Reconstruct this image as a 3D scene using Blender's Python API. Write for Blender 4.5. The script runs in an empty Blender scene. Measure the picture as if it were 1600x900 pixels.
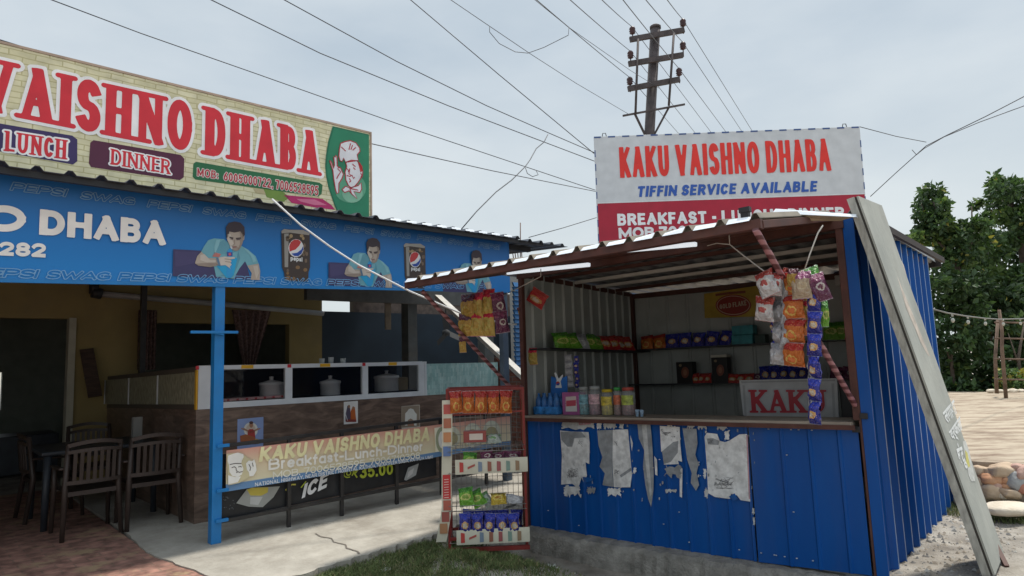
import bpy, math, random
import numpy as np
from mathutils import Vector, Matrix
from mathutils.geometry import tessellate_polygon

random.seed(7)
RNG = np.random.default_rng(7)
SC = bpy.context.scene
COL = SC.collection
rad = math.radians

# ---------------------------------------------------------------- camera
FPX = 1030.0                       # focal length measured on the photograph (pixels of a 1600 px wide frame)
CAMZ = 1.55
def _cam_axes(pitch, roll):
    up = Vector((0, math.cos(pitch), -math.sin(pitch)))
    c, s = math.cos(roll), math.sin(roll)
    up = Vector((c*up.x - s*up.y, s*up.x + c*up.y, up.z))
    f = Vector((0, 0, -1)); f = (f - up*f.dot(up)).normalized()
    return Matrix((f.cross(up), f, up))       # rows: world axes in camera space
CAM_M = _cam_axes(rad(5.74), rad(1.62))
CAM_P = Vector((0, 0, CAMZ))
cam = bpy.data.cameras.new('camera'); cam_o = bpy.data.objects.new('camera', cam); COL.objects.link(cam_o)
cam.sensor_width = 36; cam.lens = 36*FPX/1600; cam.clip_end = 2000; cam.clip_start = 0.05
cam_o.matrix_world = Matrix.Translation(CAM_P) @ CAM_M.to_4x4()
SC.camera = cam_o

# ---------------------------------------------------------------- sky, sun, exposure
SUN_AZ, SUN_EL = rad(52), rad(71)          # azimuth measured from +Y towards +X
w = bpy.data.worlds.new("World"); SC.world = w; w.use_nodes = True
nt = w.node_tree; nt.nodes.clear()
out = nt.nodes.new('ShaderNodeOutputWorld')
sky = nt.nodes.new('ShaderNodeTexSky'); sky.sky_type = 'NISHITA'; sky.sun_disc = False
sky.sun_elevation = SUN_EL; sky.sun_rotation = SUN_AZ; sky.dust_density = 3
bg1 = nt.nodes.new('ShaderNodeBackground'); bg1.inputs[1].default_value = 0.10
nt.links.new(sky.outputs[0], bg1.inputs[0])
tc = nt.nodes.new('ShaderNodeTexCoord')
mp = nt.nodes.new('ShaderNodeMapping'); mp.inputs['Scale'].default_value = (1, 1, 2.6)
nt.links.new(tc.outputs['Generated'], mp.inputs[0])
no = nt.nodes.new('ShaderNodeTexNoise'); no.inputs['Scale'].default_value = 1.9; no.inputs['Detail'].default_value = 6
no.inputs['Roughness'].default_value = .5
nt.links.new(mp.outputs[0], no.inputs['Vector'])
rp = nt.nodes.new('ShaderNodeValToRGB')
rp.color_ramp.elements[0].position = .33; rp.color_ramp.elements[0].color = (.40, .475, .545, 1)
rp.color_ramp.elements[1].position = .70; rp.color_ramp.elements[1].color = (.60, .65, .68, 1)
nt.links.new(no.outputs[0], rp.inputs[0])
sep = nt.nodes.new('ShaderNodeSeparateXYZ'); nt.links.new(tc.outputs['Generated'], sep.inputs[0])
mr = nt.nodes.new('ShaderNodeMapRange'); mr.inputs[1].default_value = .0; mr.inputs[2].default_value = .38
mr.inputs[3].default_value = .62; mr.inputs[4].default_value = 0
nt.links.new(sep.outputs[2], mr.inputs[0])
mxh = nt.nodes.new('ShaderNodeMixRGB'); mxh.inputs[2].default_value = (.66, .70, .68, 1)
nt.links.new(mr.outputs[0], mxh.inputs[0]); nt.links.new(rp.outputs[0], mxh.inputs[1])
bg2 = nt.nodes.new('ShaderNodeBackground'); bg2.inputs[1].default_value = 1.0
zr_up = nt.nodes.new('ShaderNodeMapRange'); zr_up.interpolation_type = 'SMOOTHSTEP'          # an overcast sky is brightest overhead
zr_up.inputs[1].default_value = .48; zr_up.inputs[2].default_value = .95; zr_up.inputs[3].default_value = 1.0; zr_up.inputs[4].default_value = 2.1
nt.links.new(sep.outputs[2], zr_up.inputs[0])
vup = nt.nodes.new('ShaderNodeVectorMath'); vup.operation = 'SCALE'; nt.links.new(mxh.outputs[0], vup.inputs[0]); nt.links.new(zr_up.outputs[0], vup.inputs['Scale'])
nt.links.new(vup.outputs[0], bg2.inputs[0])
mx = nt.nodes.new('ShaderNodeMixShader'); mx.inputs[0].default_value = .93
nt.links.new(bg1.outputs[0], mx.inputs[1]); nt.links.new(bg2.outputs[0], mx.inputs[2]); nt.links.new(mx.outputs[0], out.inputs[0])
sun = bpy.data.lights.new('sun', 'SUN'); sun.energy = 3.0; sun.angle = rad(3.0); sun.color = (1, .95, .86)
sun_o = bpy.data.objects.new('sun', sun); COL.objects.link(sun_o)
_sd = Vector((math.sin(SUN_AZ)*math.cos(SUN_EL), math.cos(SUN_AZ)*math.cos(SUN_EL), math.sin(SUN_EL)))
sun_o.rotation_euler = _sd.to_track_quat('Z', 'Y').to_euler(); sun_o.location = (20, 10, 40)
vs = SC.view_settings; vs.view_transform = 'Standard'; vs.look = 'None'; vs.exposure = .33; vs.gamma = 1; vs.use_curve_mapping = False
SC.cycles.max_bounces = 6

# ---------------------------------------------------------------- measuring frames
def ray(x, y): return CAM_M @ Vector(((x-800)/FPX, -(y-450)/FPX, -1))
class Frame:
    """a local metric frame: x along, y into depth, z up; on() reads a photograph point off one of its planes"""
    def __init__(s, o, rows): s.o = Vector(o); s.A = Matrix(rows); s.At = s.A.transposed()
    def w(s, l): return s.o + s.At @ Vector(l)
    def l(s, p): return s.A @ (Vector(p)-s.o)
    def on(s, x, y, ax, v):
        n = Vector(s.A[ax]); d = ray(x, y); p = s.o + n*v
        t = (p-CAM_P).dot(n)/d.dot(n)
        return s.l(CAM_P + d*t)
    def m4(s, loc): return Matrix.Translation(s.w(loc)) @ s.At.to_4x4()
def tilted(o, a, b, c):
    x = Vector((math.cos(a), -math.sin(a), 0)); y = Vector((math.sin(a), math.cos(a), 0)); z = Vector((0, 0, 1))
    x2 = x*math.cos(b)+z*math.sin(b); z2 = -x*math.sin(b)+z*math.cos(b)
    return Frame(o, (x2, y*math.cos(c)+z2*math.sin(c), -y*math.sin(c)+z2*math.cos(c)))
WD = Frame((0, 0, 0), ((1, 0, 0), (0, 1, 0), (0, 0, 1)))
def gpt(x, y, z=0): return WD.on(x, y, 2, z)
_a = rad(45.8)
B = Frame((-2.632, 5.891, 0), ((math.sin(_a), math.cos(_a), 0), (-math.cos(_a), math.sin(_a), 0), (0, 0, 1)))   # dhaba: x along its front, y inwards
K = tilted((2.399, 4.605, 0), rad(41), rad(1.35), rad(-1.55))      # kiosk, standing slightly out of plumb
def depth_pt(x, y, d):
    r = ray(x, y); return CAM_P + r*(d/r.y)

# ---------------------------------------------------------------- materials
MATS = {}
def mat(name, col, rough=.6, metal=0.0, var=.12, scale=6.0, bump=0.0, bscale=40.0, col2=None, stretch=(1, 1, 1), dirt=0.0, spec=.4, detail=5, nrough=.5, ramp=(.32, .68)):
    if name in MATS: return MATS[name]
    m = bpy.data.materials.new(name); m.use_nodes = True; t = m.node_tree; p = t.nodes['Principled BSDF']
    p.inputs['Roughness'].default_value = rough; p.inputs['Metallic'].default_value = metal
    p.inputs['Specular IOR Level'].default_value = spec
    tcn = t.nodes.new('ShaderNodeTexCoord'); mpn = t.nodes.new('ShaderNodeMapping'); mpn.inputs['Scale'].default_value = stretch
    t.links.new(tcn.outputs['Object'], mpn.inputs[0])
    n = t.nodes.new('ShaderNodeTexNoise'); n.inputs['Scale'].default_value = scale; n.inputs['Detail'].default_value = detail; n.inputs['Roughness'].default_value = nrough
    t.links.new(mpn.outputs[0], n.inputs['Vector'])
    r = t.nodes.new('ShaderNodeValToRGB')
    c2 = col2 or tuple(min(1, c*(1+var)) for c in col)
    c1 = col if col2 else tuple(c*(1-var) for c in col)
    r.color_ramp.elements[0].position, r.color_ramp.elements[1].position = ramp
    r.color_ramp.elements[0].color = (*c1, 1); r.color_ramp.elements[1].color = (*c2, 1)
    t.links.new(n.outputs[0], r.inputs[0])
    last = r.outputs[0]
    if dirt:
        n2 = t.nodes.new('ShaderNodeTexNoise'); n2.inputs['Scale'].default_value = scale*.45; n2.inputs['Detail'].default_value = 8; n2.inputs['Roughness'].default_value = .7
        t.links.new(mpn.outputs[0], n2.inputs['Vector'])
        r2 = t.nodes.new('ShaderNodeValToRGB'); r2.color_ramp.elements[0].position = .5; r2.color_ramp.elements[1].position = .72
        r2.color_ramp.elements[0].color = (0, 0, 0, 1); r2.color_ramp.elements[1].color = (dirt, dirt, dirt, 1)
        t.links.new(n2.outputs[0], r2.inputs[0])
        mxn = t.nodes.new('ShaderNodeMixRGB'); mxn.inputs[2].default_value = (.16, .13, .1, 1)
        t.links.new(r2.outputs[0], mxn.inputs[0]); t.links.new(last, mxn.inputs[1]); last = mxn.outputs[0]
    t.links.new(last, p.inputs['Base Color'])
    rv = t.nodes.new('ShaderNodeMapRange'); rv.inputs[3].default_value = max(.02, rough-.12); rv.inputs[4].default_value = min(1, rough+.12)
    t.links.new(n.outputs[0], rv.inputs[0]); t.links.new(rv.outputs[0], p.inputs['Roughness'])
    if bump:
        nb = t.nodes.new('ShaderNodeTexNoise'); nb.inputs['Scale'].default_value = bscale; nb.inputs['Detail'].default_value = 6
        t.links.new(mpn.outputs[0], nb.inputs['Vector'])
        b = t.nodes.new('ShaderNodeBump'); b.inputs['Strength'].default_value = bump; b.inputs['Distance'].default_value = .02
        t.links.new(nb.outputs[0], b.inputs['Height']); t.links.new(b.outputs[0], p.inputs['Normal'])
    MATS[name] = m
    return m
_ink = {}
def ink(c, rough=.42):
    """printed colour on a sign or banner"""
    k = (tuple(round(v, 3) for v in c), rough)
    if k not in _ink: _ink[k] = mat('printed_ink_%d' % len(_ink), c, rough, var=.08 if rough < .7 else .2, scale=6 if rough < .7 else 20, dirt=.0 if rough < .7 else .25)
    return _ink[k]
def brick_mat(name, c1, c2, mortar, scale, bw=.5, rh=.25, ms=.02, off=.5, axes='xz', bump=.5, rough=.8, var=.3, stain=None):
    m = bpy.data.materials.new(name); m.use_nodes = True; t = m.node_tree; p = t.nodes['Principled BSDF']; p.inputs['Roughness'].default_value = rough
    tcn = t.nodes.new('ShaderNodeTexCoord'); s = t.nodes.new('ShaderNodeSeparateXYZ'); c = t.nodes.new('ShaderNodeCombineXYZ')
    t.links.new(tcn.outputs['Object'], s.inputs[0])
    for i, a in enumerate(axes): t.links.new(s.outputs['xyz'.index(a)], c.inputs[i])
    nd = t.nodes.new('ShaderNodeTexNoise'); nd.inputs['Scale'].default_value = 5
    t.links.new(c.outputs[0], nd.inputs['Vector'])
    va = t.nodes.new('ShaderNodeVectorMath'); va.operation = 'MULTIPLY_ADD'; va.inputs[1].default_value = (.03, .03, 0)
    t.links.new(nd.outputs['Color'], va.inputs[0]); t.links.new(c.outputs[0], va.inputs[2])
    b = t.nodes.new('ShaderNodeTexBrick'); b.offset = off
    b.inputs['Color1'].default_value = (*c1, 1); b.inputs['Color2'].default_value = (*c2, 1); b.inputs['Mortar'].default_value = (*mortar, 1)
    b.inputs['Scale'].default_value = scale; b.inputs['Mortar Size'].default_value = ms; b.inputs['Brick Width'].default_value = bw; b.inputs['Row Height'].default_value = rh
    t.links.new(va.outputs[0], b.inputs['Vector'])
    n = t.nodes.new('ShaderNodeTexNoise'); n.inputs['Scale'].default_value = 9; n.inputs['Detail'].default_value = 7
    t.links.new(tcn.outputs['Object'], n.inputs['Vector'])
    mr_ = t.nodes.new('ShaderNodeMapRange'); mr_.inputs[1].default_value = .3; mr_.inputs[2].default_value = .7; mr_.inputs[3].default_value = 1-var; mr_.inputs[4].default_value = 1+var
    t.links.new(n.outputs[0], mr_.inputs[0])
    hm = t.nodes.new('ShaderNodeVectorMath'); hm.operation = 'SCALE'
    t.links.new(b.outputs[0], hm.inputs[0]); t.links.new(mr_.outputs[0], hm.inputs['Scale'])
    last = hm.outputs[0]
    if stain:
        ns = t.nodes.new('ShaderNodeTexNoise'); ns.inputs['Scale'].default_value = 2.6; ns.inputs['Detail'].default_value = 9; ns.inputs['Roughness'].default_value = .68
        t.links.new(tcn.outputs['Object'], ns.inputs['Vector']); rs = t.nodes.new('ShaderNodeValToRGB'); rs.color_ramp.elements[0].position = .53; rs.color_ramp.elements[1].position = .62; t.links.new(ns.outputs[0], rs.inputs[0])
        ms_ = t.nodes.new('ShaderNodeMixRGB'); ms_.inputs[2].default_value = (*stain, 1); t.links.new(rs.outputs[0], ms_.inputs[0]); t.links.new(last, ms_.inputs[1]); last = ms_.outputs[0]
    t.links.new(last, p.inputs['Base Color'])
    bp = t.nodes.new('ShaderNodeBump'); bp.inputs['Strength'].default_value = bump; bp.inputs['Distance'].default_value = .01; bp.invert = True
    t.links.new(b.outputs['Fac'], bp.inputs['Height']); t.links.new(bp.outputs[0], p.inputs['Normal'])
    MATS[name] = m
    return m
def glass_mat(name, tint, rough=.05, alpha=.35):
    m = bpy.data.materials.new(name); m.use_nodes = True; p = m.node_tree.nodes['Principled BSDF']
    p.inputs['Base Color'].default_value = (*tint, 1); p.inputs['Roughness'].default_value = rough; p.inputs['Alpha'].default_value = alpha
    return m
def packet_mat(name, base, band, emblem, core, foil=.25):
    """glossy snack-bag print: a band on top, an oval emblem, scattered print"""
    m = bpy.data.materials.new(name); m.use_nodes = True; t = m.node_tree; p = t.nodes['Principled BSDF']
    p.inputs['Roughness'].default_value = foil; p.inputs['Specular IOR Level'].default_value = .55
    tcn = t.nodes.new('ShaderNodeTexCoord'); s = t.nodes.new('ShaderNodeSeparateXYZ'); t.links.new(tcn.outputs['Generated'], s.inputs[0])
    def M(op, a, b=None):
        n = t.nodes.new('ShaderNodeMath'); n.operation = op
        for i, v in enumerate((a, b)):
            if v is None: continue
            if isinstance(v, (int, float)): n.inputs[i].default_value = v
            else: t.links.new(v, n.inputs[i])
        return n.outputs[0]
    def mixc(f, a, b):
        n = t.nodes.new('ShaderNodeMixRGB'); t.links.new(f, n.inputs[0])
        for i, v in ((1, a), (2, b)):
            if isinstance(v, tuple): n.inputs[i].default_value = (*v, 1)
            else: t.links.new(v, n.inputs[i])
        return n.outputs[0]
    x, z = s.outputs[0], s.outputs[2]; rr_ = random.Random(name); ex, ez, ecx, ecz = rr_.uniform(.22, .42), rr_.uniform(.12, .25), rr_.uniform(.42, .58), rr_.uniform(.32, .5)
    no_ = t.nodes.new('ShaderNodeTexNoise'); no_.inputs['Scale'].default_value = 7; t.links.new(tcn.outputs['Generated'], no_.inputs['Vector'])
    zz = M('ADD', z, M('MULTIPLY', M('SUBTRACT', no_.outputs[0], .5), .18))
    c = mixc(M('GREATER_THAN', zz, .70), base, band)
    dx = M('DIVIDE', M('SUBTRACT', x, ecx), ex); dz = M('DIVIDE', M('SUBTRACT', z, ecz), ez)
    rr = M('ADD', M('MULTIPLY', dx, dx), M('MULTIPLY', dz, dz)); rr = M('ADD', rr, M('MULTIPLY', M('SUBTRACT', no_.outputs[0], .5), 1.6))
    c = mixc(M('LESS_THAN', rr, 1.0), c, emblem)
    c = mixc(M('LESS_THAN', rr, .42), c, core)
    v = t.nodes.new('ShaderNodeTexVoronoi'); v.inputs['Scale'].default_value = rr_.uniform(6, 13); t.links.new(tcn.outputs['Generated'], v.inputs['Vector'])
    c = mixc(M('LESS_THAN', v.outputs['Distance'], .2), c, mixc(no_.outputs[0], band, emblem))
    edge = M('GREATER_THAN', M('ABSOLUTE', M('SUBTRACT', z, .5)), .465)
    c = mixc(edge, c, tuple(.5*q+.2 for q in band))
    t.links.new(c, p.inputs['Base Color'])
    nb = t.nodes.new('ShaderNodeTexNoise'); nb.inputs['Scale'].default_value = 5; t.links.new(tcn.outputs['Generated'], nb.inputs['Vector'])
    b = t.nodes.new('ShaderNodeBump'); b.inputs['Strength'].default_value = .9; b.inputs['Distance'].default_value = .03; nb.inputs['Detail'].default_value = 4
    t.links.new(nb.outputs[0], b.inputs['Height']); t.links.new(b.outputs[0], p.inputs['Normal'])
    return m

# ---------------------------------------------------------------- mesh building
class Mb:
    def __init__(s): s.v = []; s.f = []; s.m = []; s.sm = []
    def add(s, vs, fs, m=0, smooth=False):
        k = len(s.v); s.v.extend(tuple(q) for q in vs)
        for f in fs: s.f.append(tuple(i+k for i in f)); s.m.append(m); s.sm.append(smooth)
        return s
    def box(s, x0, y0, z0, x1, y1, z1, m=0):
        return s.add([(x0,y0,z0),(x1,y0,z0),(x1,y1,z0),(x0,y1,z0),(x0,y0,z1),(x1,y0,z1),(x1,y1,z1),(x0,y1,z1)],
                     [(0,3,2,1),(4,5,6,7),(0,1,5,4),(1,2,6,5),(2,3,7,6),(3,0,4,7)], m)
    def hexa(s, a, b, m=0):
        """a: four bottom points, b: four top points, both in the same turn"""
        return s.add(list(a)+list(b), [(0,3,2,1),(4,5,6,7),(0,1,5,4),(1,2,6,5),(2,3,7,6),(3,0,4,7)], m)
    def beam(s, p, q, w_, h, m=0, up=(0, 0, 1)):
        p, q = Vector(p), Vector(q); d = (q-p).normalized(); u = Vector(up); r = d.cross(u)
        if r.length < 1e-4: r = d.cross(Vector((0, 1, 0)))
        r.normalize(); u = r.cross(d); r = r*w_/2; u = u*h/2
        return s.hexa([p-r-u, p+r-u, p+r+u, p-r+u], [q-r-u, q+r-u, q+r+u, q-r+u], m)
    def tube(s, pts, r, n=8, m=0, cap=True, smooth=True):
        pts = [Vector(p) for p in pts]; rs = r if isinstance(r, (list, tuple)) else [r]*len(pts)
        vs = []; prev = None
        for i, p in enumerate(pts):
            d = (pts[min(i+1, len(pts)-1)]-pts[max(i-1, 0)])
            if d.length < 1e-9: d = Vector((0, 0, 1))
            d.normalize()
            a = prev if prev is not None else (Vector((0, 0, 1)) if abs(d.z) < .9 else Vector((1, 0, 0)))
            a = (a - d*a.dot(d))
            if a.length < 1e-5: a = d.orthogonal()
            a.normalize(); b = d.cross(a); prev = a
            for k in range(n):
                t = 2*math.pi*k/n; vs.append(p + (a*math.cos(t)+b*math.sin(t))*rs[i])
        fs = [(i*n+k, i*n+(k+1) % n, (i+1)*n+(k+1) % n, (i+1)*n+k) for i in range(len(pts)-1) for k in range(n)]
        s.add(vs, fs, m, smooth)
        if cap:
            k = len(s.v)-len(vs)
            s.f.append(tuple(k+i for i in reversed(range(n)))); s.m.append(m); s.sm.append(False)
            s.f.append(tuple(len(s.v)-n+i for i in range(n))); s.m.append(m); s.sm.append(False)
        return s
    def lathe(s, c, prof, n=16, m=0, smooth=True):
        c = Vector(c); vs = []
        for r, z in prof:
            for k in range(n):
                t = 2*math.pi*k/n; vs.append(c+Vector((r*math.cos(t), r*math.sin(t), z)))
        fs = [(i*n+k, i*n+(k+1) % n, (i+1)*n+(k+1) % n, (i+1)*n+k) for i in range(len(prof)-1) for k in range(n)]
        fs.append(tuple(reversed(range(n)))); fs.append(tuple((len(prof)-1)*n+k for k in range(n)))
        return s.add(vs, fs, m, smooth)
    def surf(s, fn, nu, nv, m=0, smooth=True):
        vs = [fn(i/nu, j/nv) for j in range(nv+1) for i in range(nu+1)]
        fs = [(j*(nu+1)+i, j*(nu+1)+i+1, (j+1)*(nu+1)+i+1, (j+1)*(nu+1)+i) for j in range(nv) for i in range(nu)]
        return s.add(vs, fs, m, smooth)
    def prism(s, pts, vec, m=0):
        """flat outline (concave allowed) pushed along vec"""
        pts = [Vector(p) for p in pts]; vec = Vector(vec); n = len(pts)
        tri = tessellate_polygon([pts]); k = len(s.v)
        s.v.extend(tuple(p) for p in pts); s.v.extend(tuple(p+vec) for p in pts)
        for t in tri:
            s.f.append(tuple(k+i for i in t)); s.m.append(m); s.sm.append(False)
            s.f.append(tuple(k+n+i for i in reversed(t))); s.m.append(m); s.sm.append(False)
        for i in range(n):
            j = (i+1) % n; s.f.append((k+i, k+j, k+n+j, k+n+i)); s.m.append(m); s.sm.append(False)
        return s
    def flat(s, pts, m=0):
        pts = [Vector(p) for p in pts]
        return s.add(pts, [tuple(t) for t in tessellate_polygon([pts])], m)
ORIG = {}          # thing name -> local origin in its own frame
def mesh_of(mb, name, mats, off=(0, 0, 0)):
    me = bpy.data.meshes.new(name)
    ox, oy, oz = off
    me.from_pydata([(v[0]-ox, v[1]-oy, v[2]-oz) for v in mb.v], [], mb.f)
    mats = mats if isinstance(mats, (list, tuple)) else [mats]
    for q in mats: me.materials.append(q)
    me.polygons.foreach_set('material_index', mb.m); me.polygons.foreach_set('use_smooth', mb.sm)
    me.update()
    return me
def set_tags(o, label, cat, group=None):
    if label: o['label'] = label
    if cat: o['category'] = cat
    if group: o['group'] = group
def thing(name, label, cat, fr=WD, loc=(0, 0, 0), group=None):
    e = bpy.data.objects.new(name, None); COL.objects.link(e); e.empty_display_size = .1
    e.matrix_world = fr.m4(loc); set_tags(e, label, cat, group); ORIG[e.name] = tuple(loc)
    return e
def root_of(o):
    while o.parent: o = o.parent
    return o
def part(mb, name, mats, parent, bevel=0, label=None):
    """a mesh of its own under its thing; verts are given in the thing's frame"""
    o = bpy.data.objects.new(name, mesh_of(mb, name, mats, ORIG[root_of(parent).name])); COL.objects.link(o); o.parent = parent
    if label: o['label'] = label
    if bevel:
        b = o.modifiers.new('bevel', 'BEVEL'); b.width = bevel; b.segments = 2; b.limit_method = 'ANGLE'
    return o
def solo(mb, name, mats, label, cat, fr=WD, loc=(0, 0, 0), group=None, kind=None, bevel=0):
    o = bpy.data.objects.new(name, mesh_of(mb, name, mats, loc)); COL.objects.link(o)
    o.matrix_world = fr.m4(loc); set_tags(o, label, cat, group); ORIG[o.name] = tuple(loc)
    if kind: o['kind'] = kind
    if bevel:
        b = o.modifiers.new('bevel', 'BEVEL'); b.width = bevel; b.segments = 2; b.limit_method = 'ANGLE'
    return o
ORD = 'first second third fourth fifth sixth seventh eighth ninth tenth eleventh twelfth'.split()

# ---------------------------------------------------------------- lettering: stroke letters, grown to a weight and cut out as flat shapes
def arc(cx, cy, rx, ry, a0, a1, n=12): return [(cx+rx*math.cos(rad(a0+(a1-a0)*i/n)), cy+ry*math.sin(rad(a0+(a1-a0)*i/n))) for i in range(n+1)]
G = {
 'A': (1, [[(0,0),(.5,1)],[(.5,1),(1,0)],[(.18,.3),(.82,.3)]], [(0,0),(1,0)], [.7,1,.6]),
 'B': (.88, [[(0,0),(0,1)],[(0,1)]+arc(.55,.77,.38,.23,90,-90)+[(0,.54)],[(0,.54)]+arc(.6,.27,.4,.27,90,-90)+[(0,0)]], [(0,0),(0,1)], [1,.75,.8]),
 'C': (.9, [arc(.5,.5,.5,.5,48,312,20)], [], [1]),
 'D': (.95, [[(0,0),(0,1)],[(0,1)]+arc(.42,.5,.58,.5,90,-90,16)+[(0,0)]], [(0,0),(0,1)], [1,.85]),
 'E': (.78, [[(0,0),(0,1)],[(0,1),(1,1)],[(0,.52),(.85,.52)],[(0,0),(1,0)]], [(0,0),(0,1)], [1,.7,.7,.7]),
 'F': (.74, [[(0,0),(0,1)],[(0,1),(1,1)],[(0,.5),(.85,.5)]], [(0,0),(0,1)], [1,.7,.7]),
 'G': (.95, [arc(.5,.5,.5,.5,48,300,20)+[(1,.1),(1,.45),(.6,.45)]], [], [1]),
 'H': (.95, [[(0,0),(0,1)],[(1,0),(1,1)],[(0,.52),(1,.52)]], [(0,0),(0,1),(1,0),(1,1)], [1,1,.65]),
 'I': (0, [[(.5,0),(.5,1)]], [(.5,0),(.5,1)], [1]),
 'J': (.7, [[(1,1),(1,.3)]+arc(.5,.3,.5,.3,0,-180)], [], [1]),
 'K': (.92, [[(0,0),(0,1)],[(1,1),(.08,.42)],[(.3,.6),(1,0)]], [(0,0),(0,1),(1,0),(1,1)], [1,.75,1]),
 'L': (.86, [[(0,1),(0,0)],[(0,0),(1,0)]], [(0,0),(0,1)], [1,.75]),
 'M': (1.15, [[(0,0),(0,1)],[(0,1),(.5,.15)],[(.5,.15),(1,1)],[(1,1),(1,0)]], [(0,0),(1,0)], [1,.8,.8,1]),
 'N': (.98, [[(0,0),(0,1)],[(0,1),(1,0)],[(1,0),(1,1)]], [(0,0),(0,1),(1,1)], [.8,1,.8]),
 'O': (1, [arc(.5,.5,.5,.5,0,360,28)], [], [1]),
 'P': (.85, [[(0,0),(0,1)],[(0,1)]+arc(.58,.74,.42,.26,90,-90)+[(0,.48)]], [(0,0),(0,1)], [1,.8]),
 'Q': (1, [arc(.5,.5,.5,.5,0,360,28),[(.6,.3),(1,0)]], [], [1,1]),
 'R': (.9, [[(0,0),(0,1)],[(0,1)]+arc(.58,.75,.4,.25,90,-90)+[(0,.5)],[(.5,.5),(1,0)]], [(0,0),(0,1),(1,0)], [1,.8,1]),
 'S': (.84, [arc(.5,.745,.47,.255,28,270)+arc(.5,.245,.5,.245,90,-152)[1:]], [], [1]),
 'T': (.85, [[(.5,0),(.5,1)],[(0,1),(1,1)]], [(.5,0)], [1,.8]),
 'U': (.92, [[(0,1),(0,.4)]+arc(.5,.4,.5,.4,180,360)+[(1,1)]], [(0,1),(1,1)], [.9]),
 'V': (1, [[(0,1),(.5,0)],[(.5,0),(1,1)]], [(0,1),(1,1)], [1,.75]),
 'W': (1.4, [[(0,1),(.26,0)],[(.26,0),(.5,.85)],[(.5,.85),(.74,0)],[(.74,0),(1,1)]], [], [1,.8,1,.8]),
 'Y': (.95, [[(0,1),(.5,.45)],[(1,1),(.5,.45)],[(.5,.45),(.5,0)]], [], [1,1,1]),
 '0': (.78, [arc(.5,.5,.5,.5,0,360,26)], [], [1]),
 '1': (.45, [[(.7,0),(.7,1),(.1,.75)]], [], [1]),
 '2': (.78, [arc(.5,.72,.5,.28,160,-35,14)+[(0,0),(1,0)]], [], [1]),
 '3': (.78, [arc(.46,.76,.46,.24,150,-90)+arc(.48,.27,.52,.27,90,-150)[1:]], [], [1]),
 '4': (.82, [[(.75,0),(.75,1),(0,.28),(1,.28)]], [], [1]),
 '5': (.78, [[(.95,1),(.1,1),(.06,.52)]+arc(.48,.31,.52,.31,110,-150)], [], [1]),
 '6': (.78, [[(.8,1),(.3,.72),(.02,.36)]+arc(.5,.3,.5,.3,180,-180,20)], [], [1]),
 '7': (.74, [[(0,1),(1,1),(.35,0)]], [], [1]),
 '8': (.78, [arc(.5,.76,.44,.24,0,360,20),arc(.5,.26,.5,.26,0,360,20)], [], [1,1]),
 '9': (.78, [[(.2,0),(.7,.28),(.98,.64)]+arc(.5,.7,.5,.3,0,360,20)], [], [1]),
 'a': (.62, [arc(.5,.34,.5,.34,0,360,18),[(1,.68),(1,0)]], [], [1,1]),
 'c': (.56, [arc(.5,.34,.5,.34,48,312)], [], [1]),
 'e': (.62, [[(.02,.34),(1,.34)]+arc(.5,.34,.5,.34,0,310,18)], [], [1]),
 'f': (.42, [[(.4,0),(.4,.75)]+arc(.75,.78,.35,.22,180,80,6),[(0,.64),(.9,.64)]], [], [1,1]),
 'h': (.58, [[(0,0),(0,1)],[(0,.4)]+arc(.5,.4,.5,.28,180,0)+[(1,0)]], [], [1,1]),
 'i': (0, [[(.5,0),(.5,.66)],[(.5,.92),(.5,.96)]], [], [1,1]),
 'k': (.6, [[(0,0),(0,1)],[(.95,.66),(.05,.25)],[(.3,.38),(1,0)]], [], [1,1,1]),
 'n': (.58, [[(0,0),(0,.68)],[(0,.4)]+arc(.5,.4,.5,.28,180,0)+[(1,0)]], [], [1,1]),
 'p': (.62, [[(0,-.3),(0,.68)],arc(.5,.34,.5,.34,0,360,18)], [], [1,1]),
 'r': (.4, [[(0,0),(0,.68)],[(0,.36)]+arc(.55,.36,.55,.32,180,80,6)], [], [1,1]),
 's': (.5, [arc(.5,.51,.46,.17,28,270)+arc(.5,.17,.5,.17,90,-152)[1:]], [], [1]),
 't': (.42, [[(.4,.95),(.4,.15),(.6,0),(.95,0)],[(0,.66),(.9,.66)]], [], [1,1]),
 'u': (.58, [[(0,.68),(0,.28)]+arc(.5,.28,.5,.28,180,360)+[(1,.68)],[(1,.3),(1,0)]], [], [1,1]),
 '.': (0, [[(.5,0),(.5,.03)]], [], [1]), ',': (.1, [[(1,.06),(0,-.12)]], [], [.8]), ':': (0, [[(.5,.1),(.5,.12)],[(.5,.6),(.5,.62)]], [], [1,1]),
 '-': (.4, [[(0,.42),(1,.42)]], [], [1]), '(': (.22, [arc(1,.5,1,.6,120,240)], [], [.8]), ')': (.22, [arc(0,.5,1,.6,60,-60)], [], [.8]),
 '&': (.9, [[(1,0),(.25,.7)]+arc(.45,.8,.22,.2,200,-30)+[(.1,.4)]+arc(.4,.24,.38,.24,160,330)+[(1,.45)]], [], [.9]),
 '@': (1.1, [arc(.5,.45,.5,.5,-40,280,20),arc(.5,.45,.22,.24,0,360,14)], [], [.6,.6]),
 '₹': (.7, [[(0,1),(1,1)],[(0,.74),(1,.74)],[(.2,1),(.45,1)]+arc(.4,.76,.4,.24,90,-90,8)+[(0,.5),(.7,0)]], [], [.8,.8,.8]),
}
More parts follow.
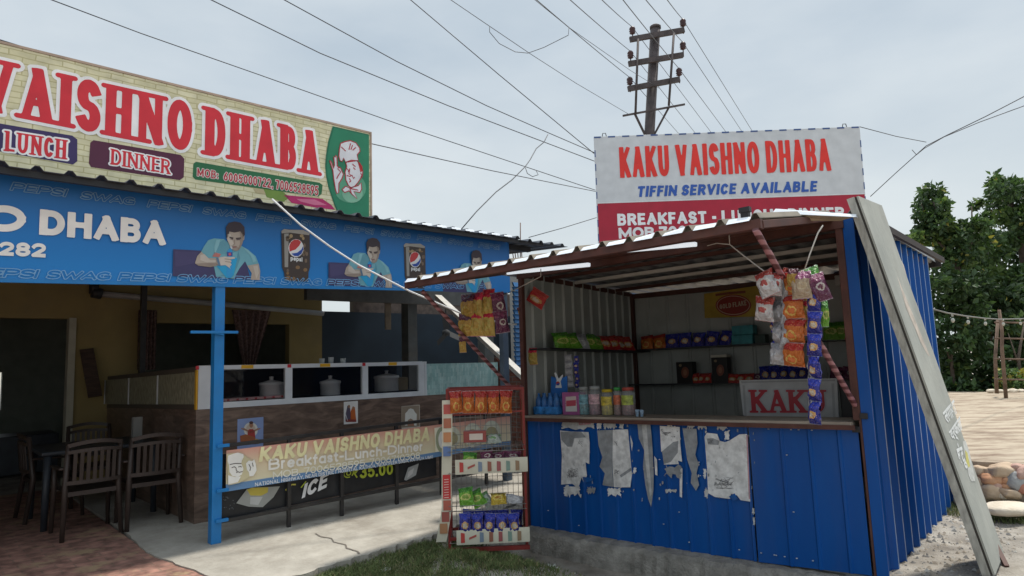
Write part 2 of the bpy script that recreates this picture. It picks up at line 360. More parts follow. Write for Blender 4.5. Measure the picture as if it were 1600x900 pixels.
def word_sdf(s, h, t, wsc, gap, slab):
    """segments (x0,y0,x1,y1,r,cap0,cap1) of a word at cap height h, stroke t"""
    segs = []; x = 0; boxes = []
    for ch in s:
        if ch == ' ': x += h*.42*wsc; continue
        gw, strokes, ser, wt = G[ch]
        W_ = gw*h*wsc
        W_ = max(W_-t, 0) if gw else 0
        mx_ = (lambda q: x+t/2+q*W_) if gw else (lambda q: x+t/2)
        pad = t*.2 if slab and ser else 0
        if pad: x += pad*(.8 if any(a[0] < .6 for a in ser) else 0)
        my_ = lambda q: t*.5+q*(h-t)
        x_here = x
        P = lambda q: ((x_here+t/2+q[0]*W_) if gw else x_here+t/2, my_(q[1]))
        for st, k in zip(strokes, wt):
            if slab and ch in 'HEBDNUAVKRLI': kk = k
            else: kk = .5+.5*k
            pts = [P(q) for q in st]
            for i in range(len(pts)-1):
                segs.append((*pts[i], *pts[i+1], t*kk/2, i == 0, i == len(pts)-2))
        if slab:
            for q in ser:
                cx, cy = P(q); hh = t*.24; yy = hh if q[1] == 0 else h-hh
                ext = t*.74
                if ch in 'DBELPR' and q[0] == 0: segs.append((cx-ext*.95, yy, cx+t*.3, yy, hh, False, False))
                else: segs.append((cx-ext, yy, cx+ext, yy, hh, False, False))
        x = x_here + (W_+t if gw else t) + gap*h + (pad*.8 if pad and any(a[0] > .4 for a in ser) else 0)
    return segs, x-gap*h
def seg_field(segs, X, Y, lo, hi, clip=True):
    F_ = np.full(X.shape, 1e9)
    for x0, y0, x1, y1, r, c0, c1 in segs:
        dx, dy = x1-x0, y1-y0; L = math.hypot(dx, dy)
        if L < 1e-9: dx, dy, L = 1e-6, 0, 1e-6
        ux, uy = dx/L, dy/L
        if c0: x0 -= ux*r; y0 -= uy*r; L += r
        if c1: L += r
        px_, py_ = X-x0, Y-y0
        a = px_*ux+py_*uy; b = -px_*uy+py_*ux
        if c0 or c1:
            qa = np.maximum(-a if c0 else -a-r, a-L if c1 else a-L-r)      # square caps at free ends
            qb = np.abs(b)-r
            d = np.hypot(np.maximum(qa, 0), np.maximum(qb, 0))+np.minimum(np.maximum(qa, qb), 0)
            if not (c0 and c1):
                t_ = np.clip(a, 0, L); dc = np.hypot(a-t_, b)-r
                far = (a < 0) if not c0 else (a > L)
                d = np.where(far, dc, d)
        else:
            t_ = np.clip(a, 0, L); d = np.hypot(a-t_, b)-r
        F_ = np.minimum(F_, d)
    if clip: F_ = np.maximum(F_, np.maximum(lo-Y, Y-hi))
    return F_
def cells_from(F_, xs, ys):
    """marching squares: flat polygons where F_ < 0; whole cells merged into runs"""
    ny, nx = F_.shape; polys = []; ins = F_ < 0
    full = ins[:-1, :-1] & ins[1:, :-1] & ins[:-1, 1:] & ins[1:, 1:]
    anyi = ins[:-1, :-1] | ins[1:, :-1] | ins[:-1, 1:] | ins[1:, 1:]
    for j in range(ny-1):
        i = 0
        while i < nx-1:
            if full[j, i]:
                k = i
                while k < nx-1 and full[j, k]: k += 1
                polys.append([(xs[i], ys[j]), (xs[k], ys[j]), (xs[k], ys[j+1]), (xs[i], ys[j+1])]); i = k; continue
            if anyi[j, i]:
                c = [(xs[i], ys[j], F_[j, i]), (xs[i+1], ys[j], F_[j, i+1]), (xs[i+1], ys[j+1], F_[j+1, i+1]), (xs[i], ys[j+1], F_[j+1, i])]
                p = []
                for q in range(4):
                    a, b = c[q], c[(q+1) % 4]
                    if a[2] < 0: p.append((a[0], a[1]))
                    if (a[2] < 0) != (b[2] < 0):
                        t_ = a[2]/(a[2]-b[2]); p.append((a[0]+(b[0]-a[0])*t_, a[1]+(b[1]-a[1])*t_))
                if len(p) > 2: polys.append(p)
            i += 1
    return polys

class Art:
    """flat printed matter on one plane of a frame (plane: axis ax at v; sgn: the side it faces)"""
    def __init__(s, fr, ax=1, v=0, sgn=-1, step=.0016):
        s.fr, s.ax, s.v, s.sgn, s.step = fr, ax, v, sgn, step; s.mb = Mb(); s.cols = []
        s.tm = Mb(); s.tcols = []; s.crop = (0, 0, 1.0); s.dx = 0
        s.o2 = [i for i in range(3) if i != ax]
    def lay(s, n): return s.v + s.sgn*s.step*n
    def uv(s, x, y):
        p = s.fr.on(s.crop[0]+x/s.crop[2], s.crop[1]+y/s.crop[2], s.ax, s.v); return p[s.o2[0]]+s.dx, p[s.o2[1]]
    def p3(s, u, v_, n):
        q = [0, 0, 0]; q[s.o2[0]] = u; q[s.o2[1]] = v_; q[s.ax] = s.lay(n); return tuple(q)
    def _c(s, lst, c):
        if c not in lst: lst.append(c)
        return lst.index(c)
    def poly(s, pts, c, n=1, raw=False):
        uv = pts if raw else [s.uv(*p) for p in pts]
        s.mb.flat([s.p3(u, v_, n) for u, v_ in uv], s._c(s.cols, c)); return s
    def line(s, pts, wd, c, n=2, raw=False):
        """a stroke: wd in metres"""
        uv = [Vector(p) for p in (pts if raw else [s.uv(*p) for p in pts])]
        L, R_ = [], []
        for i, p in enumerate(uv):
            d = (uv[min(i+1, len(uv)-1)]-uv[max(i-1, 0)]).normalized(); nn = Vector((-d.y, d.x))*wd/2
            L.append(p+nn); R_.append(p-nn)
        k = s._c(s.cols, c)
        s.mb.add([s.p3(p.x, p.y, n) for p in L+R_], [(i, i+1, len(L)+i+1, len(L)+i) for i in range(len(L)-1)], k); return s
    def oval(s, c, rx, ry, col, n=1, k=22, a0=0, a1=360):
        full = a1-a0 >= 360
        return s.poly([(c[0]+rx*math.cos(rad(a0+(a1-a0)*i/k)), c[1]+ry*math.sin(rad(a0+(a1-a0)*i/k))) for i in range(k if full else k+1)], col, n)
    def word(s, txt, bl, br, tl, col, n=2, t=.2, wsc=None, gap=.1, slab=False, shear=0, outline=None, tr=None, hollow=None, raw=False, res=30, oc=None):
        """letters from baseline-left bl to baseline-right br with cap height from tl (and tr at the right end)"""
        if raw: (u0, v0), (u1, v1), h, h1 = bl, br, tl, (tr or tl)
        else:
            (u0, v0), (u1, v1) = s.uv(*bl), s.uv(*br); h = s.uv(*tl)[1]-v0
            h1 = (s.uv(*tr)[1]-v1) if tr else h
        L = u1-u0; sg = 1 if L > 0 else -1; L = abs(L)
        lo_, hi_ = .2, 4.0                                                   # solve the width so that the word fills its length
        for _ in range(24):
            mid = (lo_+hi_)/2
            if word_sdf(txt, 1, t, mid, gap, slab)[1]*h > L: hi_ = mid
            else: lo_ = mid
        segs, Wd = word_sdf(txt, 1, t, wsc or lo_, gap, slab)
        pad = .12+(outline or 0)
        xs = np.arange(-pad, Wd+pad+1e-6, 1.0/res); ys = np.arange(-.4-pad if any(c in ',p()' for c in txt) else -pad, 1+pad+1e-6, 1.0/res)
        X, Y = np.meshgrid(xs, ys)
        lo2 = -.32 if any(c in ',p()' for c in txt) else 0
        F_ = seg_field(segs, X, Y, lo2, 1)
        def put(fld, c, layer):
            k = s._c(s.tcols, c)
            for p in cells_from(fld, xs, ys):
                q = []
                for a, b in p:
                    f = a/Wd if Wd else 0; hh = h+(h1-h)*f
                    q.append(s.p3(u0+sg*(a+shear*b)*(L/Wd), v0+(v1-v0)*f+b*hh, layer))
                s.tm.add(q, [tuple(range(len(q)))], k)
        if hollow: put(np.abs(F_-hollow)-hollow, col, n)
        else:
            if outline: put(F_-outline, oc, n); put(F_, col, n+1)
            else: put(F_, col, n)
        return s
    def done(s, parent, name='printed_picture', rough=.42, tname='lettering'):
        r = []
        if s.mb.f: r.append(part(s.mb, name, [ink(c, rough) for c in s.cols], parent))
        if s.tm.f: r.append(part(s.tm, tname, [ink(c, rough) for c in s.tcols], parent))
        return r

# ================================================================ ground
def lin(*a): return np.concatenate(a)
gx = np.unique(np.round(lin(np.linspace(-400, -20, 10), np.linspace(-20, 20, 81), np.linspace(-4, 6, 101), np.linspace(20, 400, 10)), 3))
gy = np.unique(np.round(lin(np.linspace(-60, -4, 6), np.linspace(-4, 30, 69), np.linspace(2.5, 9, 66), np.linspace(30, 700, 10)), 3))
def ground_z(x, y):
    z = -.03
    k_ = K.l((x, y, 0)); f_ = max(0, min(1, (k_.x+3.35)/.5))*max(0, min(1, (.1-k_.x)/.9)); f_ = f_*f_*(3-2*f_)
    if f_ > 0 and k_.y < 2: z -= .25*f_*(math.exp(-((k_.y+.32)/.55)**2) if k_.y < -.32 else 1)
    if x < -.6 or y > 9: z -= .03
    if -4 < x < 6 and 2 < y < 9: z += .012*math.sin(7.1*x+2*math.sin(3*y))*math.sin(6.3*y+1.3*x)+.006*math.sin(17*x+5*y)
    return z
mb = Mb()
vs_ = [(x, y, ground_z(x, y)) for y in gy for x in gx]; nx_ = len(gx)
mb.add(vs_, [(j*nx_+i, j*nx_+i+1, (j+1)*nx_+i+1, (j+1)*nx_+i) for j in range(len(gy)-1) for i in range(nx_-1)], 0, True)
m_ground = mat('gravel_ground', (.21, .185, .155), .95, var=.0, col2=(.42, .385, .335), scale=4.5, bump=.9, bscale=55, dirt=.35, detail=12)
solo(mb, 'ground', m_ground, None, None, kind='structure')

m_conc = mat('concrete', (.30, .275, .235), .9, col2=(.47, .44, .385), scale=2.6, nrough=.65, bump=.45, bscale=30, dirt=.6, detail=12)
def rough_edge(a, b, n, amp):
    a, b = Vector(a), Vector(b); d = (b-a).normalized(); nn = Vector((-d.y, d.x))
    return [tuple(a+(b-a)*i/n+nn*random.uniform(-amp, amp)*(0 < i < n)) for i in range(n)]
pts = rough_edge((-.42, 1.1), (-.49, .17), 8, .01)+rough_edge((-.49, .17), (-.36, -.92), 12, .012)+rough_edge((-.36, -.92), (-.2, -1.9), 6, .012)
pts += rough_edge((-.2, -1.9), (.05, -1.36), 6, .02)+rough_edge((.05, -1.36), (1.45, -1.27), 26, .035)+rough_edge((1.45, -1.27), (2.2, -1.05), 10, .04)+rough_edge((2.2, -1.05), (4.4, -.7), 18, .03)
pts += [(4.6, 1.1), (4.6, 4.5), (-.42, 4.5)]
mb = Mb(); mb.prism([(x, y, .0) for x, y in pts], (0, 0, -.16)); solo(mb, 'concrete_apron', m_conc, None, None, B, kind='structure')
mb = Mb()
ck = [(.72, -.42), (.70, -.55), (.735, -.68), (.69, -.80), (.715, -.95), (.67, -1.05), (.68, -1.2), (.655, -1.27)]
for i in range(len(ck)-1):
    a, b = ck[i], ck[i+1]; w0 = .006+.004*random.random()
    mb.add([(a[0]-w0, a[1], .004), (a[0]+w0, a[1], .004), (b[0]+w0, b[1], .004), (b[0]-w0, b[1], .004)], [(0, 1, 2, 3)])
solo(mb, 'concrete_crack', mat('crack_dark', (.16, .14, .12), .95), None, None, B, kind='structure')
m_pav = brick_mat('red_paving_blocks', (.32, .165, .125), (.26, .135, .105), (.23, .14, .105), 4.2, bw=.9, rh=.45, ms=.03, axes='xy', bump=.7, var=.5, stain=(.36, .25, .15))
mb = Mb(); mb.prism([(-.40, 4.4, -.012), (-.47, .17, -.012), (-.34, -.92, -.012), (-.19, -1.92, -.012), (-.1, -5, -.012), (-9, -5, -.012), (-9, 4.4, -.012)], (0, 0, -.1))
solo(mb, 'red_paving', m_pav, None, None, B, kind='structure')

# ================================================================ dhaba building
m_yel = mat('yellow_plaster', (.27, .205, .085), .9, var=.12, scale=2, bump=.15, dirt=.35)
m_dark = mat('dark_steel', (.022, .022, .025), .5, var=.3)
m_blackp = mat('black_paint', (.03, .028, .028), .45, var=.25, dirt=.2)
m_roofu = mat('roof_sheet_grey', (.10, .11, .13), .55, var=.2, metal=.2)
m_navy = mat('navy_sheet', (.016, .028, .042), .6, var=.25, scale=2)
m_grey = mat('grey_paint', (.30, .31, .32), .6, var=.15, dirt=.2)
m_room = mat('room_plaster', (.22, .24, .2), .9, var=.1)
dh = thing('dhaba_building', 'open-fronted roadside eatery with yellow plaster back wall and dark corrugated roof', 'building', B, (0, 4.4, 0))
mb = Mb(); YW = 4.4; X0, X1 = -6.5, 3.35; dr = (-2.3, -.335, 2.19); wn = (.52, 2.76, 1.2, 2.15)
mb.box(X0, YW, -.15, dr[0], YW+.15, 3.0); mb.box(dr[0], YW, dr[2], dr[1], YW+.15, 3.0)
mb.box(dr[1], YW, -.15, wn[0], YW+.15, 3.0); mb.box(wn[0], YW, -.15, wn[1], YW+.15, wn[2]); mb.box(wn[0], YW, wn[3], wn[1], YW+.15, 3.0)
mb.box(wn[1], YW, -.15, X1, YW+.15, 3.0)
part(mb, 'wall', m_yel, dh)
mb = Mb(); s0 = B.on(0, 582, 1, 8.5); s1 = B.on(1.2, 641, 1, 8.5)
mb.box(-7, 8.5, -.15, s0.x-.25, 8.65, 2.9); mb.box(s1.x, 8.5, -.15, 3.35, 8.65, 2.9); mb.box(s0.x-.25, 8.5, s0.z, s1.x, 8.65, 2.9); mb.box(s0.x-.25, 8.5, -.15, s1.x, 8.65, s1.z)
mb.box(3.2, 4.55, -.15, 3.35, 8.5, 2.9); mb.box(-7, 4.55, 2.75, 3.2, 8.5, 2.9); mb.box(-7.15, 4.55, -.15, -7, 8.65, 2.9)
part(mb, 'inner_room', m_room, dh)
mb = Mb(); q0 = B.on(504, 500, 1, 4.5); q1 = B.on(757, 500, 1, 4.5)
zn = B.on(530, 487, 1, 4.5).z; mb.box(3.36, 4.5, -.15, 8.4, 4.58, zn); mb.box(8.4, 1.8, -.15, 8.48, 4.58, 2.6)  # side wall at the far end added to keep light out of the kitchen
part(mb, 'kitchen_wall_and_added_side', m_navy, dh)
mb = Mb(); b0 = B.on(553, 478, 1, 4.6); b1 = B.on(640, 478, 1, 4.6)
mb.box(b0.x, 4.6, 2.1, 8.4, 4.75, 2.9)  # brick band extended along and upwards to keep light out
part(mb, 'brick_course', mat('old_brick', (.12, .09, .075), .9, var=.3, scale=12), dh)
mb = Mb()
for px_ in ((638, 652), (757, 771)):
    c0 = B.on(px_[0], 520, 1, 3.2); c1 = B.on(px_[1], 520, 1, 3.2); mb.box(c0.x, 3.2, -.1, c1.x, 3.4, 2.75)
part(mb, 'column', [mat('cement_column', (.085, .09, .09), .9, var=.2, dirt=.4)], dh)
mb = Mb(); mb.box(-6.6, -.2, -.15, -6.5, 4.4, 3.0); part(mb, 'added_end_wall', m_yel, dh)  # unseen end wall, added to block light from the left
# corrugated roof sheets
def corrugated(mb, x0, x1, y0, y1, z0, z1, pitch, hgt, m=0, top=.35, flank=.18, th=0, rows=1):
    """trapezoid ribs along y; z0 at y0, z1 at y1 (functions of x allowed)"""
    prof = []; x = x0
    while x < x1-1e-6:
        for dx, h in ((0, 0), (pitch*(1-top-2*flank), 0), (pitch*(1-top-flank), hgt), (pitch*(1-flank), hgt)):
            if x+dx <= x1: prof.append((x+dx, h))
        x += pitch
    prof.append((x1, 0)); n = len(prof); vv = []
    for j in range(rows+1):
        f = j/rows; y = y0+(y1-y0)*f; z = z0+(z1-z0)*f
        vv += [(a, y, z+h) for a, h in prof]
    ff = [(j*n+i, j*n+i+1, (j+1)*n+i+1, (j+1)*n+i) for j in range(rows) for i in range(n-1)]
    mb.add(vv, ff, m)
    if th:
        mb.add([(a, b, c-th) for a, b, c in vv], [tuple(reversed(f)) for f in ff], m)
        mb.add([vv[i] for i in range(n)]+[(vv[i][0], vv[i][1], vv[i][2]-th) for i in range(n)], [(i, i+1, n+i+1, n+i) for i in range(n-1)], m)
YE = -.30
def roofz(px_, py_): return B.on(px_, py_, 1, YE).z
mb = Mb(); zr = 2.985
corrugated(mb, -6.5, 3.55, YE, 8.9, zr, zr+.42, .205, .032, top=.14, flank=.13, th=.004)
corrugated(mb, 3.56, 4.45, YE, 4.7, zr-.015, zr+.2, .205, .032, top=.14, flank=.13, th=.004)
part(mb, 'roof', m_roofu, dh)
mb = Mb(); x = 1.72
while x < 3.5: mb.add([(x-.10, YE-.012, zr+.002), (x+.035, YE-.012, zr+.002), (x+.035, YE-.002, zr+.028), (x-.09, YE-.002, zr+.022)], [(0, 1, 2, 3)]); x += .205
part(mb, 'sheet_edge', mat('bare_sheet_edge', (.80, .84, .9), .3, var=.05), dh)
mb = Mb()
mb.box(-6.5, -.26, zr-.05, 4.0, -.22, zr-.004); mb.box(-6.5, 2.0, zr-.0, 4.0, 2.08, zr+.085); mb.box(-6.5, .06, zr-.07, 4.1, .12, zr+.0)
part(mb, 'roof_beam', m_dark, dh)
mb = Mb(); h0 = B.on(480, 456, 1, 3.0); h1 = B.on(716, 474, 1, 3.0)
mb.box(h0.x, 3.0, 2.44, h1.x+.3, 3.1, 2.75)
part(mb, 'lintel', mat('cement_lintel', (.11, .11, .105), .9, var=.2), dh)
c0 = B.on(226, 455, 1, 3.9)
mb = Mb(); mb.box(c0.x-.035, 3.9, -.1, c0.x+.035, 3.97, zr+.1)
solo(mb, 'inner_post', m_blackp, 'thin black steel post inside the eatery before the left curtain', 'post', B, (c0.x, 3.93, -.1))
# curtains, pipe and small things along the wall
m_cur = mat('printed_curtain', (.15, .095, .085), .95, var=.5, scale=30)
def curtain(tx0, tx1, zt, bx0, bx1, zb, label):
    mb = Mb()
    def fn(u, v):
        x = (tx0+(tx1-tx0)*u)*(1-v)+(bx0+(bx1-bx0)*u)*v
        return (x, 4.33+.03*math.sin(u*34)*(1-.3*v), zt+(zb-zt)*v)
    mb.surf(fn, 60, 12)
    mb.add([(x, y-.004, z) for x, y, z in mb.v], [tuple(reversed(f)) for f in mb.f], 0, True)
    solo(mb, 'curtain', m_cur, label, 'curtain', B, ((tx0+tx1)/2, 4.33, zb), 'window curtains')
cv = lambda x, y: B.on(x, y, 1, 4.33)
a, b, c, d = cv(216, 484), cv(246, 484), cv(214, 578), cv(243, 578)
curtain(a.x, b.x, a.z, c.x, d.x, c.z, 'straight brown printed curtain hanging behind the black inner post')
a, b, c, d = cv(362, 484), cv(424, 484), cv(380, 575), cv(398, 575)
curtain(a.x, b.x, a.z, c.x, d.x, c.z, 'brown printed curtain gathered to a point at the bottom')
mb = Mb(); a, b = B.on(152, 459, 1, 4.2), B.on(505, 490, 1, 4.2)
mb.tube([(a.x, 4.2, a.z), ((a.x+b.x)/2, 4.2, (a.z+b.z)/2+.01), (b.x, 4.2, b.z)], .042, 12)
pip = thing('drain_pipe', 'grey plastic pipe running along the top of the yellow wall', 'pipe', B, (a.x, 4.2, a.z))
part(mb, 'pipe_run', mat('grey_pvc', (.3, .3, .3), .4), pip)
mb = Mb(); mb.tube([(a.x-.06, 4.2, a.z+.02), (a.x+.05, 4.2, a.z-.002)], .075, 12); mb.tube([(a.x-.04, 4.2, a.z), (a.x-.04, 4.2, a.z+.16)], .06, 12)
part(mb, 'elbow', m_dark, pip)
# doorway of the dark room and the leaning plank, switch box
mb = Mb(); mb.box(-.34, 4.36, 0, -.26, 4.52, 2.2)
part(mb, 'door_frame', mat('pale_door_frame', (.4, .38, .3), .7, var=.1), dh)
mb = Mb(); a = B.on(147, 590, 1, 4.2); b = B.on(139, 545, 1, 4.2)
mb.beam((a.x, 4.1, a.z-.25), (b.x, 4.34, b.z), .16, .02, up=(0, 1, 0))
solo(mb, 'wooden_plank', mat('dark_wood', (.06, .035, .025), .7, var=.4, stretch=(1, 1, 8)), 'short dark brown plank leaning on the yellow wall above the side counter', 'plank', B, (a.x, 4.2, a.z-.25))
mb = Mb(); a = B.on(141, 582, 1, 4.3); mb.box(a.x-.05, 4.33, a.z-.08, a.x+.04, 4.395, a.z+.07)
solo(mb, 'switch_box', mat('white_plastic', (.6, .6, .57), .4), 'small white switch box beside the leaning plank', 'switch box', B, (a.x, 4.395, a.z-.08), bevel=.008)
# fan deep in the kitchen
a = B.on(697, 520, 1, 3.6); fn_ = thing('wall_fan', 'old fan with pale blades deep in the dark kitchen', 'fan', B, (a.x, 3.6, a.z))
mb = Mb(); mb.lathe((a.x, 3.6, a.z-.06), [(.02, 0), (.07, .02), (.07, .1), (.02, .12)], 12); mb.tube([(a.x, 3.6, a.z+.05), (a.x, 3.6, 2.9)], .012, 6)
m_fan = mat('dusty_fan', (.06, .06, .06), .7); part(mb, 'motor', m_fan, fn_)
for k in range(3):
    t = rad(100+120*k); mb = Mb()
    mb.surf(lambda u, v: (a.x+math.cos(t)*(.06+.25*u)-math.sin(t)*(v-.5)*.11, 3.56+.05*(v-.5), a.z+math.sin(t)*(.06+.25*u)+math.cos(t)*(v-.5)*.11), 6, 3)
    part(mb, 'blade', m_fan, fn_)
mb = Mb(); a = B.on(605, 474, 1, 3.15); b = B.on(612, 515, 1, 3.15); mb.box(a.x-.05, 3.13, b.z, a.x+.06, 3.15, a.z+.1)
solo(mb, 'hanging_plank', mat('brown_board', (.22, .17, .12), .8, var=.3), 'narrow brown board hanging from the kitchen lintel', 'board', B, (a.x, 3.14, b.z))

# ---------------------------------------------------------------- blue post, grey post, railing
m_bpost = mat('sky_blue_paint', (.012, .19, .50), .4, var=.12, scale=4, dirt=.15)
po = thing('awning_post', 'sky blue square steel post with a short crossbar, holding up the eatery roof', 'post', B, (0, 0, 0))
mb = Mb(); mb.box(-.05, -.05, 0, .035, .035, zr); part(mb, 'shaft', m_bpost, po, .004)
a, b = B.on(297, 519, 1, -.06), B.on(371, 519, 1, -.06)
mb = Mb(); mb.box(a.x, -.085, a.z-.012, b.x, -.053, a.z+.012); mb.beam((a.x+.28, -.07, a.z-.02), (a.x+.16, -.07, a.z), .02, .02); part(mb, 'crossbar', m_bpost, po, .003)
for y_ in (697, 767, 814):
    a = B.on(342, y_, 1, -.06); mb = Mb(); mb.box(-.02, -.075, a.z-.014, .085, -.052, a.z+.014); part(mb, 'bracket', m_bpost, po, .003)
a = B.on(787, 455, 1, .02); mb = Mb(); mb.box(3.475, -.02, 0, 3.565, .06, zr)
solo(mb, 'end_post', mat('blue_grey_paint', (.10, .14, .19), .6, var=.2, dirt=.3), 'dull blue grey steel post at the eatery corner beside the kiosk', 'post', B, (3.52, .02, 0), bevel=.004)
rl = thing('railing', 'low black steel railing along the front of the food counter', 'railing', B, (1.8, .0, 0))
ZT0, ZT1, ZL = .815, .855, .17
for nm, z0, z1 in (('top_rail', ZT0, ZT1), ('bottom_rail', ZL, ZL)):
    mb = Mb(); mb.beam((.04, 0, z0), (3.47, 0, z1), .032, .032); part(mb, nm, m_blackp, rl, .003)
for px_, py_ in ((451, 825), (534, 808), (620, 783), (690, 768), (760, 745)):
    x_ = B.on(px_, py_, 1, 0.0).x; mb = Mb(); mb.box(x_-.017, -.016, -.01, x_+.017, .016, ZT0+(ZT1-ZT0)*x_/3.5-.017); part(mb, 'post', m_blackp, rl, .003)

# banner tied to the railing
def banner_mesh(x0, x1, zt0, zt1, zb0, zb1, y, amp, n=70):
    mb = Mb()
    fn = lambda u, v: (x0+(x1-x0)*u, y+amp*math.sin(u*19+v*2)*math.sin(v*2.6+.4)+amp*.5*math.sin(u*47+3*v), (zb0+(zb1-zb0)*u)*(1-v)+(zt0+(zt1-zt0)*u)*v)
    mb.surf(fn, n, 8); k = len(mb.v)
    mb.add([(p[0], p[1]+.002, p[2]) for p in mb.v], [tuple(reversed(f)) for f in mb.f], 0, True)
    return mb
def grad_mat(name, stops, axis='z', rough=.45, x_var=.1):
    """print with colour bands along the banner height (generated coordinate)"""
    m = bpy.data.materials.new(name); m.use_nodes = True; t = m.node_tree; p = t.nodes['Principled BSDF']; p.inputs['Roughness'].default_value = rough
    tcn = t.nodes.new('ShaderNodeTexCoord'); s = t.nodes.new('ShaderNodeSeparateXYZ'); t.links.new(tcn.outputs['Generated'], s.inputs[0])
    n = t.nodes.new('ShaderNodeTexNoise'); n.inputs['Scale'].default_value = 4; n.inputs['Detail'].default_value = 6; t.links.new(tcn.outputs['Object'], n.inputs['Vector'])
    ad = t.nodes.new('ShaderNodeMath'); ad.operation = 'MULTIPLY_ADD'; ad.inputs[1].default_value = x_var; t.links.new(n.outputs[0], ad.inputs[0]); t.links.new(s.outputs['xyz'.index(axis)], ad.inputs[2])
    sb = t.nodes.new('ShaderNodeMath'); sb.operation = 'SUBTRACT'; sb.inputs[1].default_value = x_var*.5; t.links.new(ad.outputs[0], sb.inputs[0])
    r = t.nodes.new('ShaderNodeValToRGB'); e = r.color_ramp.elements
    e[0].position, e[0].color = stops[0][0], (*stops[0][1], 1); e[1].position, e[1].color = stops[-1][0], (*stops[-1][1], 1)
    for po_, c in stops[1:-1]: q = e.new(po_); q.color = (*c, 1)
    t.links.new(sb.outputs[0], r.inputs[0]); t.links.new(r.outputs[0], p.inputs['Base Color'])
    return m
a, b, c, d = B.on(354, 704, 1, -.03), B.on(797, 650, 1, -.03), B.on(356, 768, 1, -.03), B.on(797, 695, 1, -.03)
kb = thing('vinyl_banner', 'faded orange vinyl banner with chef and dhaba lettering, tied along the railing', 'banner', B, (1.8, -.03, .45))
def seg_banner(x0, x1, zt0, zt1, zb0, zb1):
    return banner_mesh(x0, x1, zt0, zt1, zb0, zb1, -.03, .004)
part(seg_banner(a.x, b.x, a.z, b.z, c.z, d.z), 'sheet', grad_mat('faded_banner_print', [(.0, (.14, .28, .50)), (.165, (.14, .28, .50)), (.18, (.74, .68, .47)), (.62, (.76, .62, .43)), (1.0, (.70, .33, .26))], x_var=.02), kb)
A_ = Art(B, 1, -.042)
A_.word('KAKU VAISHNO DHABA', (404, 722), (670, 689), (404, 699), (.86, .80, .46), 3, t=.25, gap=.1, shear=.15, tr=(670, 667), res=26)
A_.word('Breakfast-Lunch-Dinner', (419, 735), (661, 704), (419, 717), (.86, .84, .78), 3, t=.2, gap=.1, tr=(661, 690), res=26)
A_.word('MOB. 7006528595, 7006710308', (426, 748), (656, 716), (426, 737), (.84, .82, .72), 3, t=.17, gap=.1, tr=(656, 706), res=22)
A_.word('NATIONAL HIGHWAY, NEAR DISTRICT HOSPITAL KATHUA, NEAR PEER BABA, KATHUA (J&K)', (398, 760), (676, 716), (398, 754), (.74, .76, .78), 3, t=.19, gap=.12, tr=(676, 711), res=16)
A_.crop = (330, 640, 4.1026)
A_.poly([(98, 285), (130, 280), (190, 276), (250, 320), (290, 360), (250, 430), (180, 470), (110, 485)], (.60, .54, .34), 1)
Wt = (.86, .85, .80)
A_.poly([(104, 330), (108, 295), (140, 283), (170, 275), (205, 285), (207, 305), (196, 325), (192, 345), (112, 352)], Wt, 2)          # hat
A_.poly([(112, 352), (192, 345), (206, 380), (196, 415), (170, 432), (135, 425), (116, 400)], Wt, 2)                                   # face
A_.poly([(108, 420), (150, 432), (190, 428), (170, 465), (108, 480)], Wt, 2)
A_.poly([(222, 345), (240, 326), (262, 330), (275, 318), (284, 345), (290, 390), (270, 425), (245, 428), (240, 400), (228, 385)], Wt, 2)  # hand
for l in ([(118, 352), (150, 345), (192, 345)], [(130, 372), (146, 366), (158, 372)], [(172, 368), (184, 364), (194, 368)], [(158, 374), (160, 392), (168, 394)], [(158, 404), (172, 398), (180, 402), (200, 396)], [(240, 350), (252, 372), (246, 392)], [(262, 340), (268, 365)]):
    A_.line(l, .007, (.12, .1, .09), 3)
Bg = (.82, .78, .62)
A_.poly([(1430, 118), (1500, 106), (1505, 262), (1437, 272)], Bg, 1); A_.crop = (0, 0, 1.0)
A_.oval((690, 687), 9.5, 20, (.33, .36, .24), 2); A_.oval((691, 687), 6.5, 14, (.75, .74, .68), 3)
for cx_, cy_, rx_, ry_ in ((706, 683, 13, 17), (738, 680, 14, 19), (768, 676, 14, 19)): A_.oval((cx_, cy_), rx_, ry_, (.66, .66, .52), 2); A_.oval((cx_, cy_+2), rx_*.7, ry_*.6, (.40, .36, .2), 3)
A_.done(kb)
# black second banner hanging lower behind it
a, b = B.on(345, 812, 1, .03), B.on(684, 690, 1, .03)
ib = thing('drink_banner', 'black soft-drink banner with ice price lettering, hanging behind the orange banner', 'banner', B, (1.6, .035, .2))
xe = B.on(682, 735, 1, .035).x
part(banner_mesh(.06, xe, .74, .76, .175, .215, .035, .004), 'sheet', mat('black_banner_print', (.02, .021, .024), .4, var=.35), ib)
A_ = Art(B, 1, .026)
A_.word('ICE', (471, 779), (510, 762), (471, 757), (.74, .75, .76), 2, t=.26, gap=.08, shear=.25, tr=(510, 737))
A_.word('@', (536, 748), (553, 745), (536, 732), (.42, .50, .05), 2, t=.16, tr=(553, 729)); A_.word('₹', (552, 748), (560, 746), (552, 731), (.42, .50, .05), 2, t=.16, tr=(560, 729))
A_.word('35.00', (562, 748), (614, 741), (562, 727), (.45, .53, .05), 2, t=.2, gap=.09, tr=(614, 724))
A_.line([(446, 766), (456, 757), (462, 757)], .014, (.6, .55, .1), 2); A_.line([(470, 762), (478, 752)], .012, (.42, .5, .05), 2)
A_.crop = (330, 640, 4.1026)
A_.poly([(160, 600), (228, 510), (300, 498), (440, 492), (400, 560), (330, 625), (240, 622)], (.34, .35, .33), 1)
A_.poly([(228, 512), (260, 500), (365, 498), (362, 530), (320, 552), (250, 550)], (.56, .46, .08), 2)
